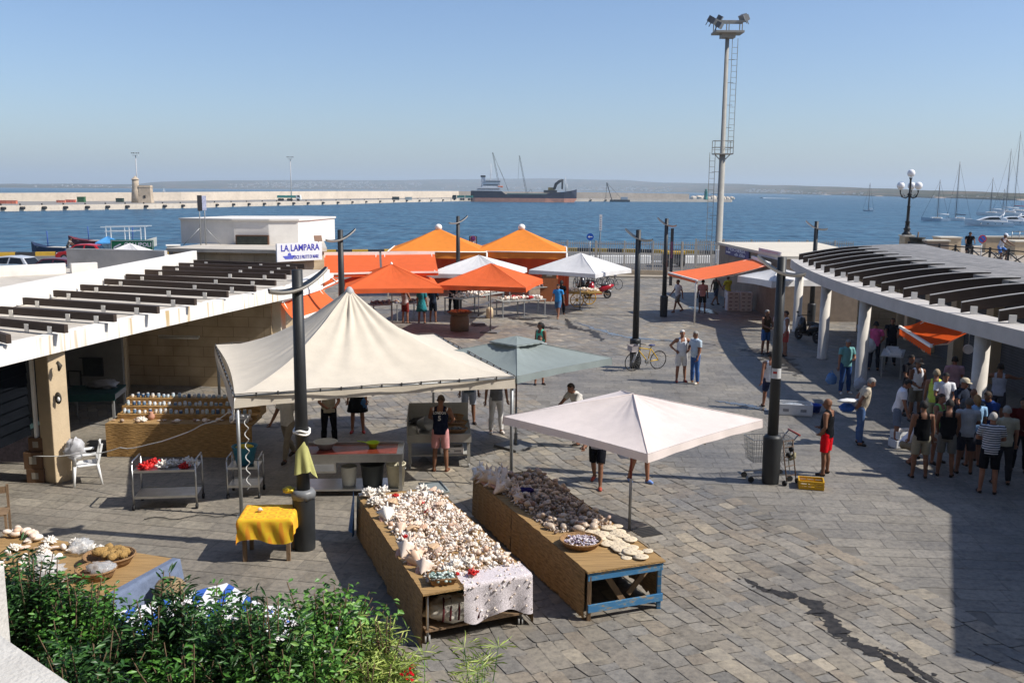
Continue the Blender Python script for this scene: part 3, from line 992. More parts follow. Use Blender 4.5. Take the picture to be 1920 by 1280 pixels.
# watch tower on the pier
tp = G(250, 381, .2)
tp = Vector((tp.x, tp.y+10, .2))
k = tp.y/F
tow = thing('watchtower', 'old stone watchtower with a domed turret standing on the far pier', 'tower', tp, R(8))
OLD = M('old weathered stone', (.47, .375, .27), .95, .2, .4, bump=.6, bs=2, dirt=.4)
m_ = MB()
w_, h_ = 22*k, 32*k
m_.lathe([(w_*.76, 0), (w_*.68, h_*.35), (w_*.65, h_*.88)], (w_*.2, 0, 0), 4, sm=False)
m_.lathe([(w_*.69, h_*.88), (w_*.69, h_*.93), (w_*.65, h_*.94), (w_*.65, h_), (0, h_)], (w_*.2, 0, 0), 4, sm=False)
m_.v = [((x[0]-w_*.2)*.707-x[1]*.707+w_*.2, (x[0]-w_*.2)*.707+x[1]*.707, x[2]) for x in m_.v]
m_.build('tower_block', OLD, tow)
m_ = MB()
m_.lathe([(9*k, 0), (7.5*k, 20*k), (6*k, 34*k), (6*k, 42*k)], (-12*k, -1, 0), 12)
m_.lathe([(7.2*k, 42*k), (7.2*k, 43*k), (6*k, 43.5*k), (3.6*k, 46*k), (1*k, 48*k), (.2*k, 49.5*k)], (-12*k, -1, 0), 12)
m_.build('turret', OLD, tow)
m_ = MB()
m_.box((w_*.2, -w_*.5, h_*.35), (w_*.16, .2, h_*.16))
m_.build('doorway', DARK, tow)
def lattice_mast(px, py0, py1, label):
    p = G(px, py1, .2)
    top = D(px, py0, p.y).z
    t = thing('light_mast', label, 'light mast', p, 0, 'tall light masts on the pier')
    b = MB()
    b.tube([(0, 0, 0), (0, 0, top-.2)], [.26, .17], 8)
    b.build('mast', M('grey mast', (.45, .44, .43), .6, .1, 2), t)
    b = MB()
    b.box((0, 0, top-.3), (2.2, 1.2, .16))
    b.tube([(-1.6, 0, top+.5), (1.6, 0, top+.5)], .08, 6)
    b.build('gantry', M('grey mast', None), t)
    b = MB()
    for s_ in (-1.3, -.5, .5, 1.3):
        b.box((s_, -.3, top+.6), (.4, .3, .4))
    b.build('floodlight', M('lamp housing', (.1, .1, .1), .5), t)
lattice_mast(259, 291, 379, 'slim light mast rising behind the stone watchtower')
lattice_mast(546.5, 298, 377, 'slim light mast rising over the green tipper lorry')
# goods on the pier
def lorry(px, py, L, label, body, cab, rz=0, flip=1):
    p = G(px, py, .2)
    t = thing('lorry', label, 'lorry', p, rz)
    b = MB()
    b.box((-L*.1*flip, 0, L*.13), (L*.72, 2.5, L*.012))
    b.box((-L*.28*flip, 0, L*.18), (L*.34, 2.5, L*.09))
    b.box((L*.10*flip, 0, L*.18), (L*.34, 2.5, L*.09))
    b.build('cargo_bed', M('lorry green '+body, body, .7), t)
    b = MB()
    b.add([(L*.30*flip, -1.2, L*.06), (L*.48*flip, -1.2, L*.06), (L*.48*flip, -1.2, L*.17), (L*.45*flip, -1.2, L*.24), (L*.30*flip, -1.2, L*.24), (L*.30*flip, 1.2, L*.06), (L*.48*flip, 1.2, L*.06), (L*.48*flip, 1.2, L*.17), (L*.45*flip, 1.2, L*.24), (L*.30*flip, 1.2, L*.24)], [(0, 1, 2, 3, 4), (9, 8, 7, 6, 5), (0, 5, 6, 1), (1, 6, 7, 2), (2, 7, 8, 3), (3, 8, 9, 4), (4, 9, 5, 0)])
    c = b.build('cab', M('lorry cab '+cab, cab, .5), t)
    b = MB()
    b.add([(L*.36*flip, -1.22, L*.16), (L*.465*flip, -1.22, L*.16), (L*.44*flip, -1.22, L*.225), (L*.36*flip, -1.22, L*.225)], [(0, 1, 2, 3)])
    b.build('window', M('dark glass', (.01, .012, .015), .15), c)
    for q in (-.38, -.27, -.02, .08, .38):
        b = MB()
        for s_ in (-1, 1):
            b.cyl((q*L*flip, s_*1.2, L*.055), (q*L*flip, s_*.8, L*.055), L*.05, n=10)
        b.build('wheel', BLACK, t)
    return t
lorry(542, 377, 11.5, 'white cabbed lorry with green tipper beds parked on the pier', '#3f8f84', '#d8dbd6')
lorry(868, 376, 12, 'teal covered lorry parked on the pier by the stern of the ship', '#2f7a70', '#2c3a38', flip=-1)
def crate_block(px, py, s, col, label, name='container', cat='container'):
    p = G(px, py, .2)
    b = MB()
    b.box((0, 0, s[2]/2), s)
    b.box((0, 0, s[2]*.97), (s[0]*1.04, s[1]*1.04, s[2]*.1))
    for q in (-.3, 0, .3):
        b.box((q*s[0], -s[1]*.51, s[2]*.45), (s[0]*.05, .08, s[2]*.8))
    single(b, name, M('pier goods '+col, col, .8, .3, .6), label, cat, p, rz=R(6))
crate_block(153, 379, (2.6, 2, 2.0), '#2a5a34', 'green waste container standing on the pier')
crate_block(225, 379, (2.6, 2, 1.5), '#24382c', 'dark green bin beside the foot of the watchtower', 'bin', 'bin')
crate_block(115, 380, (3, 1.4, .9), '#c0705a', 'salmon coloured boat hull cover lying on the pier', 'tarpaulin', 'tarpaulin')
crate_block(133, 379.5, (3.4, 1.4, 1.0), '#c4614e', 'larger salmon coloured cover nearer the green container', 'tarpaulin', 'tarpaulin')
crate_block(14, 382, (6, 1.6, 1.1), '#bb6a52', 'long orange net heap at the left end of the pier', 'net_heap', 'net heap')
crate_block(742, 375, (3.8, 2, 1.7), '#2f3a3a', 'dark van sized crate on the pier', 'crate', 'crate')
crate_block(766, 375, (3.6, 2, 1.6), '#a9b0ac', 'pale van sized crate on the pier', 'crate', 'crate')
# pier head light
p = G(1323, 374.5, .2)
t = thing('harbour_light', 'small green lighthouse at the end of the pier', 'lighthouse', p)
k = p.y/F
MB().lathe([(4*k, 0), (3.4*k, 2*k), (2.8*k, 14*k), (3.3*k, 14.5*k), (3.3*k, 15.5*k)], n=10).build('tower', M('harbour green', (.02, .22, .17), .6), t)
MB().lathe([(1.8*k, 15.5*k), (1.8*k, 18*k), (2.2*k, 18.2*k), (0, 20.5*k)], n=10).build('lantern', M('harbour green', None), t)
# ------------------------------------------------------------------ haze
hz = MB()
hz.bx(-9000, 14000, -40, 15000, -8, 175)
hz.f = [f[::-1] for f in hz.f] if False else hz.f
m, n, l, b = newmat('sea haze')
n.remove(b)
pv = n.new('ShaderNodeVolumePrincipled')
pv.inputs['Color'].default_value = (.76, .89, 1, 1)
pv.inputs['Density'].default_value = .00017
pv.inputs['Anisotropy'].default_value = .1
l.new(pv.outputs[0], n['Material Output'].inputs['Volume'])
hz.build('haze', m, kind='stuff')
# ------------------------------------------------------------------ road edge beyond the plaza
YEL, KBL = M('kerb yellow', (.55, .33, .03), .8, .15, 3, dirt=.3), M('kerb black', (.03, .03, .032), .8, .2, 3)
edge = [(G(1500, 470).x, 91.6), (G(1000, 467).x, 97.6), (G(700, 470).x, 91.6), (G(300, 474).x, 87.6), (G(10, 478).x, 83.6), (-89, 79.6)]
kb = MB()
i = 0
for a, b_ in zip(edge, edge[1:]):
    a, b_ = Vector((*a, .17)), Vector((*b_, .17))
    n_ = int((b_-a).length/1.5)
    for k in range(n_):
        p, q = a.lerp(b_, k/n_), a.lerp(b_, (k+1)/n_)
        kb.beam(p, q, .5, .34, i % 2)
        i += 1
st(kb, 'kerb', [YEL, KBL])
ROAD = M('quay asphalt', (.10, .098, .095), .95, .15, .5, bump=.3, dirt=.2)
rd = [(-80, 66), (-20, 66), (-6, 69.4), (13.5, 70.8), (20, 72), (24, 86), (G(1000, 467).x, 96.8), (G(700, 470).x, 90.8), (G(300, 474).x, 86.8), (G(10, 478).x, 82.8), (-80, 79)]
st(MB().prism(rd, 0, .006), 'road', ROAD)
st(MB().beam((-5, 82.5, .012), (14, 83.5, .012), .5, .012), 'road_line', M('road paint', (.7, .7, .68), .8, dirt=.2))
# low white barrier on the quay and its gap
def barrier(px0, px1, Y, z1, label):
    a, b_ = D(px0, 480, Y), D(px1, 480, Y)
    t = single(MB().beam((a.x, Y, z1/2), (b_.x, Y+.8, z1/2), .35, z1), 'barrier', WHITE, label, 'barrier', (0, 0, 0), bevel=.04)
barrier(1082, 1222, 80, .72, 'low white concrete barrier beyond the railings on the left')
barrier(1262, 1336, 81, .66, 'shorter white concrete barrier beyond the railings near the mast')
p = G(1240, 489)
t = thing('quay_machine', 'yellow and black striped machine standing behind the railings', 'machine', (p.x, 78, 0))
MB().bx(-.9, .9, -.6, .6, .25, 1.1).build('body', M('machine grey', (.1, .095, .085), .7), t, bevel=.05)
MB().bx(-.96, .96, -.66, .66, 1.05, 1.25).build('stripe', YEL, t)
b = MB()
for s_ in (-.6, .6):
    b.cyl((s_, -.65, .28), (s_, .65, .28), .28, n=10)
b.build('wheel', BLACK, t)
# steel railing along the quay side of the plaza
fn0, fn1 = G(1010, 514), G(1352, 519)
fence = thing('railing', 'tall pale steel railing of close vertical bars along the quay side', 'railing', (fn0.x, fn0.y, 0))
RAILM = M('pale railing paint', (.42, .39, .34), .6, .12, 3)
def fseg(a, b_, parent):
    L = (b_-a).length
    nn = int(L/.165)
    bm_ = MB()
    for k in range(nn+1):
        p = a.lerp(b_, k/nn)
        bm_.beam((p.x, p.y, .42), (p.x, p.y, 2.5), .04, .05)
    bm_.build('bars', RAILM, parent, world=True)
    rb = MB()
    for z in (.55, 2.32):
        rb.beam((a.x, a.y, z), (b_.x, b_.y, z), .06, .06)
    rb.build('rail', RAILM, parent, world=True)
    for k in range(int(L/2.1)+1):
        p = a.lerp(b_, min(1, k*2.1/L))
        MB().bx(p.x-.06, p.x+.06, p.y-.06, p.y+.06, .4, 2.55).build('post', RAILM, parent, world=True)
    MB().beam((a.x, a.y, .2), (b_.x, b_.y, .2), .35, .42).build('plinth', CREAM, parent, world=True)
fseg(fn0, fn1, fence)
fence2 = thing('railing', 'pale steel railing running behind the right hall roof', 'railing', (15, 74, 0))
fseg(Vector((14.2, 73, 0)), Vector((26, 72, 0)), fence2)
st(MB().beam((fn0.x-2, fn0.y-1.4, .06), (fn1.x, fn1.y-1.2, .06), 1.2, .12), 'pavement', M('pale kerb stone', (.36, .31, .24), .9, .15, 2, dirt=.2))
# ------------------------------------------------------------------ left market hall
def tilemat(name, base, mort, bw, bh, vert=True):
    m, n, l, b = newmat(name)
    tc = n.new('ShaderNodeTexCoord')
    sp = n.new('ShaderNodeSeparateXYZ')
    l.new(tc.outputs['Object'], sp.inputs[0])
    ad = n.new('ShaderNodeMath')
    l.new(sp.outputs[0], ad.inputs[0])
    l.new(sp.outputs[1], ad.inputs[1])
    cb = n.new('ShaderNodeCombineXYZ')
    l.new(ad.outputs[0], cb.inputs[0])
    l.new(sp.outputs[2], cb.inputs[1])
    bt = n.new('ShaderNodeTexBrick')
    bt.inputs['Scale'].default_value = 1
    bt.inputs['Mortar Size'].default_value = .008
    bt.inputs['Brick Width'].default_value = bw
    bt.inputs['Row Height'].default_value = bh
    bt.inputs['Color1'].default_value = (*lin(base), 1)
    bt.inputs['Color2'].default_value = (*[x*.9 for x in lin(base)], 1)
    bt.inputs['Mortar'].default_value = (*lin(mort), 1)
    l.new(cb.outputs[0], bt.inputs[0])
    nz = n.new('ShaderNodeTexNoise')
    nz.inputs['Scale'].default_value = 1.5
    nz.inputs['Detail'].default_value = 7
    l.new(tc.outputs['Object'], nz.inputs[0])
    r = ramp(n, [(.35, (.75, .72, .68)), (.6, (1, 1, 1))])
    l.new(nz.outputs[0], r.inputs[0])
    mx = n.new('ShaderNodeVectorMath')
    mx.operation = 'MULTIPLY'
    l.new(bt.outputs[0], mx.inputs[0])
    l.new(r.outputs[0], mx.inputs[1])
    l.new(mx.outputs[0], b.inputs[0])
    b.inputs['Roughness'].default_value = .85
    return m
TILE = tilemat('cream tile cladding', (.52, .41, .27), (.25, .19, .12), .9, .32)
def fasmat():
    m, n, l, b = newmat('rain streaked fascia')
    tc = n.new('ShaderNodeTexCoord')
    mp = n.new('ShaderNodeMapping')
    mp.inputs['Scale'].default_value = (3.5, 3.5, .25)
    l.new(tc.outputs['Object'], mp.inputs[0])
    nz = n.new('ShaderNodeTexNoise')
    nz.inputs['Scale'].default_value = 2
    nz.inputs['Detail'].default_value = 6
    l.new(mp.outputs[0], nz.inputs[0])
    r = ramp(n, [(.56, (.78, .75, .70)), (.72, (.50, .36, .18))])
    l.new(nz.outputs[0], r.inputs[0])
    l.new(r.outputs[0], b.inputs[0])
    b.inputs['Roughness'].default_value = .85
    return m
FASC = fasmat()
ROOFT = M('roof screed', (.52, .47, .40), .9, .1, 1.2, bump=.3, dirt=.3)
lh = thing('market_hall', 'long cream market hall with dark beams across its flat roof and a white fascia', 'market hall', (-11, 24, 0))
epx = [(-160, 688), (0, 650), (95, 629), (188, 609), (272, 591), (346, 576), (440, 557), (551, 535), (590, 519), (618, 505)]
E = [G(x, y, 3.2) for x, y in epx]
E = [Vector((-10.6, 11, 3.2))]+E
far = E[-1]
Ein = [e+Vector((-.28, .02, 0)) for e in E]
ZT, ZB = 3.2, 2.82
MB().prism([(p.x, p.y) for p in Ein]+[(-12.6, far.y+.2), (-30, 36), (-30, 9), (-11.4, 9)], ZB+.02, ZT-.02, 0).build('roof', ROOFT, lh, world=True)
fm = MB()
for a, b_, a2, b2 in zip(E, E[1:], Ein, Ein[1:]):
    fm.quad((a.x, a.y, ZB), (b_.x, b_.y, ZB), (b_.x, b_.y, ZT), (a.x, a.y, ZT))
    fm.quad((a.x, a.y, ZT), (b_.x, b_.y, ZT), (b2.x, b2.y, ZT), (a2.x, a2.y, ZT))
    fm.quad((a2.x, a2.y, ZB), (b2.x, b2.y, ZB), (b_.x, b_.y, ZB), (a.x, a.y, ZB))
fm.quad((E[-1].x, E[-1].y, ZB), (Ein[-1].x, Ein[-1].y, ZB), (Ein[-1].x, Ein[-1].y, ZT), (E[-1].x, E[-1].y, ZT))
fm.build('fascia', FASC, lh, world=True)
# parapet whose top edge follows the photo at a constant height
pa, pb = G(-60, 550.5, 3.72), G(365, 470, 3.72)
MB().beam((pa.x, pa.y-12, 3.46), (pb.x, pb.y, 3.46), .16, .52).build('parapet', PLASTER, lh, world=True)
MB().beam((-16.6, 35.1, 3.54), (-12.65, 34.3, 3.54), .18, .74).build('parapet', GREYPL, lh, world=True)
MB().beam((-18.5, 30.3, 3.36), (-15.7, 32.9, 3.36), .16, .36).build('parapet', PLASTER, lh, world=True)
MB().beam((-15.55, 33.0, 3.35), (-14.9, 33.6, 3.35), .2, .34).build('parapet', PLASTER, lh, world=True)
# beams
bl = [(-75, 606), (-52, 596), (0, 579), (45, 562), (102, 548), (152, 537), (197, 526), (237, 517), (272, 508.5), (306, 501.5), (336, 495.5), (364, 490)]
br = [(16, 633), (124, 614), (216, 594), (297, 579), (367, 564), (427, 550), (479, 540), (517, 529), (536, 517), (546, 509.5), (556, 503), (572, 498)]
for (x0, y0), (x1, y1) in zip(bl, br):
    a, b_ = G(x0, y0, 3.36), G(x1, y1, 3.36)
    a.z = b_.z = 3.335
    m_ = MB()
    m_.beam(a, b_, .10, .175)
    bo = m_.build('beam', BROWN, lh, world=True, bevel=.008)
    d = (b_-a)
    nn = Vector((d.y, -d.x, 0)).normalized()
    for t in (.12, .62, .86):
        p = a+d*t+nn*.066
        m_ = MB()
        m_.box((p.x, p.y, 3.285), (.12, .02, .16), math.atan2(d.y, d.x))
        m_.v = [(x[0]-lh.location.x, x[1]-lh.location.y, x[2]) for x in m_.v]
        m_.build('bracket', WHITE, bo)
# walls, pillars and dark shops beneath
wA, wB = Vector((-12.3, 29.3, 0)), Vector((-7.45, 28.9, 0))
MB().beam((wA.x, wA.y, 1.405), (wB.x, wB.y, 1.405), .25, 2.81).build('wall', TILE, lh, world=True)
MB().box((wB.x+.1, wB.y+.2, 1.4), (.4, .45, 2.8), R(-5)).build('pillar', M('pale pillar', (.66, .58, .44), .85, .08, 3), lh, world=True, bevel=.02)
cb_ = G(106, 906)
MB().box((cb_.x-.05, cb_.y+.2, 1.405), (.42, .42, 2.81), R(-28)).build('pillar', CREAM, lh, world=True, bevel=.02)
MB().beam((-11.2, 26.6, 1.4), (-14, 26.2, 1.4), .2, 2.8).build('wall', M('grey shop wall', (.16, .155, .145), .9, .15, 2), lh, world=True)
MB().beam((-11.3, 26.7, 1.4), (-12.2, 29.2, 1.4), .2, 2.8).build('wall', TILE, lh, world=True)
MB().beam((-11.6, 12, 1.4), (-12.6, 25.6, 1.4), .2, 2.8).build('wall', M('shade dark shop wall', (.035, .033, .03), .9, .3, 1.2), lh, world=True)  # shade of the shop interior put into the wall colour
MB().beam((cb_.x-.42, cb_.y+.1, 1.35), (cb_.x-.42, cb_.y+.2, 1.35), .05, 2.7).build('door_jamb', WHITE, lh, world=True)
MB().beam((-8.9, 30, 1.4), (-8.2, 36.5, 1.4), .2, 2.8).build('wall', TILE, lh, world=True)
# picture frames and shell ornaments
def plate(name, label, cat, c, s, rz, mats, extra=None, **k):
    b = MB()
    b.box((0, 0, 0), s)
    f = .06*s[2]
    b.bx(-s[0]/2-f, s[0]/2+f, -s[1]/2-.02, s[1]/2, s[2]/2, s[2]/2+f, 1)
    b.bx(-s[0]/2-f, s[0]/2+f, -s[1]/2-.02, s[1]/2, -s[2]/2-f, -s[2]/2, 1)
    b.bx(-s[0]/2-f, -s[0]/2, -s[1]/2-.02, s[1]/2, -s[2]/2, s[2]/2, 1)
    b.bx(s[0]/2, s[0]/2+f, -s[1]/2-.02, s[1]/2, -s[2]/2, s[2]/2, 1)
    return single(b, name, mats, label, cat, c, rz, **k)
NIGHT = M('dark painting', None, .6, .4, 9, island=['#1a1d20', '#2d2f2a'])
q = D(168, 687, 26.35)
plate('framed_picture', 'large dark framed picture on the back wall of the left shop', 'picture', q, (.75, .04, .48), R(-5), [NIGHT, M('black frame', (.012, .01, .01), .5)])
q = D(141, 709, 26.3)
plate('framed_picture', 'small pale framed notice below the dark picture', 'notice', q, (.33, .04, .4), R(-5), [M('notice paper', (.2, .19, .17), .9), M('black frame', None)])
b = MB()
b.ell((0, 0, 0), (.075, .03, .13), 12, 8)
b.ell((.02, -.03, -.02), (.035, .02, .05), 8, 6, 1)
single(b, 'shell_ornament', [M('old bronze', (.06, .05, .035), .6), WPLAST], 'oval shell plaque fixed low on the cream pillar', 'ornament', D(109, 746, cb_.y-.02))
b = MB()
b.tube([(0, 0, .06), (.05, -.04, .1), (.1, -.06, .03), (.07, -.06, -.08)], [.012, .03, .05, .02], 8)
single(b, 'wall_lamp', M('old bronze', None), 'small hooked bronze lamp high on the cream pillar', 'lamp', D(106, 687, cb_.y-.02))
b = MB()
b.cyl((-.62, 0, 0), (.62, 0, 0), .035, n=8)
b.box((0, .03, .04), (1.3, .06, .06))
q = D(335, 633, 28.6)
single(b, 'tube_light', M('unlit tube', (.55, .53, .48), .4), 'long unlit tube lamp fixed under the left hall roof', 'lamp', (q.x, q.y, q.z), R(-5))
# near-black blind drawn low to stand in for the shaded shop interior
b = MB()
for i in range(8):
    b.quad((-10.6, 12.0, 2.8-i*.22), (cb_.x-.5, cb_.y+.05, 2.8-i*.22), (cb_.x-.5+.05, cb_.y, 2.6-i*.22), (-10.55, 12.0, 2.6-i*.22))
tag(b.build('shop_shade_blind', M('shade black blind', (.006, .007, .009), 1, .3, 2, spec=0)), 'near-black blind standing in for the shaded shop interior left of the cream pillar', 'blind')
# ------------------------------------------------------------------ building with the fish restaurant sign
lb = thing('fish_restaurant', 'cream tiled flat roofed building behind the left hall with a white rooftop block', 'building', (-10.5, 41, 0))
sA, sB = D(519, 496, 37.3), D(603, 490, 38.8)
MB().prism([(-13.8, 38.2), (sA.x-.05, 37.6), (sB.x+.05, 39.1), (-8.9, 43.5), (-13, 46)], 0, 3.62).build('wall', TILE, lb, world=True)
MB().prism([(-14.0, 38.0), (sA.x-.1, 37.45), (sB.x+.2, 38.95), (-8.75, 43.7), (-13, 46.2)], 3.62, 3.76).build('roof', ROOFT, lb, world=True)
rp = [D(341, 470, 41.6), D(440, 470, 41.0), D(505, 470, 41.0), D(560, 470, 41.4), D(583, 466, 42.4)]
poly = [(p.x, p.y) for p in rp]+[(-8.6, 45.6), (-10, 46), (-13.4, 45.2)]
MB().prism(poly, 3.76, 4.78).build('rooftop_block', PLASTER, lb, world=True)
MB().prism([(p[0]*1.0+(.06 if p[0] > -11 else -.06), p[1]+(-.06 if p[1] < 43 else .06)) for p in poly], 4.781, 4.86).build('roof', M('white roof edge', (.66, .63, .58), .9, .06, 2), lb, world=True)
wa_, wb2 = D(444, 462, 40.93), D(505, 461, 40.9)
b = MB()
b.bx(wa_.x, wb2.x, 40.78, 40.95, wa_.z, wa_.z+.5, 0)
wf = b.build('window', M('brown frame', (.12, .06, .035), .7), lb, world=True)
b = MB()
b.bx(wa_.x+.05, wb2.x-.05, 40.76, 40.8, wa_.z+.05, wa_.z+.45)
b.v = [(x[0]-lb.location.x, x[1]-lb.location.y, x[2]) for x in b.v]
b.build('pane', M('dark green glass', (.03, .035, .03), .25, .4, 6), wf)
# sign board
ang = math.atan2(sB.y-sA.y, sB.x-sA.x)
L_ = (sB-sA).length
sg = thing('shop_sign', 'white sign with blue lettering LA LAMPARA and a blue fishing boat', 'sign', ((sA.x+sB.x)/2+.03, (sA.y+sB.y)/2-.12, sA.z+.47), ang)
MB().box((0, 0, 0), (L_, .08, .72)).build('board', M('sign white', (.72, .72, .74), .6, .05, 2), sg)
BLUE = M('sign blue', (.035, .035, .36), .6, .05, 3)
RX = Matrix.Rotation(PI/2, 4, 'X')
b = MB()
b.text('LA LAMPARA', .36, Matrix.Translation((.02, -.045, .16)) @ RX, 0, .004, sx=.86)
b.build('lettering', BLUE, sg)
b = MB()
b.text('PESCE E FRUTTI DI MARE', .19, Matrix.Translation((.27, -.045, -.21)) @ RX, 0, .004, sx=.58)
b.build('lettering', BLUE, sg)
b = MB()
b.add([(-.80, -.046, -.14), (-.22, -.046, -.12), (-.34, -.046, -.27), (-.68, -.046, -.27)], [(0, 3, 2, 1)])
b.add([(-.58, -.046, -.12), (-.40, -.046, -.12), (-.44, -.046, -.03), (-.54, -.046, -.03)], [(0, 1, 2, 3)])
b.bx(-.5, -.49, -.047, -.044, -.03, .12)
b.build('boat_emblem', M('sign light blue', (.09, .11, .5), .6), sg)
# information panel on two poles on the roof
p = D(381, 462, 40.3)
t = thing('roof_sign', 'narrow dark sign panel on braced poles on the restaurant roof', 'sign', (p.x, 40.3, 3.76), R(25))
b = MB()
for s_ in (-.09, .12):
    b.cyl((s_, 0, 0), (s_, 0, 2.05), .022, n=6)
b.cyl((.1, 0, .75), (.75, .2, .0), .015, n=5)
b.cyl((-.08, 0, .75), (-.8, .1, .0), .015, n=5)
b.build('pole', ALU, t)
MB().bx(-.16, .02, -.04, .04, 1.45, 2.1).build('panel', M('panel back', (.025, .025, .03), .5), t)
MB().bx(.03, .2, -.03, .03, 1.47, 2.08).build('panel', M('panel pale', (.42, .45, .6), .6, .3, 20), t)
def small_roof_box(px, py, Y, s, label):
    p = D(px, py, Y)
    b = MB()
    b.box((0, 0, s[2]/2), s)
    b.box((0, 0, s[2]), (s[0]*1.15, s[1]*1.15, .05))
    single(b, 'roof_vent', WHITE, label, 'vent', (p.x, Y, p.z), R(20))
small_roof_box(448, 468, 40.2, (.3, .25, .12), 'small white lamp box in front of the dark rooftop window')
small_roof_box(325, 468, 39.5, (.5, .4, .18), 'white capped vent at the left of the rooftop block')
b = MB()
b.beam((0, 0, 0), (.0, .1, .22), .32, .05)
b.cyl((0, 0, -.3), (0, 0, 0), .025, n=6)
single(b, 'floodlight', M('rusty housing', (.25, .15, .1), .8), 'tilted rusty floodlight above the end of the white sign', 'lamp', D(597, 452, 39), R(30))
# ------------------------------------------------------------------ right market hall
rh = thing('market_hall', 'curved market hall on the right with arched dark beams and round white columns', 'market hall', (14, 30, 0))
def ex(y):
    return 10.95+(y-27.5)**2*.0072
def nrm(y):
    return Vector((1, -.0144*(y-27.5), 0)).normalized()
def ring(off, y):
    return Vector((ex(y), y, 0))+nrm(y)*off
ys = [8+i*.75 for i in range(47)]
Y0, Y1 = ys[0], ys[-1]
FASR = M('grey fascia', (.50, .47, .44), .85, .08, 2, bump=.2, dirt=.15)
b = MB()
for y0, y1 in zip(ys, ys[1:]):
    a, c, d, e = ring(0, y0), ring(0, y1), ring(.75, y1), ring(.75, y0)
    b.quad((a.x, a.y, 3.2), (e.x, e.y, 3.2), (d.x, d.y, 3.2), (c.x, c.y, 3.2))
    b.quad((a.x, a.y, 2.82), (c.x, c.y, 2.82), (d.x, d.y, 2.82), (e.x, e.y, 2.82))
    b.quad((a.x, a.y, 2.82), (a.x, a.y, 3.2), (c.x, c.y, 3.2), (c.x, c.y, 2.82))
    b.quad((e.x, e.y, 2.82), (d.x, d.y, 2.82), (d.x, d.y, 3.2), (e.x, e.y, 3.2))
a, e = ring(0, Y1), ring(.75, Y1)
b.quad((a.x, a.y, 2.82), (a.x, a.y, 3.2), (e.x, e.y, 3.2), (e.x, e.y, 2.82))
b.build('fascia', FASR, rh, world=True)
GR = 2.7     # open gap between the ring and the solid roof
b = MB()
prof = [(GR, 3.83, 3.60), (GR+1.2, 3.93, 3.75), (GR+2.3, 3.98, 3.8), (GR+2.9, 3.97, 3.8), (GR+3.05, 3.2, 3.0), (GR+9, 3.0, 2.8)]
for y0, y1 in zip(ys, ys[1:]):
    for (o0, z0, u0), (o1, z1, u1) in zip(prof, prof[1:]):
        a, c, d, e = ring(o0, y0), ring(o0, y1), ring(o1, y1), ring(o1, y0)
        b.quad((a.x, a.y, z0), (e.x, e.y, z1), (d.x, d.y, z1), (c.x, c.y, z0))
        b.quad((a.x, a.y, u0), (c.x, c.y, u0), (d.x, d.y, u1), (e.x, e.y, u1))
    a, c = ring(GR, y0), ring(GR, y1)
    b.quad((a.x, a.y, 3.60), (a.x, a.y, 3.83), (c.x, c.y, 3.83), (c.x, c.y, 3.60))
for yy, fl in ((Y0, 1), (Y1, 0)):
    for (o0, z0, u0), (o1, z1, u1) in zip(prof, prof[1:]):
        a, e = ring(o0, yy), ring(o1, yy)
        b.quad((a.x, a.y, u0), (a.x, a.y, z0), (e.x, e.y, z1), (e.x, e.y, u1))
def shinglemat():
    m, n, l, bb = newmat('grey roof boards')
    tc = n.new('ShaderNodeTexCoord')
    mp = n.new('ShaderNodeMapping')
    mp.inputs['Rotation'].default_value = (0, 0, R(90))
    l.new(tc.outputs['Object'], mp.inputs[0])
    bt = n.new('ShaderNodeTexBrick')
    bt.inputs['Scale'].default_value = 1
    bt.inputs['Brick Width'].default_value = 2.2
    bt.inputs['Row Height'].default_value = .16
    bt.inputs['Mortar Size'].default_value = .008
    bt.inputs['Color1'].default_value = (.26, .25, .245, 1)
    bt.inputs['Color2'].default_value = (.20, .195, .19, 1)
    bt.inputs['Mortar'].default_value = (.07, .068, .065, 1)
    l.new(mp.outputs[0], bt.inputs[0])
    nz = n.new('ShaderNodeTexNoise')
    nz.inputs['Scale'].default_value = 3
    nz.inputs['Detail'].default_value = 8
    l.new(tc.outputs['Object'], nz.inputs[0])
    r = ramp(n, [(.3, (.7, .7, .7)), (.65, (1.15, 1.13, 1.1))])
    l.new(nz.outputs[0], r.inputs[0])
    mx = n.new('ShaderNodeVectorMath')
    mx.operation = 'MULTIPLY'
    l.new(bt.outputs[0], mx.inputs[0])
    l.new(r.outputs[0], mx.inputs[1])
    l.new(mx.outputs[0], bb.inputs[0])
    bb.inputs['Roughness'].default_value = .8
    return m
b.build('roof', shinglemat(), rh, world=True)
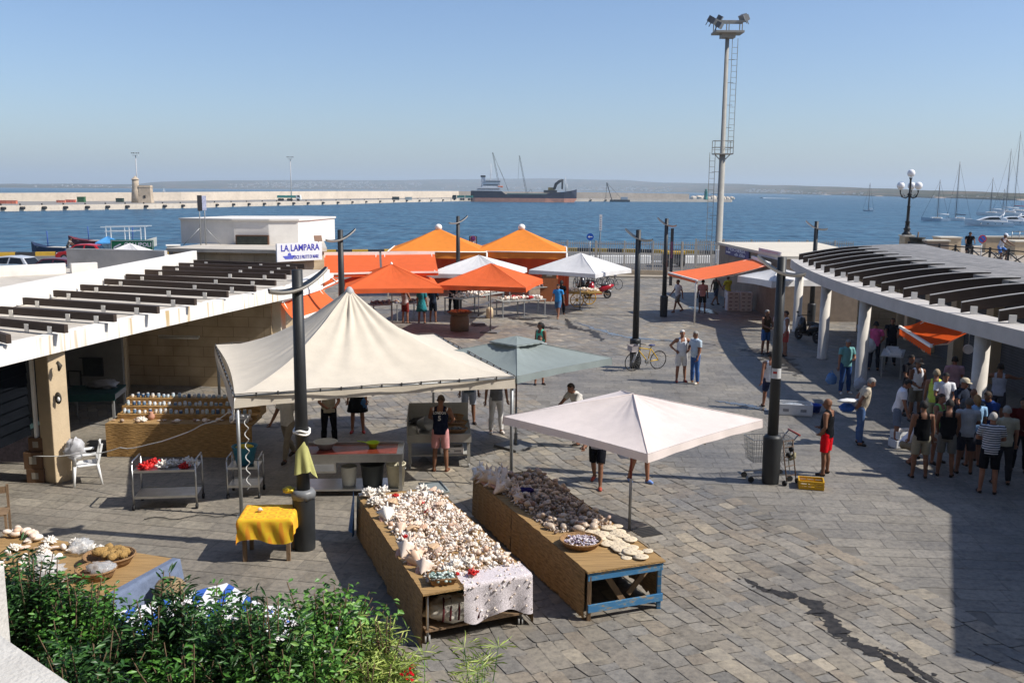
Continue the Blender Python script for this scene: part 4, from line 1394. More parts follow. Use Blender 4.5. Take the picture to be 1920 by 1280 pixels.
# arched beams
EDGE = M('pale beam edge', (.46, .44, .41), .7, .1, 5)
yb = 13.65
while yb < 42.6:
    a = ring(.28, yb)
    bo = MB()
    ed = MB()
    n_ = 9
    dirn = Vector((.965, -.26, 0))
    Lb_ = 3.0
    nn = Vector((-dirn.y, dirn.x, 0))
    tops, bots = [], []
    for i in range(n_+1):
        t = i/n_
        p = a+dirn*(Lb_*t)
        zt = 3.47+.42*math.sin(t*PI*.5)
        zb = 3.22+.38*math.sin(t*PI*.5)
        tops.append((p, zt))
        bots.append((p, zb))
    for i in range(n_):
        (p, z1), (q, z2) = tops[i], tops[i+1]
        u1, u2 = bots[i][1], bots[i+1][1]
        h_ = nn*.05
        c8 = [(p-h_, u1), (q-h_, u2), (q+h_, u2), (p+h_, u1), (p-h_, z1), (q-h_, z2), (q+h_, z2), (p+h_, z1)]
        vs = [(x.x, x.y, z) for x, z in c8]
        fs = [(0, 1, 5, 4), (2, 3, 7, 6), (0, 3, 2, 1), (4, 5, 6, 7)]
        if i == 0:
            fs.append((0, 4, 7, 3))
        if i == n_-1:
            fs.append((1, 2, 6, 5))
        bo.add(vs, fs)
        k_ = nn*.062
        vs = [(p-k_, z1+.002), (q-k_, z2+.002), (q+k_, z2+.002), (p+k_, z1+.002), (p-k_, z1+.022), (q-k_, z2+.022), (q+k_, z2+.022), (p+k_, z1+.022)]
        ed.add([(x.x, x.y, z) for x, z in vs], [(0, 1, 5, 4), (2, 3, 7, 6), (0, 3, 2, 1), (4, 5, 6, 7)]+([(0, 4, 7, 3)] if i == 0 else []))
    o = bo.build('beam', BROWN, rh, world=True)
    for mbx, nm, mt in ((ed, 'cap_strip', EDGE),):
        mbx.v = [(x[0]-14, x[1]-30, x[2]) for x in mbx.v]
        mbx.build(nm, mt, o)
    br_ = MB()
    q = a-nn*.09+dirn*.28
    br_.box((q.x-14, q.y-30, 3.30), (.16, .06, .2), math.atan2(dirn.y, dirn.x))
    br_.build('bracket', WHITE, o)
    yb += 1.65
COLW = M('white column paint', (.62, .58, .52), .7, .08, 2, bump=.2, dirt=.2)
for y in (14.5, 22.6, 30.0, 34.9, 41.8):
    p = ring(.36, y)
    b = MB()
    b.lathe([(.2, 0), (.2, .04), (.185, .05), (.185, 2.82)], (p.x, p.y, 0), 20)
    b.build('column', COLW, rh, world=True)
# back wall with shutters and pilasters
SHUT = tilemat('grey roller shutter', (.085, .085, .09), (.035, .035, .037), 9, .09)
b = MB()
for y0, y1 in zip(ys, ys[1:]):
    a, c = ring(5.0, y0), ring(5.0, y1)
    b.quad((a.x, a.y, 0), (a.x, a.y, 3.75), (c.x, c.y, 3.75), (c.x, c.y, 0))
b.build('wall', SHUT, rh, world=True)
for y in (18, 21.2, 24.4, 27.6, 30.8, 34, 37.2, 40.4, 42.4):
    p = ring(4.85, y)
    MB().box((p.x, p.y, 1.85), (.4, .5, 3.7), math.atan2(nrm(y).y, nrm(y).x)).build('pilaster', CREAM, rh, world=True, bevel=.02)
a, e = ring(3.0, Y1), ring(5.4, Y1)
MB().beam((a.x, a.y, 1.8), (e.x, e.y, 1.8), .2, 3.6).build('wall', TILE, rh, world=True)
# lower end building with the fish shop signs
pe = thing('fish_shop', 'low fish shop with a pale roof and painted signs beyond the curved hall', 'building', (15, 50, 0))
PESW = M('brown stone wall', (.26, .20, .15), .9, .2, 2, bump=.4, dirt=.3)
p0, p1 = D(1349, 460, 57), D(1472, 472, 45)
MB().prism([(p0.x, p0.y), (p1.x, p1.y), (p1.x+4.5, p1.y), (p0.x+6, p0.y+1)], 0, 3.02).build('wall', PESW, pe, world=True)
MB().prism([(p0.x-.12, p0.y+.05), (p1.x-.12, p1.y-.1), (p1.x+4.6, p1.y-.1), (p0.x+6.1, p0.y+1.1)], 3.02, 3.16).build('roof', M('pale roof felt', (.60, .54, .44), .9, .08, 1, dirt=.1), pe, world=True)
u = (p1-p0)
u.z = 0
u.normalize()
un = Vector((-u.y, u.x, 0))*-1
if un.x > 0:
    un = -un
def wallsign(px0, px1, py0, py1, name, label, board, fn):
    # find points on the wall plane
    d0, d1 = ray(px0, (py0+py1)/2), ray(px1, (py0+py1)/2)
    def hit(d):
        k = ((p0-EYE).dot(un)+.06)/d.dot(un)
        return EYE+d*k
    a, c = hit(d0), hit(d1)
    k = (a-EYE).length/F
    hh = (py1-py0)*k
    mid = (a+c)/2
    t = thing(name, label, 'sign', mid, math.atan2(u.y, u.x))
    Lx = (Vector((c.x, c.y, 0))-Vector((a.x, a.y, 0))).length
    MB().box((0, 0, 0), (Lx, .06, hh)).build('board', board, t)
    fn(t, Lx, hh)
def s1(t, Lx, hh):
    wt = M('sign lettering white', (.62, .6, .66), .6)
    b = MB()
    b.text('PESCHERIA', hh*.46, Matrix.Translation((0, -.034, hh*.15)) @ RX, 0, .003, sx=Lx/(hh*3.1))
    b.build('lettering', wt, t)
    b = MB()
    b.text('da Elio', hh*.42, Matrix.Translation((Lx*.12, -.034, -hh*.26)) @ RX, 0, .003, sx=Lx/(hh*2.6), shear=.4)
    b.build('lettering', wt, t)
    b = MB()
    b.ell((-Lx*.33, -.034, -hh*.2), (Lx*.07, .004, hh*.1), 10, 5)
    b.add([(-Lx*.41, -.036, -hh*.28), (-Lx*.39, -.036, -hh*.2), (-Lx*.41, -.036, -hh*.12), (-Lx*.455, -.036, -hh*.12), (-Lx*.455, -.036, -hh*.28)], [(0, 1, 2, 3, 4)])
    b.build('fish_emblem', wt, t)
wallsign(1361, 1405, 464, 481, 'shop_sign', 'purple sign with white lettering PESCHERIA da Elio', M('sign purple', (.06, .05, .17), .6, .1, 4), s1)
def s2(t, Lx, hh):
    b = MB()
    for i in range(3):
        b.box((0, -.034, hh*(.25-.22*i)), (Lx*(.8-.15*i), .005, hh*.07))
    b.build('stripe', M('sign pink', (.5, .25, .28), .7), t)
wallsign(1423, 1464, 469, 483, 'shop_sign', 'faded white sign with pink lines to the right of the purple one', M('sign pale', (.5, .47, .5), .7, .1, 4), s2)
# building out of frame on the right whose shadow falls on the paving
ob = thing('side_building', 'tall pale building standing just beyond the right edge of the view', 'building', (16, 13, 0))
c1, c2, c3 = G(1780, 932), G(1785, 1230), G(1960, 1272)
hh = 5.6
k = hh/math.tan(SUN_EL)
off = Vector((SUN_AZ[0], SUN_AZ[1], 0))*k
q1, q2, q3 = c1+off, c2+off, c3+off
e3 = q2+(q3-q2)*6
MB().prism([(q1.x, q1.y), (q2.x, q2.y), (e3.x, e3.y), (e3.x+3, q1.y+6), (q1.x+1.5, q1.y+6)], 0, hh).build('wall', PLASTER, ob, world=True)
MB().prism([(q1.x+.3, q1.y), (q2.x+.3, q2.y+.2), (e3.x, e3.y+.2), (e3.x+3, q1.y+6), (q1.x+1.5, q1.y+6)], hh, hh+.02).build('roof', ROOFT, ob, world=True)
MB().prism([(q1.x+12.5, q1.y-1), (q2.x+13.5, q2.y-3), (e3.x+14, e3.y-3), (e3.x+14, q1.y+6), (q1.x+12.5, q1.y+6)], hh, hh+11).build('sky_block_storey', PLASTER, ob, world=True)  # unseen upper block added to cut sky light from the right
# ------------------------------------------------------------------ canopies
def fab(name, col, tr=.3):
    return M(name, col, .85, .06, 3, bump=.15, bs=14, spec=.1, transl=tr, dirt=.05)
ORANGE = fab('orange canvas', (.76, .145, .045), .2)
ORG2 = fab('amber orange canvas', (.84, .27, .045), .22)
OFFW = fab('cream canvas', (.70, .63, .52), .16)
PINKW = fab('pale pink canvas', (.84, .75, .715), .25)
WCAN = fab('white canvas', (.80, .79, .78), .28)
SLATE = fab('slate grey canvas', (.255, .295, .29), .15)
def canopy(mb, cs, apex, ze, sag=.05, inward=.05, expo=1.0, n=10, val=.18, wav=.012, wr=0.0, seed=1):
    """cs: plan corners around the pole; four panels that rise to the apex, with a hanging valance"""
    k = len(cs)
    for e in range(k):
        a, b_ = Vector(cs[e]), Vector(cs[(e+1) % k])
        mid = (a+b_)/2
        def edge(u):
            p = a.lerp(b_, u)
            inn = (Vector((apex[0], apex[1]))-mid).normalized()*inward*math.sin(PI*u)
            return p+inn
        def fn(u, v):
            p = edge(u)
            q = Vector((apex[0], apex[1])).lerp(p, v)
            if expo == 1.0:
                z = apex[2]+(ze-apex[2])*v
            else:
                z = ze+(apex[2]-ze)*(1-v)**expo
            z -= sag*math.sin(PI*u)*math.sin(PI*min(1, v*1.02))**.8*(1 if v < 1 else 0)
            if wr:
                th = math.atan2(q.y-apex[1], q.x-apex[0])
                z += wr*math.sin(th*23+seed)*max(0, (1-v))*min(1, v*6)*(.5+noise.noise((th*3, v*3, seed)))
                z += wr*.6*noise.noise((q.x*1.1, q.y*1.1, seed))*math.sin(PI*v)
            return (q.x, q.y, z)
        mb.grid(fn, n, n+4 if expo != 1 else 8)
        if val:
            def fv(u, v):
                p = edge(u)
                o = (p-Vector((apex[0], apex[1]))).normalized()
                w_ = wav*math.sin(u*26+seed)*v+.015*v
                return (p.x+o.x*w_, p.y+o.y*w_, ze-.004-val*v*(1-.12*math.sin(PI*u)))
            mb.grid(fv, 24, 2)
    return mb
def umbrella(name, label, px_base, half, rot, za, ze, mat, pole=ALU, val=.15, vent=False, plate_=True, cross=True, finial=False, base=None, group=None, polecol=None):
    p = G(*px_base) if base is None else Vector((*base, 0))
    t = thing(name, label, 'umbrella', (p.x, p.y, 0), 0, group)
    cs = [(math.cos(rot+PI/4+i*PI/2)*half*1.414, math.sin(rot+PI/4+i*PI/2)*half*1.414) for i in range(4)]
    c = canopy(MB(), cs, (0, 0, za), ze, sag=.085, val=val, wr=.022, n=20, seed=int(px_base[0])).build('canopy', mat, t)
    b = MB()
    for x, y in cs:
        b.tube([(0, 0, za+.004), (x*.5, y*.5, (za+ze)/2+.004), (x, y, ze+.004), (x*1.005, y*1.005, ze-val)], .007, 5)
    for i in range(4):
        (x0, y0), (x1, y1) = cs[i], cs[(i+1) % 4]
        b.tube([(x0*(1-s_)+x1*s_, y0*(1-s_)+y1*s_, ze+.003) for s_ in (0, .02)], .006, 4)
    b.build('seam', mat, c)
    if vent:
        canopy(MB(), [(x*.28, y*.28) for x, y in cs], (0, 0, za+.07), za+.06-(za-ze)*.26, sag=.01, inward=-.02, val=.03, n=8, wr=.02).build('vent', mat, c)
    b = MB()
    b.tube([(0, 0, .03), (0, 0, 1.0)], .027, 8)
    b.build('pole', pole, t)
    b = MB()
    b.tube([(0, 0, 1.0), (0, 0, za-.03)], .022, 8)
    b.build('pole', polecol or pole, t)
    for i in range(8):
        th = rot+i*PI/4
        ln = half*(1.414 if i % 2 else 1.0)
        b = MB()
        dq = 0 if i % 2 else .1
        b.beam((0, 0, za-.09-dq*.3), (math.cos(th)*ln*.96, math.sin(th)*ln*.96, ze-.06-dq), .02, .03)
        b.beam((math.cos(th)*.04, math.sin(th)*.04, ze-.25), (math.cos(th)*ln*.5, math.sin(th)*ln*.5, (za+ze)/2-.1-dq), .015, .02)
        b.build('rib', ALU, t)
    if finial:
        MB().lathe([(.05, 0), (.06, .05), (.03, .1), (0, .12)], (0, 0, za-.02), 10).build('finial', WHITE, t)
    if plate_:
        b = MB()
        b.box((0, 0, .045), (.75, .75, .05), rot)
        b.cyl((0, 0, .05), (0, 0, .35), .04, n=10)
        for i in range(4):
            b.box((math.cos(rot+PI/4+i*PI/2)*.5, math.sin(rot+PI/4+i*PI/2)*.5, .012), (.06, .06, .024), rot)
        b.build('base_plate', M('grey steel plate', (.14, .14, .14), .6, .2, 4), t)
    return t
def rotfrom(pc, corner):
    return math.atan2(corner[1]-pc[1], corner[0]-pc[0])-PI/4
RED = M('dark red pole', (.22, .045, .03), .6, .2, 5)
umbrella('market_umbrella', 'pale pink square umbrella with a dark red pole over the shell tables', (1180, 994), 1.66, rotfrom(G(1180, 994), G(1437, 790, 2.1)), 2.58, 2.13, PINKW, polecol=RED, val=.14, plate_=False)
gb = G(967, 838)
umbrella('market_umbrella', 'slate grey square umbrella with a vent behind the big cream tent', (967, 838), 1.62, rotfrom(gb, G(1150, 673, 2.2)), 2.68, 2.22, SLATE, val=.16, vent=True, polecol=M('dark rust pole', (.1, .05, .04), .6))
umbrella('market_umbrella', 'orange square umbrella left of the two, in front of the orange awnings', (735, 625), 2.0, R(10), 3.03, 2.2, ORANGE, base=(-5.15, 39.9), val=.2, finial=True)
umbrella('market_umbrella', 'orange square umbrella right of the two, standing over the stone bollard', (918, 621), 1.95, R(-12), 3.03, 2.22, ORANGE, base=(-.95, 40.8), val=.2)
umbrella('market_umbrella', 'white square umbrella peeping out behind the right orange umbrella', (905, 590), 2.1, R(-8), 3.05, 2.3, WCAN, base=(-1.65, 45.6), val=.2)
umbrella('market_umbrella', 'white square umbrella at the right end of the stalls over the cart', (1086, 582), 1.95, R(-34), 2.98, 2.12, WCAN, base=(3.55, 48.9), val=.2)
# main cream tent
Tc = [G(440, 741, 2.37), G(965, 706, 2.37), G(790, 621, 2.37), G(404, 646, 2.37)]
Tc[2] = Tc[3]+(Tc[1]-Tc[0])
ap = sum(Tc, Vector())/4
mt = thing('market_tent', 'big cream peaked tent on grey posts over the fish counters', 'tent', (ap.x, ap.y, 0))
apx = D(655, 541, ap.y)
cs = [(q.x-ap.x, q.y-ap.y) for q in Tc]
tcan = canopy(MB(), cs, (apx.x-ap.x, 0, apx.z), 2.37, sag=.0, inward=.10, expo=1.75, n=40, val=.24, wav=.02, wr=.05, seed=2).build('canopy', OFFW, mt)
MB().lathe([(.14, -.16), (.09, -.03), (.05, .03), (.0, .05)], (apx.x-ap.x, 0, apx.z), 10).build('cap', M('tent cap grey', (.4, .4, .4), .7), tcan)
for i, q in enumerate(cs):
    b = MB()
    b.cyl((q[0]*.985, q[1]*.985, 0), (q[0]*.985, q[1]*.985, 2.36), .036, n=10)
    b.box((q[0]*.985, q[1]*.985, .01), (.16, .16, .02))
    b.build('post', ALU, mt)
b = MB()
for i in range(4):
    b.cyl((*cs[i], 2.35), (*cs[(i+1) % 4], 2.35), .02, n=6)
b.build('frame', ALU, mt)
b = MB()
for i in range(4):
    a, c = Vector((*cs[i], 2.39)), Vector((*cs[(i+1) % 4], 2.39))
    b.tube([a.lerp(c, k/14)+Vector((0, -.02 if i == 0 else 0, .012*math.sin(k*2.1))) for k in range(15)], .009, 5)
    for k in range(1, 14):
        q = a.lerp(c, k/14)
        b.box((q.x, q.y-.025, 2.37), (.03, .03, .07))
b.build('lacing', M('tent cord', (.08, .075, .07), .8), mt)
b = MB()
a, c = Vector((*cs[3], 0)), Vector((*cs[0], 0))
b.grid(lambda u, v: (a.x+(c.x-a.x)*u-.03-.06*math.sin(u*9)*v*.3, a.y+(c.y-a.y)*u, 2.33-v*(.22+.1*math.sin(u*2.6))), 30, 3)
b.build('side_flap', OFFW, mt)
MB().tube([(cs[0][0], cs[0][1], 2.32), (cs[0][0]-.04, cs[0][1]-.02, 1.9), (cs[3][0]*.2+cs[0][0]*.8, cs[3][1]*.2+cs[0][1]*.8, 2.3)], .012, 5).build('tie_rope', WHITE, mt)
# twin amber pagoda tents
def pagoda(px_apex, Yc, hw, label, rot):
    q = D(px_apex[0], px_apex[1]+3, Yc)
    t = thing('pagoda_tent', label, 'tent', (q.x, Yc, 0), rot, 'twin amber orange tents at the back')
    cs = [(-hw, -hw), (hw, -hw), (hw, hw), (-hw, hw)]
    c = canopy(MB(), cs, (0, 0, q.z), 2.62, sag=.04, inward=.04, expo=1.12, n=14, val=.42, wav=.03, seed=5).build('canopy', ORG2, t)
    b = MB()
    b.ell((0, 0, q.z+.06), (.22, .22, .2), 12, 8)
    b.build('cap', WHITE, c)
    b = MB()
    for i in range(4):
        b.cyl((*cs[i], 2.63), (*cs[(i+1) % 4], 2.63), .035, n=6)
    b.build('eave_trim', WHITE, t)
    for i in range(4):
        MB().cyl((*cs[i], 0), (*cs[i], 2.6), .05, n=8).build('post', WHITE, t)
    b = MB()
    b.grid(lambda u, v: (-hw+2*hw*u, hw*.8+.09*math.sin(u*34), 2.5-2.5*v), 60, 2)
    OC = M('orange curtain', None, .9, .1, 2, island=[(.62, .10, .03), (.5, .08, .03)], transl=.2)
    b.build('curtain', OC, t)
    b = MB()
    b.grid(lambda u, v: (hw*.96+.06*math.sin(u*30), -hw+.8*u, 2.5-2.5*v), 30, 2)
    b.build('curtain', OC, t)
pagoda((822, 425), 57, 2.85, 'left one of the twin amber orange peaked tents', R(3))
pagoda((978, 425), 57.5, 2.75, 'right one of the twin amber orange peaked tents', R(-3))
# awnings
def awning(label, b0, b1, f1, f0, mat, val=.2, posts=(), group=None, scal=0, stripes=False):
    """b0,b1: wall bar ends; f0,f1: front bar ends (world points)"""
    c = (b0+b1+f0+f1)/4
    t = thing('awning', label, 'awning', (c.x, c.y, 0), 0, group)
    b = MB()
    b.grid(lambda u, v: tuple((b0.lerp(b1, u)).lerp(f0.lerp(f1, u), v)+Vector((0, 0, -.05*math.sin(PI*v)+.006*math.sin(u*40)*v))), 16, 6)
    fr = (f1-f0)
    def fv(u, v):
        p = f0.lerp(f1, u)
        sc2 = .25*abs(math.sin(u*scal*PI)) if scal else 0
        return (p.x, p.y, p.z-.03-val*v*(1-sc2))
    if val:
        b.grid(fv, 48, 2)
    b.build('canvas', mat, t, world=True)
    MB().beam(f0, f1, .07, .07).build('front_bar', WHITE, t, world=True)
    MB().beam(b0+Vector((0, 0, .05)), b1+Vector((0, 0, .05)), .14, .14).build('cassette', WHITE, t, world=True)
    for u in (.06, .94):
        a, d = b0.lerp(b1, u), f0.lerp(f1, u)
        m_ = (a+d)/2+Vector((0, 0, -.16))
        MB().tube([a, m_, d], .025, 6).build('arm', WHITE, t, world=True)
    for q in posts:
        MB().tube([(q.x, q.y, 0), (q.x, q.y, q.z-.1), (q.x+.1, q.y+.03, q.z)], .04, 8).build('post', WHITE, t, world=True)
    return t
awning('wide orange awning of the fish shop on a white post', G(1411, 484, 2.75), G(1443, 497, 2.75), G(1308, 526, 2.06), G(1253, 511, 2.06), fab('coral orange canvas', (.80, .17, .06), .05), .12, posts=[G(1305, 526, 2.05)])
awning('small bright orange awning with a scalloped edge under the curved roof', G(1731, 600, 2.62), G(1818, 622, 2.62), G(1746, 649, 2.3), G(1687, 612, 2.3), fab('vivid orange canvas', (.85, .12, .018), .3), .24, scal=14)
awning('left half of the double orange awning beside the blue lettered sign', G(602, 478, 3.15), G(711, 477, 3.15), G(713, 511, 2.62), G(605, 514, 2.62), ORANGE, .12, group='double orange awning')
awning('right half of the double orange awning beside the blue lettered sign', G(715, 477, 3.15), G(815, 476, 3.15), G(822, 510, 2.62), G(717, 511, 2.62), ORANGE, .12, group='double orange awning')
awning('steep orange awning between the cream wall and the big tent', G(525, 566, 2.75), G(602, 541, 2.75), G(640, 572, 2.15), G(552, 600, 2.15), ORANGE, .1)
awning('narrow orange awning just above the steep one', G(588, 536, 2.8), G(622, 518, 2.8), G(642, 522, 2.5), G(600, 541, 2.5), ORANGE, .08)
q = G(1425, 590)
umbrella('market_umbrella', 'drooping greyish white umbrella by the fish shop front', (1425, 600), 1.35, R(20), 2.72, 2.25, WCAN, base=(12.4, 43.6), val=.3, plate_=True)
q = D(243, 456, 55)
t = umbrella('market_umbrella', 'white peaked gazebo top showing over the grey parapet', (243, 600), 2.0, R(0), q.z, q.z-.95, WCAN, base=(q.x, 55), val=.2)
# ------------------------------------------------------------------ lamp posts with curved blades
LENS = M('pale lamp underside', (.55, .52, .47), .5, .08, 6)
def lamp(px, py, label, rz, h=4.86, flip=1, base=None):
    p = G(px, py) if base is None else Vector((*base, 0))
    t = thing('lamp_post', label, 'lamp post', (p.x, p.y, 0), rz, 'dark lamp posts with curved blades')
    b = MB()
    b.lathe([(.175, 0), (.18, .02), (.195, 1.0), (.19, 1.03), (.14, 1.07), (.11, 1.08)], n=18)
    b.build('base', LAMPG, t)
    b = MB()
    b.lathe([(.115, 1.05), (.09, h), (.0, h+.01)], n=16)
    b.build('pole', LAMPG, t)
    def fn(top):
        def f(u, v):
            s_ = u-.5
            w_ = .15*(1-.55*abs(2*s_)**2.2)
            x = s_*.98
            z = h-.28+flip*.34*s_+.62*s_*s_
            y = (v-.5)*2*w_-.05
            z -= .05*(1-(2*v-1)**2)*(1 if not top else .2)
            return (x, y, z)
        return f
    b = MB()
    b.grid(fn(True), 16, 6)
    top = b.build('lamp_blade', LAMPG, t)
    b = MB()
    b.grid(lambda u, v: tuple(Vector(fn(False)(u, 1-v))+Vector((0, 0, -.03))), 16, 6)
    b.grid(lambda u, v: tuple(Vector(fn(True)(u, 0))*(1-v)+(Vector(fn(False)(u, 0))+Vector((0, 0, -.03)))*v), 16, 1)
    b.grid(lambda u, v: tuple(Vector(fn(True)(u, 1))*v+(Vector(fn(False)(u, 1))+Vector((0, 0, -.03)))*(1-v)), 16, 1)
    b.build('lens', LENS, top)
    return t
lamp(572, 1028, 'nearest lamp post, in front of the big cream tent', R(28), flip=1)
lamp(0, 0, 'lamp post rising just behind the peak of the cream tent', R(25), base=(-5.65, 30.9), flip=1)
lamp(859, 585, 'lamp post rising between the twin amber tents', R(20), flip=1)
lamp(1190, 690, 'lamp post with bicycles leaning on its foot', R(155), flip=1)
lamp(1244, 594, 'lamp post standing at the corner of the fish shop awning', R(150), flip=1)
lamp(1444, 905, 'near right lamp post with a shopping trolley against its foot', R(-20), flip=-1)
lamp(0, 0, 'lamp post top showing over the far end of the curved roof', R(155), base=(14.0, 43.6), flip=1)
# ------------------------------------------------------------------ tall floodlight mast
mp_ = G(1345, 515)
mh = D(1355, 62, mp_.y).z
tw = thing('floodlight_mast', 'very tall grey floodlight mast with ladders and platforms on the quay', 'light mast', (mp_.x, mp_.y, 0))
GALV = M('galvanised steel', (.31, .295, .26), .7, .12, 2)
zm = D(1350, 289, mp_.y).z
b = MB()
b.lathe([(.36, 0), (.36, .1), (.27, .12), (.22, zm), (.18, zm+.02), (.145, mh)], n=16)
b.build('mast', GALV, tw)
def ladder(x, z0, z1, nm='ladder', cage=False):
    b = MB()
    for s_ in (-.2, .2):
        b.beam((x+s_, -.1, z0), (x+s_, -.1, z1), .035, .035)
    n_ = int((z1-z0)/.42)
    for i in range(n_):
        b.beam((x-.2, -.1, z0+i*.42), (x+.2, -.1, z0+i*.42), .025, .025)
    for i in range(int((z1-z0)/1.6)+1):
        z = z0+.3+i*1.6
        b.beam((x, -.1, z), (0, 0, z), .03, .03)
    b.build(nm, GALV, tw)
ladder(-.75, 2.5, zm+.1)
ladder(.55, zm, mh-.4)
def rail_platform(z, w_, hgt, x0=0):
    b = MB()
    b.box((x0, 0, z), (w_, w_*.7, .08))
    b.beam((x0-w_*.4, 0, z-.05), (0, 0, z-.6), .06, .06)
    b.beam((x0+w_*.4, 0, z-.05), (0, 0, z-.6), .06, .06)
    pl = b.build('platform', GALV, tw)
    b = MB()
    a, d = w_/2, w_*.35
    cs = [(x0-a, -d), (x0+a, -d), (x0+a, d), (x0-a, d)]
    for i in range(4):
        for zz in (hgt*.5, hgt):
            b.beam((*cs[i], z+zz), (*cs[(i+1) % 4], z+zz), .035, .035)
        b.beam((*cs[i], z), (*cs[i], z+hgt), .04, .04)
    b.build('guard_rail', GALV, pl)
rail_platform(zm, 1.35, .95)
b = MB()
b.box((0, 0, mh), (2.1, 1.5, .14))
b.box((0, 0, mh-.22), (1.0, .8, .3))
b.beam((-1.1, -.4, mh+.75), (1.1, -.4, mh+.75), .09, .12)
b.beam((-1.1, .4, mh+.75), (1.1, .4, mh+.75), .09, .12)
for x in (-.95, 0, .95):
    for y in (-.4, .4):
        b.beam((x, y, mh), (x, y, mh+.8), .06, .06)
b.build('platform', GALV, tw)
for x, y, z, r_ in ((-1.15, -.5, mh+.75, 20), (-.75, -.6, mh+.45, 20), (-1.25, .1, mh+.95, 25), (-.62, .1, mh+1.0, 25), (1.05, -.2, mh+1.05, -20), (1.3, .3, mh+1.08, -20)):
    b = MB()
    b.box((0, 0, 0), (.5, .34, .4))
    b.box((0, -.18, .0), (.54, .05, .44), mi=1)
    b.beam((0, .1, -.2), (0, .1, -.5), .05, .05)
    o = b.build('floodlight', [M('floodlight housing', (.12, .12, .12), .5), M('floodlight glass', (.22, .23, .24), .2)], tw)
    o.location = (x, y, z)
    o.rotation_euler = (R(30), 0, R(r_*3))
b = MB()
b.bx(-.3, .3, -.75, -.4, .9, 1.9)
b.build('switch_box', M('box white', (.6, .6, .6), .6), tw)
# ------------------------------------------------------------------ road signs
def disc_sign(px, py, Y, rad, label, kind):
    p = D(px, py, Y)
    t = thing('road_sign', label, 'road sign', (p.x, Y, 0))
    MB().cyl((0, .03, 0), (0, .03, p.z), .03, n=8).build('pole', ALU, t)
    b = MB()
    b.cyl((0, 0, p.z), (0, -.02, p.z), rad, n=24)
    if kind == 'arrow':
        d = b.build('disc', M('sign road blue', (.01, .09, .42), .5), t)
        b = MB()
        z = p.z
        b.add([(-.62*rad, -.025, z), (-.2*rad, -.025, z+.36*rad), (-.2*rad, -.025, z+.12*rad), (.6*rad, -.025, z+.12*rad), (.6*rad, -.025, z-.12*rad), (-.2*rad, -.025, z-.12*rad), (-.2*rad, -.025, z-.36*rad)], [(6, 5, 2, 1, 0), (5, 4, 3, 2)])
        b.build('arrow', WHITE, t)
    else:
        d = b.build('disc', M('sign red', (.45, .02, .02), .5), t)
        b = MB()
        b.cyl((0, -.021, p.z), (0, -.026, p.z), rad*.76, n=24)
        b.build('inner_disc', M('sign road blue', None), d)
        b = MB()
        b.beam((-.55*rad, -.032, p.z+.55*rad), (.55*rad, -.032, p.z-.55*rad), .012, .14*rad)
        if kind == 'noparking2':
            b.beam((-.55*rad, -.034, p.z-.55*rad), (.55*rad, -.034, p.z+.55*rad), .012, .14*rad)
        b.build('bar', M('sign red', None), d)
    return t
disc_sign(1106.5, 444, 71, .27, 'round blue road sign with a white arrow pointing left', 'arrow')
t = disc_sign(887, 447, 62, .17, 'no stopping sign on a dark board behind the amber tents', 'noparking2')
b = MB()
zz = D(888, 450, 62).z
b.bx(-.26, .26, .05, .08, zz-.42, zz+.26)
b.bx(-.2, .2, .03, .049, zz-.4, zz+.22, 1)
b.build('board', [M('panel back', None), M('sign pale', None)], t)
disc_sign(1842, 448, 60, .26, 'round grey blue no parking sign by the promenade railing', 'noparking')
p = D(1126.5, 470, 71)
zt = D(1126.5, 404, 71).z
t = thing('banner_pole', 'slim pole with a tall narrow white banner behind the railing', 'banner', (p.x, 71.6, 0))
MB().cyl((0, 0, 0), (0, 0, zt), .03, n=6).build('pole', ALU, t)
MB().cyl((-.3, .3, 0), (-.02, 0, zt-1.2), .018, n=6).build('stay', M('dark wire', (.05, .05, .05), .7), t)
b = MB()
b.bx(-.1, .1, -.05, -.02, zt-1.15, zt+.05)
bb = b.build('banner', M('banner white', (.75, .74, .72), .7, .05, 3), t)
b = MB()
for k in range(6):
    b.bx(-.05, .05, -.056, -.051, zt-1.05+k*.17, zt-.97+k*.17)
b.build('lettering', M('banner grey', (.3, .3, .34), .7), bb)
p = D(1260, 455, 62)
t = thing('info_totem', 'narrow dark information panel behind the awning lamp post', 'sign', (p.x, 62, 0))
MB().bx(-.1, .1, 0, .05, 0, D(1260, 428, 62).z).build('panel', M('panel back', None), t)
MB().bx(-.07, .07, -.01, 0, 1.8, 2.9).build('print', M('panel print', (.12, .04, .08), .6, .5, 8), t)
# big green town sign beyond the left hall
p0_, p1_ = D(207, 456, 68), D(288, 456, 68)
zc = p0_.z
t = thing('town_sign', 'large green road sign reading GALLIPOLI beyond the grey parapet', 'road sign', ((p0_.x+p1_.x)/2, 68, 0))
wd2 = p1_.x-p0_.x
GRN = M('sign green', (.0, .12, .05), .5, .08, 2)
SW = M('sign lettering white', None)
b = MB()
b.box((0, 0, zc-.32), (wd2, .06, 1.15), mi=0)
bd = b.build('board', GRN, t, bevel=.02)
b = MB()
w2, h2 = wd2/2-.06, .51
for z in (zc-.32-h2, zc-.32+h2):
    b.beam((-w2, -.036, z), (w2, -.036, z), .006, .03)
for x in (-w2, w2):
    b.beam((x, -.036, zc-.32-h2), (x, -.036, zc-.32+h2), .03, .006)
b.build('border', SW, t)
b = MB()
b.text('GALLIPOLI', .42, Matrix.Translation((.42, -.034, zc-.1)) @ RX, 0, .003)
b.build('lettering', SW, t)
b = MB()
b.beam((-1.3, -.036, zc-.3), (-.8, -.036, zc-.05), .006, .1)
b.beam((-1.3, -.036, zc-.3), (-1.3, -.036, zc-.62), .1, .006)
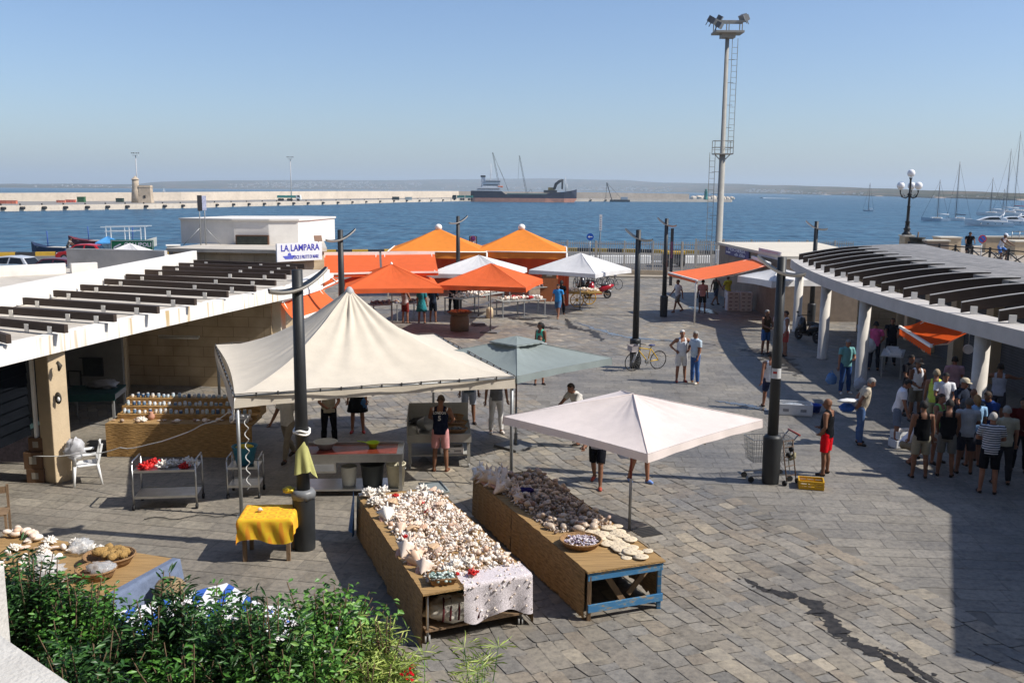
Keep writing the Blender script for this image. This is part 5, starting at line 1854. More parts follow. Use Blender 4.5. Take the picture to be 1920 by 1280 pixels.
b.beam((-1.2, -.036, zc-.42), (-.9, -.036, zc-.32), .006, .1)
b.build('arrow', SW, t)
b = MB()
for x in (-wd2*.35, wd2*.35):
    b.cyl((x, .08, 0), (x, .08, zc), .05, n=8)
b.build('post', ALU, t)

# unseen building added behind the camera, made tall to block sky light
hb = thing('sky_block_building', 'unseen tall stone building added behind the terrace to block sky light', 'building', (0, -8, 0))
MB().bx(-45, 45, -20, -4, 0, 27).build('wall', CREAM, hb, world=True)
MB().bx(-45.3, 45.3, -20.3, -3.7, 27, 27.4).build('roof', ROOFT, hb, world=True)
# ------------------------------------------------------------------ market goods
def reed(name, col, axis):
    st_ = {'x': (1.2, 70, 70), 'y': (70, 1.2, 70), 'z': (55, 55, 1.2), 'h': (7, 7, 42)}[axis]
    return M(name, col, .85, .5, 1.0, bump=1, bs=1.0, stretch=st_)
REED = reed('reed mat sides', (.28, .175, .075), 'h')
REEDT = reed('reed mat top', (.34, .21, .085), 'x')
SHWHITE = M('pale shell', None, .45, .12, 14, objrand=['#efe6da', '#e2cdb8', '#f3eee6', '#d9b9a0', '#e9ddcf', '#cfa88c'])
SHBROWN = M('brown shell', None, .45, .25, 25, objrand=['#a98a72', '#c9b29a', '#7f6654', '#d8c6b2', '#94705c', '#bca79a'])
SHTAN = M('tan scallop', (.62, .42, .25), .5, .12, 20)
SHHEAP = M('mixed small shells', None, .5, .12, 14, island=['#f4eee4', '#e0c4aa', '#f3efe9', '#c8a68e', '#eee2d4', '#f7f3ec', '#d6c3b2', '#a09890'])
SHHEAPB = M('mixed brown shells', None, .5, .2, 14, island=['#a58b78', '#cdb9a4', '#6d5a4e', '#8e8a8c', '#b49a86', '#d8cabb', '#77685e'])
CORALW = M('white coral', (.74, .69, .62), .8, .08, 10)
CORALR = M('red coral', (.52, .012, .010), .55, .15, 10)
SPONGE = M('yellow sponge', (.36, .22, .075), .95, .3, 30, bump=1, bs=60)
WICKER = M('wicker', (.27, .155, .07), .8, .4, 1, bump=.9, bs=1, stretch=(40, 40, 60))
FILM = M('clear plastic film', (.72, .73, .74), .12, .1, 5, bump=1, bs=14)
FILM.node_tree.nodes['Principled BSDF'].inputs['Alpha'].default_value = .38
def snail():
    b = MB()
    b.lathe([(.0, -.5), (.2, -.46), (.36, -.3), (.4, -.1), (.31, .02), (.29, .1), (.2, .16), (.19, .26), (.11, .32), (.1, .4), (0, .55)], n=9)
    return b
def conch():
    b = MB()
    b.lathe([(.0, -.62), (.10, -.5), (.24, -.2), (.36, .02), (.40, .14), (.26, .2), (.24, .28), (.13, .34), (.12, .4), (0, .52)], n=16, wob=lambda t, z: 1+(.32*max(0, math.cos(t*5))**2 if z > 0 else .05))
    b.ell((.2, -.22, -.2), (.22, .1, .38), 8, 6, 1)
    for i in range(8):
        a = i*PI/4
        b.tube([(math.cos(a)*.3, math.sin(a)*.3, .12), (math.cos(a)*.62, math.sin(a)*.62, .2+.06*(i % 3))], [.1, .015], 5)
    return b
def scallop():
    b = MB()
    def fn(u, v):
        t = -PI*.62+u*PI*1.24
        rr = v*(.5+.02*math.cos(u*44))
        return (math.sin(t)*rr, math.cos(t)*rr-.1, .2*math.sin(PI*(1-v)*.5+.25)*(1-.2*v)+.012*math.cos(u*44)*v)
    b.grid(fn, 40, 7)
    b.ell((0, -.08, .05), (.14, .1, .1), 8, 4)
    return b
def cowrie():
    b = MB()
    b.ell((0, 0, .2), (.5, .34, .28), 12, 8)
    return b
def coral(seed=1, n=46):
    b = MB()
    r = random.Random(seed)
    b.ell((0, 0, .05), (.3, .3, .14), 8, 5)
    for i in range(n):
        th, ph = r.random()*2*PI, math.acos(r.uniform(.02, 1))
        d = Vector((math.cos(th)*math.sin(ph), math.sin(th)*math.sin(ph), math.cos(ph)*.75))
        L = r.uniform(.32, .55)
        b.tube([d*.1, d*L*.7+Vector((0, 0, .03)), d*L+Vector((r.uniform(-.05, .05), r.uniform(-.05, .05), .04))], [.075, .06, .035], 5)
    return b
def sanddollar():
    b = MB()
    b.lathe([(.5, 0), (.5, .03), (.4, .06), (.2, .09), (0, .1)], n=18)
    for i in range(5):
        a = i*2*PI/5
        b.ell((math.cos(a)*.2, math.sin(a)*.2, .09), (.13, .045, .02), 8, 4, 1, Matrix.Rotation(a, 3, 'Z'))
    return b
_me = {}
for nm, fn in (('snail', snail), ('conch', conch), ('scallop', scallop), ('cowrie', cowrie), ('coral', coral), ('coral2', lambda: coral(5, 36)), ('dollar', sanddollar)):
    _me[nm] = fn()
_proto = {}
def shellobj(kind, name, mats, label, cat, group, loc, size, rot):
    key = (kind, str(mats))
    if key not in _proto:
        o = _me[kind].build(name, mats)
        _proto[key] = o
    else:
        o = _proto[key].copy()
        C.objects.link(o)
        o.name = name
    for k in list(o.keys()):
        del o[k]
    o.location = loc
    o.rotation_euler = rot
    o.scale = (size, size, size)
    tag(o, label, cat, group)
    return o
def quadpts(pxs, z=.75):
    return [G(*p, z) for p in pxs]
class Table:
    def __init__(s, pxs, z):
        s.q = quadpts(pxs, z)          # back-left, back-right, front-right, front-left
        s.z = z
        s.c = sum(s.q, Vector())/4
    def at(s, u, v, h=0):             # u: left..right, v: back..front
        a = s.q[0].lerp(s.q[1], u)
        b = s.q[3].lerp(s.q[2], u)
        p = a.lerp(b, v)
        return Vector((p.x, p.y, s.z+h))
rs = random.Random(11)
T1 = Table([(670, 930), (818, 914), (997, 1078), (793, 1114)], .78)
T2 = Table([(888, 896), (1008, 881), (1248, 1050), (1102, 1072)], .78)
def mat_top(T, t, mat, th=.03, u0=0, u1=1, v0=0, v1=1, name='reed_top', label=None):
    b = MB()
    ps = [T.at(u0, v0), T.at(u1, v0), T.at(u1, v1), T.at(u0, v1)]
    b.prism([(p.x, p.y) for p in ps], T.z-th, T.z)
    return b.build(name, mat, t, world=True, label=label)
def mat_side(T, t, ends, mat, z0=.06, name='reed_side', bulge=.05):
    (ua, va), (ub, vb) = ends
    a, c = T.at(ua, va), T.at(ub, vb)
    n = (c-a).cross(Vector((0, 0, 1))).normalized()
    b = MB()
    def fn(u, v, o=0):
        p = a.lerp(c, u)
        k = bulge*v*(.5+.5*noise.noise((u*5, va*3+ua*7, 2)))+.02*noise.noise((u*14, v*4, 5))
        zb = z0+.03*noise.noise((u*16, 3, 1))+.05*noise.noise((u*70, 8, 1))
        return (p.x+n.x*(k+o), p.y+n.y*(k+o), T.z+.006-(T.z-zb)*v)
    b.grid(fn, 90, 8)
    b.grid(lambda u, v: fn(1-u, v, .008), 90, 8)
    return b.build(name, mat, t, world=True)
# --- table 1: steel trolley under reed matting
t1 = thing('shell_table', 'reed covered trolley table heaped with pale shells and corals', 'table', (T1.c.x, T1.c.y, 0))
mat_top(T1, t1, REEDT)
mat_side(T1, t1, ((0, 0), (0, .545)), REED)
mat_side(T1, t1, ((0, .55), (0, 1.0)), REED, z0=.0)
mat_side(T1, t1, ((1, 1), (1, 0)), REED)
mat_side(T1, t1, ((1, 0), (0, 0)), REED)
for u, v in ((.06, .97), (.93, .97), (.06, .5), (.93, .5), (.06, .03), (.93, .03)):
    p = T1.at(u, v)
    b = MB()
    b.cyl((p.x, p.y, .1), (p.x, p.y, .75), .022, n=8)
    lg = b.build('leg', STEEL, t1, world=True)
    b = MB()
    for k in (-.025, .025):
        b.cyl((p.x+k-.012, p.y, .055), (p.x+k+.012, p.y, .055), .055, n=14)
    b.v = [(x[0]-T1.c.x, x[1]-T1.c.y, x[2]) for x in b.v]
    b.build('castor', M('grey castor', (.3, .3, .29), .6), lg)
b = MB()
ps = [T1.at(.04, .02), T1.at(.95, .02), T1.at(.95, .975), T1.at(.04, .975)]
b.prism([(p.x, p.y) for p in ps], .16, .19)
b.build('lower_shelf', WOOD, t1, world=True)
# folded canvas and blanket on the lower shelf
b = MB()
p = T1.at(.33, .93)
def lump(b, c, r, seed, amp=.25, n=26, m=14, flat=0):
    vs, fs = [], []
    for i in range(m+1):
        ph = -PI/2+PI*i/m
        for j in range(n):
            t = 2*PI*j/n
            d = Vector((math.cos(ph)*math.cos(t), math.cos(ph)*math.sin(t), math.sin(ph)))
            k = 1+amp*(noise.noise(d*2.2+Vector((seed, 0, 0)))+.6*noise.noise(d*5+Vector((0, seed, 0))))
            z = d.z*r[2]*k
            vs.append((c[0]+d.x*r[0]*k, c[1]+d.y*r[1]*k, c[2]+max(z, -r[2]*.75)))
    for i in range(m):
        for j in range(n):
            fs.append((i*n+j, i*n+(j+1) % n, (i+1)*n+(j+1) % n, (i+1)*n+j))
    b.add(vs, fs, 0, True)
    return b
lump(b, (0, 0, .16), (.42, .25, .18), 3, .35)
o = single(b, 'folded_canvas', cloth('#cfc9bc'), 'crumpled white canvas with dark stripes on the shelf under the pale shells', 'canvas', (p.x, p.y, .19), R(14))
b = MB()
for k in (-.10, 0.02, .3, -.2):
    b.tube([(k, -.30, .12), (k+.02, -.25, .24), (k+.05, -.08, .325), (k+.07, .1, .31)], .016, 5)
b.build('stripe', cloth('#4a1f22'), o)
p = T1.at(.42, .72)
b = MB()
lump(b, (0, 0, .2), (.5, .4, .22), 7, .15)
single(b, 'green_blanket', M('green knit', (.02, .07, .03), .95, .35, 30, bump=.8, bs=60), 'dark green knitted blanket pushed under the pale shell table', 'blanket', (p.x, p.y, .19), R(10))
# lace net with shells hanging over the front corner
b = MB()
def lace(u, v):
    uu = .36+.64*u
    if v < .4:
        q = T1.at(uu, .90+.103*v/.4, .035)
        return tuple(q)
    k = (v-.4)/.6
    q = T1.at(uu, 1.003)
    nf = (T1.q[3]-T1.q[0]).normalized()
    w_ = .035*math.sin(u*15)*k+.02
    return (q.x+nf.x*w_, q.y+nf.y*w_, T1.z+.03-k*(.52+.06*math.sin(u*8)))
b.grid(lace, 40, 24)
lc = thing('lace_net', 'white lace net sewn with little shells over the front corner of the table', 'net', tuple(T1.at(.7, 1)))
m, n, l, bs_ = newmat('lace net')
tc = n.new('ShaderNodeTexCoord')
vo = n.new('ShaderNodeTexVoronoi')
vo.feature = 'DISTANCE_TO_EDGE'
vo.inputs['Scale'].default_value = 70
l.new(tc.outputs['Object'], vo.inputs[0])
r0 = ramp(n, [(.10, (1, 1, 1)), (.16, (.42, .42, .42))])
l.new(vo.outputs[0], r0.inputs[0])
l.new(r0.outputs[0], bs_.inputs['Alpha'])
bs_.inputs[0].default_value = (.74, .68, .71, 1)
bs_.inputs['Roughness'].default_value = .9
b.build('net', m, lc, world=True)
b = MB()
for i in range(90):
    u, v = rs.random(), rs.random()
    q = Vector(lace(u, v))
    s_ = rs.uniform(.014, .034)
    b.ext(_me[rs.choice(('snail', 'cowrie', 'scallop'))], Matrix.Translation(q+Vector((0, -.015, .008))) @ Matrix.Rotation(rs.random()*6, 4, 'X') @ Matrix.Rotation(rs.random()*6, 4, 'Z') @ Matrix.Scale(s_*1.5, 4), 0)
tag(b.build('sewn_shells', SHHEAP, lc, world=True), kind='stuff')
# --- heaps of small shells (beyond counting) and the larger ones lying on top
def heap(T, name, label, mat, n, u0, u1, v0, v1, smin, smax, hh, seed):
    r = random.Random(seed)
    b = MB()
    low = [MB(), MB(), MB()]
    low[0].lathe([(0, -.5), (.3, -.32), (.38, -.05), (.22, .15), (0, .55)], n=6)
    low[1].ell((0, 0, 0), (.5, .36, .3), 7, 4)
    low[2].lathe([(0, -.45), (.14, -.35), (.2, -.1), (.12, .1), (0, .75)], n=5)
    for i in range(n):
        u, v = r.uniform(u0, u1), r.uniform(v0, v1)
        ed = min(1, 6*min(u-u0, u1-u)/(u1-u0), 9*min(v-v0, v1-v)/(v1-v0))
        h = hh*max(.1, ed)*r.random()*(.6+.8*abs(noise.noise((u*4, v*9, seed))))
        s_ = r.uniform(smin, smax)*(1.25 if r.random() < .15 else 1)
        q = T.at(u, v, h+s_*.22)
        b.ext(low[r.randrange(3)], Matrix.Translation(q-T.c) @ Matrix.Rotation(r.random()*6.3, 4, 'Z') @ Matrix.Rotation(r.uniform(.6, 2.4), 4, 'X') @ Matrix.Rotation(r.random()*6, 4, 'Z') @ Matrix.Scale(s_, 4), 0)
    o = b.build(name, mat)
    o.location = T.c
    tag(o, label, 'shells', kind='stuff')
heap(T1, 'shell_heap', 'mass of small pale shells covering the middle shell table', SHHEAP, 3300, .10, .97, .04, .93, .03, .07, .10, 21)
heap(T2, 'shell_heap', 'mass of small brown shells covering the right shell table', SHHEAPB, 2000, .12, .96, .03, .68, .035, .08, .11, 22)
def scatter(T, kind, name, mats, label, cat, group, n, ur, vr, sr, h, flat=False):
    for i in range(n):
        u, v = rs.uniform(*ur), rs.uniform(*vr)
        s_ = rs.uniform(*sr)
        rot = (rs.uniform(-.3, .3), rs.uniform(-.3, .3), rs.random()*6.3) if flat else (rs.uniform(1.0, 2.1), rs.uniform(-.5, .5), rs.random()*6.3)
        shellobj(kind, name, mats, label, cat, group, tuple(T.at(u, v, h+rs.uniform(0, .05))), s_, rot)
PK = M('pink shell lip', (.62, .34, .24), .35, .1, 8)
scatter(T1, 'snail', 'sea_shell', SHWHITE, 'pale spiral shell lying loose on the heap of the middle shell table', 'shell', 'loose shells on the middle table', 105, (.12, .95), (.08, .92), (.07, .125), .07)
scatter(T1, 'cowrie', 'cowrie_shell', SHWHITE, 'smooth pale rounded shell on the heap of the middle shell table', 'shell', 'loose shells on the middle table', 45, (.2, .95), (.1, .9), (.055, .09), .07, True)
scatter(T2, 'cowrie', 'cowrie_shell', SHBROWN, 'mottled brown cowrie on the heap of the right shell table', 'shell', 'loose shells on the right table', 62, (.15, .94), (.12, .67), (.08, .13), .07, True)
scatter(T2, 'snail', 'sea_shell', SHBROWN, 'brownish spiral shell on the heap of the right shell table', 'shell', 'loose shells on the right table', 50, (.15, .95), (.04, .6), (.10, .17), .07)
for u, v, s_ in ((.10, .30, .30), (.14, .46, .24), (.05, .66, .32), (.07, .755, .34), (.10, .83, .28), (.17, .60, .22), (.22, .35, .22)):
    shellobj('conch', 'conch_shell', [SHWHITE, PK], 'large pale spiny conch along the left edge of the middle shell table', 'shell', 'large conches on the middle table', tuple(T1.at(u+.05, v, .08)), s_, (rs.uniform(.9, 1.5), rs.uniform(-.3, .3), rs.random()*6))
for u, v, s_ in ((.32, .18, .30), (.30, .50, .26), (.36, .70, .30)):
    shellobj('scallop', 'scallop_shell', SHTAN, 'big tan scallop lying face down among the pale shells', 'shell', 'big tan scallops', tuple(T1.at(u, v, .10)), s_, (.2, .1, rs.random()*2))
scatter(T1, 'scallop', 'scallop_shell', SHWHITE, 'medium white scallop on the heap of the middle shell table', 'shell', 'white scallops on the middle table', 16, (.2, .9), (.1, .88), (.12, .18), .10, True)
for k, (u, v, s_) in enumerate(((.12, .03, .34), (.30, .02, .30), (.12, .14, .30), (.78, .05, .30), (.25, .64, .28), (.40, .86, .30), (.30, .90, .26), (.55, .84, .24), (.22, .56, .24), (.60, .10, .26))):
    shellobj(('coral', 'coral2')[k % 2], 'coral', CORALW, 'white branching coral standing among the pale shells of the middle table', 'coral', 'white corals on the middle table', tuple(T1.at(u, v, .05)), s_, (rs.uniform(-.2, .2), 0, rs.random()*6))
for u, v, s_, lb_ in ((.40, .10, .15, 'red coral nearest the back edge of the middle shell table'), (.62, .22, .13, 'small red coral in the upper middle of the pale shells'), (.60, .33, .15, 'red coral just below the small red one among the pale shells'), (.16, .56, .15, 'red coral by the left edge of the pale shells'), (.50, .945, .19, 'largest red coral, at the front edge beside the glass basket'), (.36, .935, .10, 'smallest red coral touching the glass basket')):
    shellobj('coral2', 'red_coral', CORALR, lb_, 'coral', 'red corals on the middle table', tuple(T1.at(u, v, .07)), s_, (rs.uniform(-.2, .2), 0, rs.random()*6))
# basket of glass pebbles
def basket(T, u, v, r, label, fill, flabel, square=False, hgt=.10, rot=0, fs=.03, nfill=90, h=0, oval=.7):
    q = T.at(u, v, h)
    t = thing('basket', label, 'basket', tuple(q), rot)
    b = MB()
    n = 4 if square else 22
    def rg(k):
        return [(rr*1.0, z) for rr, z in k]
    b.lathe(rg([(r*.78, 0), (r*.9, hgt*.5), (r, hgt), (r*1.03, hgt*1.04), (r*.96, hgt*1.02), (r*.86, hgt*.5), (r*.74, .012)]), n=n, sm=not square)
    if square:
        b.v = [tuple(Matrix.Rotation(PI/4, 3, 'Z') @ Vector(x)) for x in b.v]
    b.v = [(x[0], x[1]*oval, x[2]) for x in b.v]
    b.build('wicker_body', WICKER, t)
    b = MB()
    if not square:
        b.tube([(math.cos(a)*r, math.sin(a)*r*oval, hgt*1.02) for a in [i*2*PI/24 for i in range(24)]], .014, 6, closed=True)
    else:
        c4 = [(i*r*.72, j*r*.72*oval, hgt*1.02) for i, j in ((-1, -1), (1, -1), (1, 1), (-1, 1))]
        b.tube(c4, .013, 6, closed=True)
    b.build('rim', WICKER, t)
    if fill:
        b = MB()
        r_ = random.Random(int(u*100))
        for i in range(nfill):
            a, k = r_.random()*2*PI, r_.random()**.5*r*.8
            kx = max(-.64*r, min(.64*r, math.cos(a)*k)) if square else math.cos(a)*k
            b.ell((kx, math.sin(a)*k*oval, hgt*(.55+.35*(1-k/r))+r_.uniform(0, .03)), (fs*r_.uniform(.7, 1.2), fs*r_.uniform(.6, 1), fs*.75), 7, 5)
        o = b.build('basket_filling', fill)
        o.location = q
        o.rotation_euler = (0, 0, rot)
        tag(o, flabel, 'filling', kind='stuff')
    return t
GLASS = M('glass pebbles', None, .15, .1, 5, island=['#5f8078', '#c9d6d0', '#34504c', '#9fb4ac', '#e2e6e2'])
PURP = M('purple snail shells', None, .4, .2, 20, island=['#8f7f92', '#d9d2d8', '#5d5068', '#b5a6b4', '#ece6e6', '#4a4258'])
basket(T1, .22, .935, .27, 'square dark wicker basket on the front left corner of the pale shells', GLASS, 'green and clear glass pebbles in the square wicker basket', True, .10, R(14), .025, 90, oval=.8)
# --- table 2: wooden stand painted blue
t2 = thing('shell_table', 'reed covered wooden table with a chipped blue frame full of brown shells', 'table', (T2.c.x, T2.c.y, 0))
mat_top(T2, t2, REEDT)
mat_side(T2, t2, ((0, 0), (0, .40)), REED)
mat_side(T2, t2, ((0, .405), (0, .985)), REED, z0=.04, bulge=.03)
mat_side(T2, t2, ((1, .97), (1, 0)), REED)
mat_side(T2, t2, ((1, 0), (0, 0)), REED)
m, n, l, bs_ = newmat('chipped blue paint')
tc = n.new('ShaderNodeTexCoord')
nz = n.new('ShaderNodeTexNoise')
nz.inputs['Scale'].default_value = 7
nz.inputs['Detail'].default_value = 9
nz.inputs['Roughness'].default_value = .75
mpn = n.new('ShaderNodeMapping')
mpn.inputs['Scale'].default_value = (.6, .6, 2)
l.new(tc.outputs['Object'], mpn.inputs[0])
l.new(mpn.outputs[0], nz.inputs[0])
r0 = ramp(n, [(.50, (.035, .16, .34)), (.56, (.10, .22, .33)), (.60, (.26, .20, .14))])
l.new(nz.outputs[0], r0.inputs[0])
l.new(r0.outputs[0], bs_.inputs[0])
bs_.inputs['Roughness'].default_value = .75
BLUEW = m
def plank(T, a, b_, w_, h_, nm, mat, t):
    return MB().beam(a, b_, w_, h_).build(nm, mat, t, world=True, bevel=.004)
fl, fr_ = T2.at(.02, .985), T2.at(.985, .985)
nf = (T2.q[3]-T2.q[0]).normalized()
o3 = nf*.03
plank(T2, fl+o3+Vector((0, 0, -.085)), fr_+o3+Vector((0, 0, -.085)), .03, .15, 'top_rail', BLUEW, t2)
plank(T2, Vector((fl.x, fl.y, .2))+o3*1.6, Vector((fr_.x, fr_.y, .2))+o3*1.6, .03, .12, 'bottom_rail', BLUEW, t2)
for u, mt_ in ((.05, WOOD), (.955, BLUEW)):
    q = T2.at(u, .985)
    plank(T2, (q.x, q.y, 0), (q.x, q.y, .69), .06, .09, 'leg', mt_, t2)
for u in (.05, .955):
    for v in (.5, .04):
        q = T2.at(u, v)
        plank(T2, (q.x, q.y, 0), (q.x, q.y, .69), .08, .08, 'leg', WOOD, t2)
for (ua, za), (ub, zb) in (((.3, .64), (.62, .02)), ((.62, .23), (.93, .66))):
    a, c = T2.at(ua, .95), T2.at(ub, .95)
    plank(T2, (a.x, a.y, za), (c.x, c.y, zb), .03, .09, 'brace', WOOD, t2)
a, c = T2.at(.5, .9), T2.at(.95, .6)
plank(T2, (a.x, a.y, .3), (c.x, c.y, .26), .03, .1, 'brace', WOOD, t2)
for k, (u, v, s_) in enumerate(((.07, .02, .36), (.10, .08, .38), (.14, .14, .38), (.20, .19, .36), (.10, .22, .28), (.24, .1, .3), (.34, .07, .32), (.22, .29, .26), (.16, .36, .24))):
    shellobj('conch', 'conch_shell', [SHWHITE, PK], 'large pale conch with a pink lip at the back left of the right shell table', 'shell', 'large conches on the right table', tuple(T2.at(u, v, .12)), s_, (rs.uniform(.9, 1.4), rs.uniform(-.3, .3), rs.random()*6))
b = MB()
lump(b, (0, 0, .03), (.17, .08, .06), 5, .3)
p = T2.at(.34, .30, .10)
single(b, 'blue_cloth', cloth('#2a2458'), 'small crumpled dark blue cloth lying on the brown shells', 'cloth', tuple(p), R(15))
MOT = M('mottled cowrie', (.50, .40, .31), .3, .55, 22)
for u, v in ((.16, .63), (.24, .585), (.32, .65), (.37, .60), (.50, .63), (.58, .66), (.66, .61), (.75, .65), (.86, .65), (.45, .69), (.2, .53), (.66, .69)):
    shellobj('cowrie', 'cowrie_shell', MOT, 'big spotted cowrie in the front row of the right shell table', 'shell', 'big spotted cowries', tuple(T2.at(u, v, .02)), rs.uniform(.17, .22), (0, 0, rs.random()*6))
SAND = M('sand dollar', (.62, .52, .38), .85, .1, 30)
for k in range(46):
    u, v = rs.uniform(.52, .97), rs.uniform(.70, .965)
    shellobj('dollar', 'sand_dollar', [SAND, SAND], 'round flat sand dollar at the front corner of the right shell table', 'sand dollar', 'sand dollars on the right table', tuple(T2.at(u, v, .004+.012*(k % 4))), rs.uniform(.16, .28), (rs.uniform(-.06, .06), rs.uniform(-.06, .06), rs.random()*6))
basket(T2, .28, .80, .32, 'round wicker basket of purple snail shells on the right shell table', PURP, 'small purple and white snail shells in the round basket', False, .10, 0, .022, 170, oval=.95)
# --- tray and blue tarp at the far end of table 1
b = MB()
b.bx(-.2, .2, -.3, .3, 0, .02)
b.tube([(-.2, -.3, .03), (.2, -.3, .03), (.2, .3, .03), (-.2, .3, .03)], .02, 6, closed=True)
single(b, 'tray', M('grey tray', (.22, .25, .25), .3), 'dark rimmed grey tray at the back right of the middle shell table', 'tray', tuple(T1.at(.93, .04, .04)), R(20))
b = MB()
q = T1.at(-.03, .02)
b.grid(lambda u, v: (-.03-.06*v+.05*math.sin(u*7)*v, -.15+.55*u, .05-.72*v), 14, 6)
single(b, 'blue_tarp', M('blue tarp', (.05, .17, .40), .5, .15, 5), 'blue tarp hanging off the back left corner of the middle shell table', 'tarp', tuple(q), R(12))
# drain grate beside the umbrella pole
p = G(1212, 998)
b = MB()
b.bx(-.22, .22, -.22, .22, .006, .016)
for k in range(6):
    b.bx(-.2, .2, -.2+k*.07, -.165+k*.07, .016, .02, 1)
single(b, 'drain_grate', [M('iron grate', (.05, .045, .04), .7), BLACK], 'square iron drain grate in the paving by the red umbrella pole', 'drain', (p.x, p.y, .006), R(25))
# ------------------------------------------------------------------ left display table behind the hedge
T3 = Table([(-60, 1000), (262, 1040), (200, 1160), (-190, 1120)], .80)
T3.q = [G(20, 998, .8), G(335, 1048, .8), G(205, 1120, .8), G(-140, 1060, .8)]
T3.c = sum(T3.q, Vector())/4
t3 = thing('display_table', 'reed topped table with a grey blue cloth edge behind the hedge', 'table', (T3.c.x, T3.c.y, 0))
mat_top(T3, t3, REEDT)
b = MB()
a, c = T3.q[1], T3.q[2]
nn_ = Vector(((a-c).y, -(a-c).x, 0)).normalized()
def cl(u, v):
    p = (a+Vector((0, 0, .012))).lerp(c+Vector((0, 0, .012)), u)
    if v < .3:
        return tuple(p+nn_*(-.10+v/.3*.12))
    k = (v-.3)/.7
    return (p.x+nn_.x*(.03+.06*k+.03*k*math.sin(u*11)), p.y+nn_.y*(.03+.06*k+.03*k*math.sin(u*11)), p.z-.36*k)
b.grid(cl, 24, 10)
b.build('cloth_edge', cloth('#69748a'), t3, world=True)
for q in T3.q:
    d = (T3.c-q).normalized()*.12
    MB().beam((q.x+d.x, q.y+d.y, 0), (q.x+d.x, q.y+d.y, .78), .07, .07).build('leg', WOOD, t3, world=True)
q = G(1010, 1000)
basket(T3, .74, .33, .36, 'big dark wicker basket of yellow sponges on the left display table', None, '', False, .13, 0, oval=.9)
r2 = random.Random(4)
for k in range(15):
    a_, rr = r2.random()*6.3, r2.random()**.5*.27
    b = MB()
    lump(b, (0, 0, 0), (.085, .07, .06), k, .35, 14, 8)
    p = T3.at(.74, .33, .15)
    single(b, 'bath_sponge', SPONGE, 'yellow bath sponge in the big wicker basket', 'sponge', (p.x+math.cos(a_)*rr, p.y+math.sin(a_)*rr*.85, p.z+r2.uniform(0, .03)), r2.random()*6, group='yellow bath sponges')
basket(T3, .80, .66, .27, 'smaller light wicker basket holding a sponge in plastic film', None, '', False, .13, 0, oval=.9)
b = MB()
lump(b, (0, 0, .05), (.09, .08, .07), 33, .3, 16, 8)
single(b, 'bath_sponge', M('brown sponge', (.2, .12, .06), .95, .3, 30, bump=1), 'single brown sponge wrapped in film in the light basket', 'sponge', tuple(T3.at(.78, .66, .08)))
b = MB()
lump(b, (0, 0, .07), (.19, .15, .075), 35, .35, 24, 12)
single(b, 'plastic_film', FILM, 'crumpled clear plastic film in the light wicker basket', 'film', tuple(T3.at(.82, .64, .07)))
basket(T3, .02, .45, .30, 'round basket of large shells at the left edge of the display table', None, '', False, .10, 0, oval=.9)
for k, (u, v) in enumerate(((.0, .40), (.04, .5), (.05, .42))):
    shellobj('conch', 'conch_shell', [SHWHITE, PK], 'pale conch in the round basket at the left edge of the display table', 'shell', 'conches in the left basket', tuple(T3.at(u, v, .12)), .26, (1.2, .2, k*2))
for k, (u, v, s_) in enumerate(((.30, .12, .24), (.44, .08, .24), (.22, .40, .22), (.55, .15, .24), (.60, .12, .2))):
    shellobj('coral', 'coral', CORALW, 'white finger coral on the reed top of the left display table', 'coral', 'corals on the left display table', tuple(T3.at(u, v, .03)), s_, (0, 0, k))
for k in range(16):
    u, v = .16+rs.uniform(-.12, .12), .06+rs.uniform(-.04, .08)
    shellobj('cowrie', 'cowrie_shell', SHWHITE, 'white shell in the pile at the far left of the display table', 'shell', 'white shells on the left display table', tuple(T3.at(u, v, .03+rs.uniform(0, .06))), rs.uniform(.12, .18), (0, 0, rs.random()*6))
for k, (u, v, s_) in enumerate(((.42, .45, .2), (.48, .6, .3), (.44, .72, .26), (.58, .82, .26), (.74, .88, .26), (.38, .35, .2))):
    shellobj('scallop' if k % 2 == 0 else 'coral', 'large_shell', SHWHITE if k % 2 == 0 else CORALW, 'large white shell in clear film on the left display table', 'shell', 'wrapped white shells', tuple(T3.at(u, v, .06)), s_*1.2, (.5, .2, k))
for k, (u, v) in enumerate(((.5, .64), (.62, .84), (.52, .18))):
    b = MB()
    lump(b, (0, 0, .06), (.22, .16, .09), 50+k, .4, 24, 12)
    single(b, 'plastic_film', FILM, 'crumpled clear film over the white shells of the left display table', 'film', tuple(T3.at(u, v, .04)), k, group='films over the white shells')
for k in range(26):
    u, v = .30+rs.uniform(-.16, .2), .34+rs.uniform(-.2, .5)
    shellobj(rs.choice(('cowrie', 'snail', 'scallop')), 'sea_shell', SHWHITE, 'pale shell lying on the reed top of the left display table', 'shell', 'loose shells on the left display table', tuple(T3.at(u, v, .04)), rs.uniform(.10, .17), (rs.uniform(0, 1.5), 0, rs.random()*6))
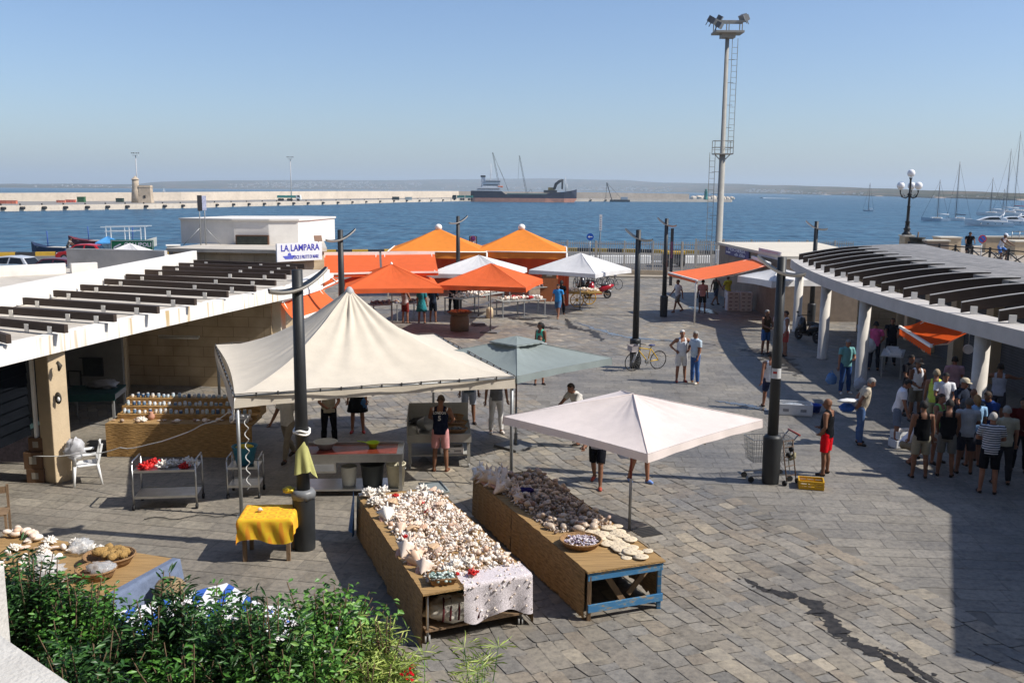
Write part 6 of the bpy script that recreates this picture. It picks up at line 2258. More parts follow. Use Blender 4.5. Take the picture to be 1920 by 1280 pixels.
# blue and white striped beach chairs / tarps below
b = MB()
q = [G(215, 1150, .55), G(435, 1098, .55), G(560, 1150, .5), G(420, 1215, .5)]
m, n, l, bs_ = newmat('blue striped canvas')
tc = n.new('ShaderNodeTexCoord')
sp = n.new('ShaderNodeSeparateXYZ')
l.new(tc.outputs['Object'], sp.inputs[0])
mm = n.new('ShaderNodeMath')
mm.operation = 'SINE'
mu = n.new('ShaderNodeMath')
mu.operation = 'MULTIPLY'
mu.inputs[1].default_value = 17
l.new(sp.outputs[0], mu.inputs[0])
l.new(mu.outputs[0], mm.inputs[0])
r0 = ramp(n, [(.48, (.72, .72, .74)), (.52, (.03, .11, .45))])
l.new(mm.outputs[0], r0.inputs[0])
l.new(r0.outputs[0], bs_.inputs[0])
bs_.inputs['Roughness'].default_value = .85
STRIPE = m
def sheetthing(name, label, cat, pts, mat, amp=.03, nu=26, nv=18, legs=True, seed=1):
    c = sum(pts, Vector())/4
    t = thing(name, label, cat, (c.x, c.y, 0))
    b = MB()
    def fn(u, v):
        p = pts[0].lerp(pts[1], u).lerp(pts[3].lerp(pts[2], u), v)
        return (p.x, p.y, p.z+amp*noise.noise((u*4, v*4, seed))-.05*math.sin(PI*u)*math.sin(PI*v))
    b.grid(fn, nu, nv)
    b.build('sheet', mat, t, world=True)
    if legs:
        b = MB()
        for p in pts:
            b = MB()
            b.beam((p.x, p.y, 0), (p.x, p.y, p.z-.02), .05, .05)
            b.build('leg', WOOD, t, world=True)
    return t
sheetthing('striped_stall', 'low stall sheet of blue and white stripes behind the hedge', 'stall sheet', [G(205, 1150, .6), G(425, 1092, .6), G(545, 1165, .6), G(330, 1240, .6)], STRIPE)
sheetthing('white_stall', 'low plain white stall sheet half hidden by the ficus leaves', 'stall sheet', [G(480, 1130, .6), G(600, 1150, .6), G(690, 1215, .6), G(520, 1235, .6)], cloth('#dcdcdf'), seed=4)
b = MB()
lump(b, (0, 0, .12), (.2, .19, .16), 61, .2)
single(b, 'hessian_sack', M('hessian', (.28, .2, .11), .95, .3, 40, bump=.7, bs=90), 'brown hessian sack slumped on the blue striped sheet', 'sack', tuple(G(318, 1118, .55)))
p = G(2, 1010)
# ------------------------------------------------------------------ yellow table
p = [G(462, 1062), G(545, 1062)]
YC = G(503, 1045)
m, n, l, bs_ = newmat('yellow printed cloth')
tc = n.new('ShaderNodeTexCoord')
mpn = n.new('ShaderNodeMapping')
mpn.inputs['Scale'].default_value = (5.5, 5.5, 5.5)
l.new(tc.outputs['Object'], mpn.inputs[0])
ck = n.new('ShaderNodeTexChecker')
ck.inputs['Scale'].default_value = 1
ck.inputs[1].default_value = (.78, .50, .02, 1)
ck.inputs[2].default_value = (.80, .44, .02, 1)
l.new(mpn.outputs[0], ck.inputs[0])
fr = n.new('ShaderNodeVectorMath')
fr.operation = 'FRACTION'
l.new(mpn.outputs[0], fr.inputs[0])
sb = n.new('ShaderNodeVectorMath')
sb.operation = 'SUBTRACT'
sb.inputs[1].default_value = (.5, .5, .5)
l.new(fr.outputs[0], sb.inputs[0])
sx_ = n.new('ShaderNodeSeparateXYZ')
l.new(sb.outputs[0], sx_.inputs[0])
cb2 = n.new('ShaderNodeCombineXYZ')
l.new(sx_.outputs[0], cb2.inputs[0])
l.new(sx_.outputs[1], cb2.inputs[1])
ln = n.new('ShaderNodeVectorMath')
ln.operation = 'LENGTH'
l.new(cb2.outputs[0], ln.inputs[0])
r0 = ramp(n, [(.24, (0, 0, 0)), (.30, (1, 1, 1)), (.40, (1, 1, 1)), (.44, (0, 0, 0))])
l.new(ln.outputs['Value'], r0.inputs[0])
mi = n.new('ShaderNodeMix')
mi.data_type = 'RGBA'
l.new(r0.outputs[0], mi.inputs[0])
l.new(ck.outputs[0], mi.inputs[6])
mi.inputs[7].default_value = (.78, .30, .02, 1)
l.new(mi.outputs[2], bs_.inputs[0])
bs_.inputs['Roughness'].default_value = .9
yt = thing('small_table', 'small wooden table with four legs by the nearest lamp post', 'table', (YC.x, YC.y+.12, 0), R(4))
for i in (-1, 1):
    for j in (-1, 1):
        MB().beam((i*.36, j*.27, 0), (i*.36, j*.27, .74), .065, .065).build('leg', WOOD, yt)
MB().bx(-.42, .42, -.33, .33, .74, .77).build('tabletop', WOOD, yt)
b = MB()
def tcl(u, v):
    x, y = (u-.5)*2, (v-.5)*2
    k = 1.42
    X, Y = x*k, y*k*1.05
    ox, oy = max(0, abs(X)-1), max(0, abs(Y)-1)
    d = max(ox, oy)
    fold = .035*math.sin(X*9+Y*8)*min(1, d*4)
    return ((max(-1, min(1, X))+math.copysign(min(ox, .06)+fold*.6, X)*(ox > 0))*.44, (max(-1, min(1, Y))+math.copysign(min(oy, .06)+fold, Y)*(oy > 0))*.36, .782-d*(.82+.10*math.sin(X*3)))
b.grid(tcl, 44, 44)
o = b.build('tablecloth', m)
o.location = yt.location
o.rotation_euler = (0, 0, R(4))
tag(o, 'bright yellow printed cloth hanging over the small table', 'tablecloth')
shellobj('snail', 'sea_shell', SHWHITE, 'single shell lying on the yellow tablecloth', 'shell', None, (yt.location.x-.12, yt.location.y-.05, .82), .11, (1.5, .2, 1))
# ------------------------------------------------------------------ steel trolleys
def trolley(px, w_, d_, h_, rz, label, flare=True):
    p = G(*px)
    t = thing('steel_trolley', label, 'trolley', (p.x, p.y, 0), rz)
    for i in (-1, 1):
        for j in (-1, 1):
            lg = MB().cyl((i*w_/2, j*d_/2, .1), (i*w_/2, j*d_/2, h_), .017, n=8).build('leg', STEEL, t)
            b = MB()
            b.cyl((i*w_/2-.02, j*d_/2, .055), (i*w_/2+.02, j*d_/2, .055), .055, n=14)
            b.build('castor', BLACK, lg)
    for z in (h_-.14, .26):
        b = MB()
        b.bx(-w_/2, w_/2, -d_/2, d_/2, z-.01, z)
        b.bx(-w_/2, w_/2, -d_/2-.008, -d_/2+.004, z-.03, z+.015)
        b.bx(-w_/2, w_/2, d_/2-.004, d_/2+.008, z-.03, z+.015)
        b.build('shelf', STEEL, t)
    for i in (-1, 1):
        MB().tube([(i*w_/2, -d_/2, h_), (i*w_/2, -d_/2+.05, h_+.05), (i*w_/2, d_/2-.05, h_+.05), (i*w_/2, d_/2, h_)], .017, 8).build('handle', STEEL, t)
    return t
tl = trolley((318, 945), 1.18, .62, .92, R(7), 'shiny two shelf steel trolley with red and white corals on top')
for dx, dy, k, s_, mt_, lb_ in ((-.38, -.12, 0, .26, CORALR, 'bright red coral at the left end of the steel trolley'), (-.30, .12, 1, .24, CORALR, 'second red coral behind the first at the left of the trolley'), (-.05, -.05, 0, .28, CORALW, 'white coral in the middle of the steel trolley'), (.12, .05, 1, .22, CORALW, 'smaller white coral right of the middle of the trolley'), (.36, .12, 0, .26, CORALW, 'white coral at the back right of the steel trolley'), (.46, .0, 1, .24, CORALW, 'white coral at the right end of the steel trolley'), (.36, -.14, 0, .2, CORALR, 'small red coral at the front right of the trolley')):
    q = Matrix.Rotation(R(7), 3, 'Z') @ Vector((dx, dy, .80))
    shellobj('coral' if k else 'coral2', 'coral', mt_, lb_, 'coral', 'corals on the steel trolley', (tl.location.x+q.x, tl.location.y+q.y, .79), s_*1.35, (0, 0, dx*9))
tr2 = trolley((462, 926), .62, .55, .78, R(5), 'small steel trolley in the tent shade carrying a blue tub')
b = MB()
b.lathe([(.17, 0), (.25, .36), (.265, .37), (.255, .38), (.24, .36), (.165, .02)], n=20)
tb = single(b, 'plastic_tub', M('teal plastic', (.02, .16, .24), .4, .1, 5), 'teal plastic tub standing on the small steel trolley', 'tub', (tr2.location.x, tr2.location.y, .65))
b = MB()
lump(b, (0, 0, 0), (.17, .12, .05), 3, .25)
single(b, 'yellow_sponge', M('yellow foam', (.58, .45, .03), .9, .2, 20), 'flat yellow sponge lying in the teal tub', 'sponge', (tr2.location.x, tr2.location.y, 1.0))
# ------------------------------------------------------------------ reed counter with jars
ca, cb3 = G(205, 857), G(440, 857)
cw = (cb3-ca).length+.5
ct = thing('reed_counter', 'long reed fronted counter stepped up behind with rows of jars and shells', 'counter', ((ca.x+cb3.x)/2+.2, ca.y, 0))
b = MB()
b.grid(lambda u, v: (-cw/2+cw*u, .02*math.sin(u*30)*.5, .80-.78*v), 60, 6)
b.grid(lambda u, v: (-cw/2, v*1.2, .80-.78*u), 6, 6)
b.build('reed_front', reed('golden reed front', (.40, .235, .085), 'h'), ct)
MB().bx(-cw/2, cw/2, 0.03, .9, .76, .80).build('countertop', REEDT, ct)
for k in range(3):
    MB().bx(-cw/2+.1, cw/2, .45+k*.28, .73+k*.28, .80, .92+k*.13).build('step', reed('golden reed front', None, 'h'), ct)
JAR = [M('jar '+c_, c_, .25, .1, 6) for c_ in ('#cfd6da', '#8fa6b8', '#5f7a96', '#d8cdbf', '#3f5878', '#b9c8cf')]
LID = M('jar lid', (.6, .6, .6), .4)
rj = random.Random(2)
jp = None
for k in range(3):
    for i in range(25):
        x = -cw/2+.22+i*(cw-.3)/25+rj.uniform(-.02, .02)
        jar = MB()
        hh_ = rj.uniform(.07, .12)
        jar.lathe([(.035, 0), (.042, .01), (.042, hh_*.75), (.03, hh_*.85), (.03, hh_*.9)], n=10)
        t = jar.build('jar', rj.choice(JAR))
        MB().lathe([(.034, hh_*.9), (.034, hh_), (0, hh_)], n=10).build('lid', LID, t)
        t.location = (ct.location.x+x, ct.location.y+.55+k*.28, .92+k*.13)
        tag(t, 'small pale or blue shell jar on the stepped rows of the reed counter', 'jar', 'jars on the reed counter')
for i in range(34):
    x = -cw/2+.08+rj.random()*(cw-.2)
    shellobj(rj.choice(('cowrie', 'scallop')), 'sea_shell', SHWHITE if rj.random() < .5 else SHBROWN, 'shell lying along the front edge of the reed counter', 'shell', 'shells on the reed counter', (ct.location.x+x, ct.location.y+rj.uniform(.08, .36), .82), rj.uniform(.09, .15), (0, 0, rj.random()*6))
for dx, col, lb_ in ((.72, None, 'white coral with a pink vase behind it at the lit end of the counter'),):
    shellobj('coral', 'coral', CORALW, lb_, 'coral', None, (ca.x+.72, ca.y+.2, .82), .26, (0, 0, 0))
b = MB()
b.lathe([(.04, 0), (.075, .04), (.08, .1), (.04, .16), (.045, .19)], n=14)
single(b, 'vase', M('pink clay', (.50, .25, .17), .7, .1, 8), 'round pink clay vase catching the light on the reed counter', 'vase', (ca.x+.86, ca.y+.42, .80))
def styro(loc, label, s=(.6, .4, .2), rz=0, n=1, group=None):
    b = MB()
    w_, d_, h_ = s
    b.bx(-w_/2, w_/2, -d_/2, d_/2, 0, .03)
    for i in (-1, 1):
        b.bx(-w_/2, w_/2, i*d_/2-.015, i*d_/2+.015, .03, h_)
        b.bx(i*w_/2-.015, i*w_/2+.015, -d_/2+.016, d_/2-.016, .03, h_)
    for i in (-1, 1):
        for k in (-.25, .25):
            b.bx(k*w_-.08, k*w_+.08, i*d_/2-.017, i*d_/2+.017, h_*.35, h_*.6, 1)
    return single(b, 'foam_crate', [M('white foam', (.72, .72, .72), .9, .05, 20), M('crate slot', (.25, .25, .26), .9)], label, 'crate', loc, rz, group)
styro((ct.location.x+cw/2-.35, ct.location.y+.3, .80), 'white foam crate on the right end of the reed counter', (.4, .3, .14))
# dark table with teal cloth inside the alcove, boxes at the left edge
p = G(165, 800)
t = thing('stall_table', 'pale legged table under a dark teal cloth in the alcove of the left hall', 'table', (p.x, p.y+.6, 0), R(8))
b = MB()
b.bx(-.75, .62, -.6, .6, .84, .87)
b.bx(-.77, .64, -.62, -.6, .68, .87)
b.build('teal_cloth', M('dark teal felt', (.006, .045, .045), .95, .2, 8), t)
MB().bx(-.75, .62, -.58, .58, .70, .83).build('apron', M('grey table paint', (.22, .22, .22), .7), t)
for i in (-.7, .57):
    for j in (-.55, .55):
        MB().bx(i-.03, i+.03, j-.03, j+.03, 0, .7).build('leg', M('grey table paint', None), t)
b = MB()
lump(b, (0, 0, .1), (.4, .25, .12), 81, .4)
single(b, 'plastic_bag', M('grey film', (.25, .25, .26), .4), 'crumpled grey plastic bag on the dark teal table', 'bag', (p.x+.1, p.y+.8, .87))
p = G(40, 870)
t = thing('stall_table', 'cloth covered table at the left edge, coloured dark for the shade inside the hall', 'table', (p.x-.35, p.y+.5, 0))
MB().bx(-.9, .55, -.5, .5, .78, .84).build('tabletop', M('shade dark green felt', (.01, .03, .03), .9), t)  # table colours kept near black to carry the shade of the interior
MB().bx(-.9, .55, -.52, -.5, .05, .8).build('cloth_front', M('shade dark lace', (.045, .035, .045), .95, .5, 12), t)
def carton(loc, s, label, rz=0):
    b = MB()
    b.box((0, 0, s[2]/2), s)
    b.bx(-s[0]*.2, s[0]*.2, -s[1]/2-.003, -s[1]/2, s[2]*.3, s[2]*.75, 1)
    b.bx(-s[0]/2, s[0]/2, -.03, .03, s[2], s[2]+.002, 1)
    single(b, 'carton', [M('brown cardboard', (.13, .07, .035), .9, .15, 5), M('carton label', (.3, .27, .22), .9)], label, 'carton', loc, rz, bevel=.005)
p = G(72, 905)
carton((p.x-.05, p.y+.15, 0), (.36, .34, .3), 'lowest carton of the stack left of the cream pillar')
carton((p.x-.08, p.y+.17, .302), (.38, .36, .36), 'middle carton with a pale label beside the cream pillar')
carton((p.x-.03, p.y+.2, .664), (.3, .3, .3), 'top carton of the stack beside the cream pillar')
# ------------------------------------------------------------------ plastic chair with a bag
p = G(163, 905)
t = thing('plastic_chair', 'white plastic armchair beside the cream pillar', 'chair', (p.x, p.y, 0), R(-62))
for i in (-1, 1):
    MB().tube([(i*.26, -.26, 0), (i*.225, -.22, .44)], [.026, .034], 6).build('leg', WPLAST, t)
    MB().tube([(i*.26, .28, 0), (i*.225, .22, .44)], [.026, .034], 6).build('leg', WPLAST, t)
    MB().tube([(i*.225, -.22, .42), (i*.245, -.2, .64), (i*.25, -.1, .67), (i*.245, .2, .68)], [.03, .03, .032, .03], 6).build('armrest', WPLAST, t)
b = MB()
b.box((0, 0, .43), (.46, .46, .03))
b.box((0, -.22, .405), (.44, .03, .06))
b.build('seat', WPLAST, t, bevel=.012)
b = MB()
for z0, z1 in ((.47, .55), (.78, .86)):
    b.beam((-.21, .22+(z0-.45)*.25, (z0+z1)/2), (.21, .22+(z0-.45)*.25, (z0+z1)/2), .025, z1-z0)
for i in range(5):
    x = -.19+i*.095
    b.beam((x, .225, .5), (x, .31, .83), .03, .02)
for i in (-1, 1):
    b.beam((i*.215, .22, .42), (i*.2, .325, .87), .035, .04)
b.build('backrest', WPLAST, t)
b = MB()
lump(b, (0, 0, 0), (.2, .17, .24), 91, .35)
single(b, 'plastic_bag', M('frosty bag', (.62, .62, .64), .5, .1, 6, transl=.3), 'crumpled whitish plastic bag hung over the back of the chair', 'bag', (p.x-.22, p.y+.02, .72))
# ------------------------------------------------------------------ fish counters under the tent
p0_, p1_ = G(568, 932), G(742, 928)
fc = thing('fish_counter', 'long stainless fish counter with a red wet top under the cream tent', 'counter', ((p0_.x+p1_.x)/2, p0_.y+.45, 0), R(4))
w2 = (p1_-p0_).length/2+.12
b = MB()
b.bx(-w2, w2, -.42, .42, .86, .885)
b.bx(-w2, w2, -.43, -.42, .73, .9)
b.bx(-w2, w2, .41, .43, .73, .93)
b.bx(w2-.01, w2+.01, -.42, .42, .73, .9)
b.build('worktop', STEEL, fc, bevel=.004)
MB().bx(-w2+.08, w2-.12, -.34, .38, .886, .89).build('wet_cloth', M('wet red board', (.16, .03, .02), .15, .4, 4), fc)
for i in (-w2+.04, w2-.04):
    for j in (-.36, .36):
        MB().bx(i-.03, i+.03, j-.03, j+.03, 0, .86).build('leg', STEEL, fc)
MB().bx(-w2, w2, -.38, .38, .12, .15).build('lower_shelf', STEEL, fc)
b = MB()
b.bx(-w2+.3, -w2+.78, -.44, -.2, .52, .74)
b.bx(-w2+.34, -w2+.74, -.446, -.44, .56, .70, 1)
b.build('drawer', [STEEL, M('drawer grey', (.3, .3, .3), .5)], fc)
def bucket(loc, r, h, col, label, handle=True, rim=True, dark=False):
    t = thing('bucket', label, 'bucket', loc)
    m_ = M('bucket '+col, col, .45, .12, 6)
    MB().lathe([(r*.8, 0), (r, h), (r*1.05, h), (r*1.05, h+.02), (r*.93, h+.02), (r*.76, .02)], n=18).build('pail', m_, t)
    if handle:
        MB().tube([(math.cos(a)*r, -.02-r*.2*math.sin(a), h*.86-.55*r*math.sin(a)) for a in [i*PI/10 for i in range(11)]], .008, 5).build('handle', M('wire', (.4, .4, .4), .4, metal=.8), t)
    return t
fl_ = fc.location
bucket((fl_.x-.05, fl_.y-.1, .15), .17, .40, '#b9b7ae', 'white bucket on the lower shelf of the fish counter, left of the dark basket')
bucket((fl_.x+.92, fl_.y-.1, .15), .2, .46, '#c9c2a8', 'large cream bucket at the right end under the fish counter')
b = MB()
b.lathe([(.2, 0), (.24, .44), (.26, .45), (.24, .46), (.19, .02)], n=24, wob=lambda t, z: 1+.02*math.sin(t*24))
single(b, 'laundry_basket', M('dark plastic', (.03, .035, .035), .6), 'dark ribbed plastic basket between the two buckets under the counter', 'basket', (fl_.x+.43, fl_.y-.05, .15))
t = thing('colander', 'lime green plastic colander with a long handle on the fish counter', 'colander', (fl_.x+.42, fl_.y+.12, .89))
MB().lathe([(.07, 0), (.13, .11), (.145, .115), (.14, .125), (.12, .11), (.06, .015)], n=18).build('bowl', M('lime plastic', (.36, .55, .01), .4), t)
MB().beam((-.13, 0, .115), (-.33, .05, .13), .03, .012).build('handle', M('lime plastic', None), t)
b = MB()
b.lathe([(.12, 0), (.24, .14), (.26, .145), (.25, .155), (.22, .14), (.1, .02)], n=20)
single(b, 'bowl', M('grey bowl', (.45, .47, .47), .4), 'pale grey bowl behind the lamp post on the fish counter', 'bowl', (fl_.x-.55, fl_.y+.05, .89))
# fish display table
p0_, p1_ = G(775, 878), G(872, 872)
ft = thing('fish_table', 'grey wheeled table of fish baskets with a raised dark back', 'table', ((p0_.x+p1_.x)/2-.05, p0_.y+.7, 0), R(5))
TG = M('table grey paint', (.34, .335, .31), .6, .15, 3, dirt=.3)
w2 = .70
b = MB()
b.bx(-w2, w2, -.68, .7, .72, .76)
b.bx(-w2, w2, -.70, -.68, .60, .78)
b.bx(w2-.0, w2+.02, -.7, .7, .6, .78)
b.bx(-w2-.02, -w2, -.7, .7, .6, 1.15)
b.bx(-w2, w2, .68, .7, .6, 1.2)
b.build('tray', TG, ft)
for i in (-w2+.04, w2-.04):
    for j in (-.62, .62):
        lg = MB().bx(i-.035, i+.035, j-.035, j+.035, .1, .72).build('leg', TG, ft)
        MB().cyl((i-.02, j, .055), (i+.02, j, .055), .055, n=12).build('castor', M('grey castor', None), lg)
MB().bx(-w2, w2, -.6, .65, .26, .29).build('lower_shelf', TG, ft)
fx, fy = ft.location.x, ft.location.y
styro((fx+.32, fy-.35, .29), 'white foam crate on the lower shelf of the fish table', (.5, .35, .16), R(5))
b = MB()
lump(b, (0, 0, .06), (.55, .28, .09), 17, .3)
single(b, 'mussel_heap', M('dark mussels', (.012, .013, .018), .35, .4, 20, bump=1, bs=40), 'heap of dark mussels at the back of the fish table', 'mussels', (fx-.15, fy+.35, .77))
b = MB()
b.lathe([(.1, 0), (.17, .26), (.185, .27), (.17, .26), (.09, .02)], n=16)
o = single(b, 'bucket', M('steel pail', (.4, .42, .43), .4, metal=.5), 'grey pail lying on its side on the fish table', 'bucket', (fx-.42, fy-.32, .93), rot=(R(75), 0, R(60)))
class _TT:
    def __init__(s, x, y, z): s.p = Vector((x, y, z))
    def at(s, u, v, h=0): return s.p+Vector((0, 0, h))
MUS = M('clams', None, .4, .2, 9, island=['#3a4450', '#6a7480', '#22262c', '#8a8f96', '#565c66'])
basket(_TT(fx+.42, fy-.36, .765), .11, 0, .26, 'round basket of blue grey clams at the front right of the fish table', MUS, 'blue grey clams in the front basket of the fish table', False, .08, 0, .022, 90)
basket(_TT(fx+.38, fy+.10, .765), .22, 0, .26, 'round basket in the middle right of the fish table', M('brown clams', None, .5, .2, 9, island=['#6a5140', '#8f7660', '#4a382c']), 'brown clams in the middle basket of the fish table', False, .12, 0, .022, 80)
basket(_TT(fx+.30, fy+.52, .765), .33, 0, .24, 'round basket at the back right of the fish table', M('brown clams', None), 'brown clams in the rear basket of the fish table', False, .16, 0, .022, 60)
b = MB()
b.lathe([(.0, .0), (.28, .01), (.33, .06), (.335, .07), (.27, .03), (0, .02)], n=20)
single(b, 'flat_pan', M('steel pan', (.38, .38, .38), .3, metal=.7), 'shallow metal pan leaning at the left of the fish table', 'pan', (fx-.15, fy-.38, .80), rot=(R(18), R(-8), 0))
b = MB()
b.bx(-.3, .3, -.12, .12, 0, .28)
b.bx(-.32, .32, -.14, .14, .28, .3)
single(b, 'wooden_box', WOOD, 'brown wooden box standing behind the fish table', 'box', (fx+.1, fy+.95, .75), R(5))
b = MB()
for s_ in (-.22, .22):
    b.bx(s_-.03, s_+.03, -.1, .1, 0, .75)
b.bx(-.3, .3, -.15, .15, .72, .75)
single(b, 'stand', TG, 'narrow grey stand carrying the wooden box behind the fish table', 'stand', (fx+.1, fy+.95, 0), R(5))
# yellow green bag and grey bag tied to the nearest lamp post
L1 = G(572, 1028)
b = MB()
def bagfn(u, v):
    th = -.5+u*2.0
    rr = .125+.05*v+.025*math.sin(u*15)*v
    return (rr*math.sin(th)+.10*u*v, -rr*math.cos(th), .34-.3*abs(u-.65)-.60*v*(1-.35*(1-u)))
b.grid(bagfn, 26, 12)
single(b, 'plastic_sheet', M('pale yellow plastic', (.55, .54, .20), .5, .1, 6, transl=.2), 'pale yellow printed plastic sheet tied round the nearest lamp post', 'plastic sheet', (L1.x-.03, L1.y, 1.62))
b = MB()
b.tube([(math.cos(a)*.135, math.sin(a)*.135, .02*math.sin(a*3)) for a in [i*PI/8 for i in range(16)]], .02, 6, closed=True)
b.tube([(math.cos(a)*.135, math.sin(a)*.135, -.04+.02*math.sin(a*2)) for a in [i*PI/8 for i in range(16)]], .018, 6, closed=True)
single(b, 'rope', WHITE, 'white cord wound round the nearest lamp post at tent height', 'rope', (L1.x, L1.y, 2.12))
b = MB()
b.lathe([(.20, -.10), (.205, .0), (.18, .05), (.12, .06)], n=24, wob=lambda t, z: 1+.06*math.sin(t*9+z*20))
single(b, 'bin_liner', M('grey liner', (.17, .175, .18), .4, .15, 6), 'grey bin liner stretched over the foot of the nearest lamp post', 'bag', (L1.x, L1.y, 1.02))
b = MB()
lump(b, (0, 0, 0), (.10, .08, .06), 23, .4)
single(b, 'wrapper', M('yellow wrapper', (.6, .45, .03), .4), 'yellow wrapper stuffed beside the grey bin liner', 'wrapper', (L1.x-.24, L1.y-.05, 1.08))
# extension cord strung from the tent post to the left
pt = [Vector((x, y, z)) for x, y, z in ((-5.05, 17.25, 1.95), (-5.35, 17.4, 2.0), (-6.1, 17.9, 1.6), (-7.0, 18.2, 1.18), (-8.0, 18.6, .92), (-9.0, 18.9, .72), (-10.2, 19.0, .62))]
b = MB()
pp = [p.lerp(q, t/6)+Vector((0, 0, -.04*math.sin(PI*t/6)+.012*math.sin(i*2+t))) for i, (p, q) in enumerate(zip(pt, pt[1:])) for t in range(6)]
b.tube(pp, .011, 5)
pp = [Vector((-5.0+.036*math.cos(i*.9), 17.22+.036*math.sin(i*.9), 1.95-i*.032)) for i in range(46)]
b.tube(pp, .010, 5)
o = b.build('power_cable', M('white cable', (.6, .6, .58), .5))
tag(o, 'white power cable curling down the tent post and off to the left', 'cable')
b = MB()
b.tube([Vector((-6.9+i*.16, 16.9+.10*math.sin(i*1.3)+.03*i, .03)) for i in range(14)], .008, 5)
tag(b.build('floor_cable', M('black cable', (.02, .02, .02), .6)), 'thin black cable lying on the paving left of the tent post', 'cable')
# chair back at the far left edge
q = G(14, 1010)
t = thing('wooden_chair', 'brown wooden chair cut off by the left edge of the picture', 'chair', (q.x-.25, q.y+.1, 0), R(20))
for i in (-1, 1):
    for j in (-1, 1):
        MB().beam((i*.2, j*.2, 0), (i*.2, j*.2, .46 if j < 0 else .9), .04, .04).build('leg', WOOD, t)
MB().bx(-.22, .22, -.22, .22, .44, .47).build('seat', WOOD, t)
MB().beam((-.2, .2, .8), (.2, .2, .8), .03, .12).build('backrest', WOOD, t)
# ------------------------------------------------------------------ things round the right side
def yellow_crate(px, label):
    p = G(*px)
    b = MB()
    w_, d_, h_ = .5, .36, .18
    b.bx(-w_/2, w_/2, -d_/2, d_/2, 0, .02)
    for i in (-1, 1):
        for z0, z1 in ((.02, .06), (.075, .115), (.13, h_)):
            b.bx(-w_/2, w_/2, i*d_/2-.012, i*d_/2+.012, z0, z1)
            b.bx(i*w_/2-.012, i*w_/2+.012, -d_/2+.013, d_/2-.013, z0, z1)
        for k in (-.48, -.16, .16, .48):
            b.bx(k*w_-.015, k*w_+.015, i*d_/2-.014, i*d_/2+.014, 0, h_-.002)
    b.box((-.1, -.02, .045), (.16, .2, .04), .3, 1)
    single(b, 'plastic_crate', [M('yellow plastic', (.58, .33, .012), .5, .12, 5), M('paper scrap', (.6, .58, .5), .9)], label, 'crate', (p.x, p.y, .01), R(-14))
yellow_crate((1520, 914), 'empty yellow plastic crate by the man in red shorts')
p = G(1488, 776)
styro((p.x, p.y, .01), 'long white foam fish crate standing on the sunny paving', (.95, .5, .32), R(-12))
b = MB()
lump(b, (0, 0, 0), (.34, .14, .06), 9, .4)
single(b, 'fish_pile', M('silver fish', (.35, .38, .40), .3, .5, 18, metal=.2), 'silvery fish lying in the long white foam crate', 'fish', (p.x, p.y, .26), R(-12))
p = G(1519, 772)
b = MB()
b.lathe([(.16, 0), (.21, .2), (.225, .21), (.2, .2), (.15, .015)], n=18)
single(b, 'plastic_tub', M('blue plastic', (.01, .045, .30), .4), 'small blue tub right of the long white foam crate', 'tub', (p.x+.1, p.y, .01))
def bag(px, z, s, col, label, tr=.25, seed=1):
    p = G(px[0], px[1], 0)
    b = MB()
    lump(b, (0, 0, s[2]*.75), s, seed, .22)
    b.tube([(-s[0]*.3, 0, s[2]*1.6), (-s[0]*.1, 0, s[2]*2.1), (s[0]*.1, 0, s[2]*2.1), (s[0]*.3, 0, s[2]*1.6)], .012, 5)
    single(b, 'carrier_bag', M('bag '+col, col, .35, .12, 8, transl=tr), label, 'bag', (p.x, p.y, z))
bag((1557, 736), .28, (.17, .1, .2), '#6a98cc', 'light blue carrier bag held by the man in the teal polo', seed=3)
bag((1612, 732), .02, (.2, .14, .22), '#d5d7dc', 'white carrier bag standing at the foot of the third column', seed=5)
bag((1583, 834), .86, (.18, .14, .12), '#2a62b8', 'blue bag hanging from the hands of the man in jeans behind his back', seed=7)
bag((1622, 700), .75, (.3, .2, .28), '#dfe0e2', 'big white plastic bag hanging by the man in pink', seed=9)
bag((680, 812), .62, (.13, .08, .18), '#3a6fa6', 'blue carrier bag of the person in the black skirt', seed=11)
bag((1168, 905), .55, (.13, .09, .15), '#b9c4da', 'pale bag swinging between the two walkers under the pink umbrella', seed=13)
p = G(1585, 836)
b = MB()
lump(b, (0, 0, .03), (.26, .12, .05), 19, .4)
single(b, 'paper_sheet', M('white paper', (.7, .7, .7), .9), 'crumpled white wrapping paper held above the blue bag', 'paper', (p.x, p.y, 1.12), R(10))
# small stall goods in the shade of the crowd
def ft_table(px, w_, d_, label, rz=0):
    p = G(*px)
    t = thing('market_table', label, 'table', (p.x, p.y, 0), rz)
    MB().bx(-w_/2, w_/2, -d_/2, d_/2, .74, .78).build('tabletop', M('table white', (.5, .5, .5), .6), t)
    for i in (-1, 1):
        for j in (-1, 1):
            MB().bx(i*(w_/2-.05)-.025, i*(w_/2-.05)+.025, j*(d_/2-.05)-.025, j*(d_/2-.05)+.025, 0, .74).build('leg', ALU, t)
    return t
tb2 = ft_table((1672, 702), 1.6, .7, 'white fish table behind the man in pink under the hall', R(65))
for k in range(3):
    styro((tb2.location.x+k*.12-.1, tb2.location.y+k*.45-.45, .78), 'small foam tray of fish on the white table under the hall', (.5, .36, .1), R(65), group='foam trays on the hall table')
p = G(1372, 582)
for i, (dx, dy) in enumerate(((0, 0), (.65, -.1))):
    for k in range(5):
        styro((p.x+dx, p.y+dy, .005+k*.2), 'white foam crate stacked by the fish shop door', (.6, .42, .19), R(5), group='foam crates by the fish shop')
p = G(1428, 582)
for k in range(4):
    styro((p.x, p.y, .005+k*.2), 'white foam crate in the right hand stack beside the fish shop', (.5, .4, .19), R(5), group='right stack of foam crates')
p = G(1690, 838)
styro((p.x, p.y, .01), 'white foam crate at the feet of the bending man', (.5, .35, .2), R(10))
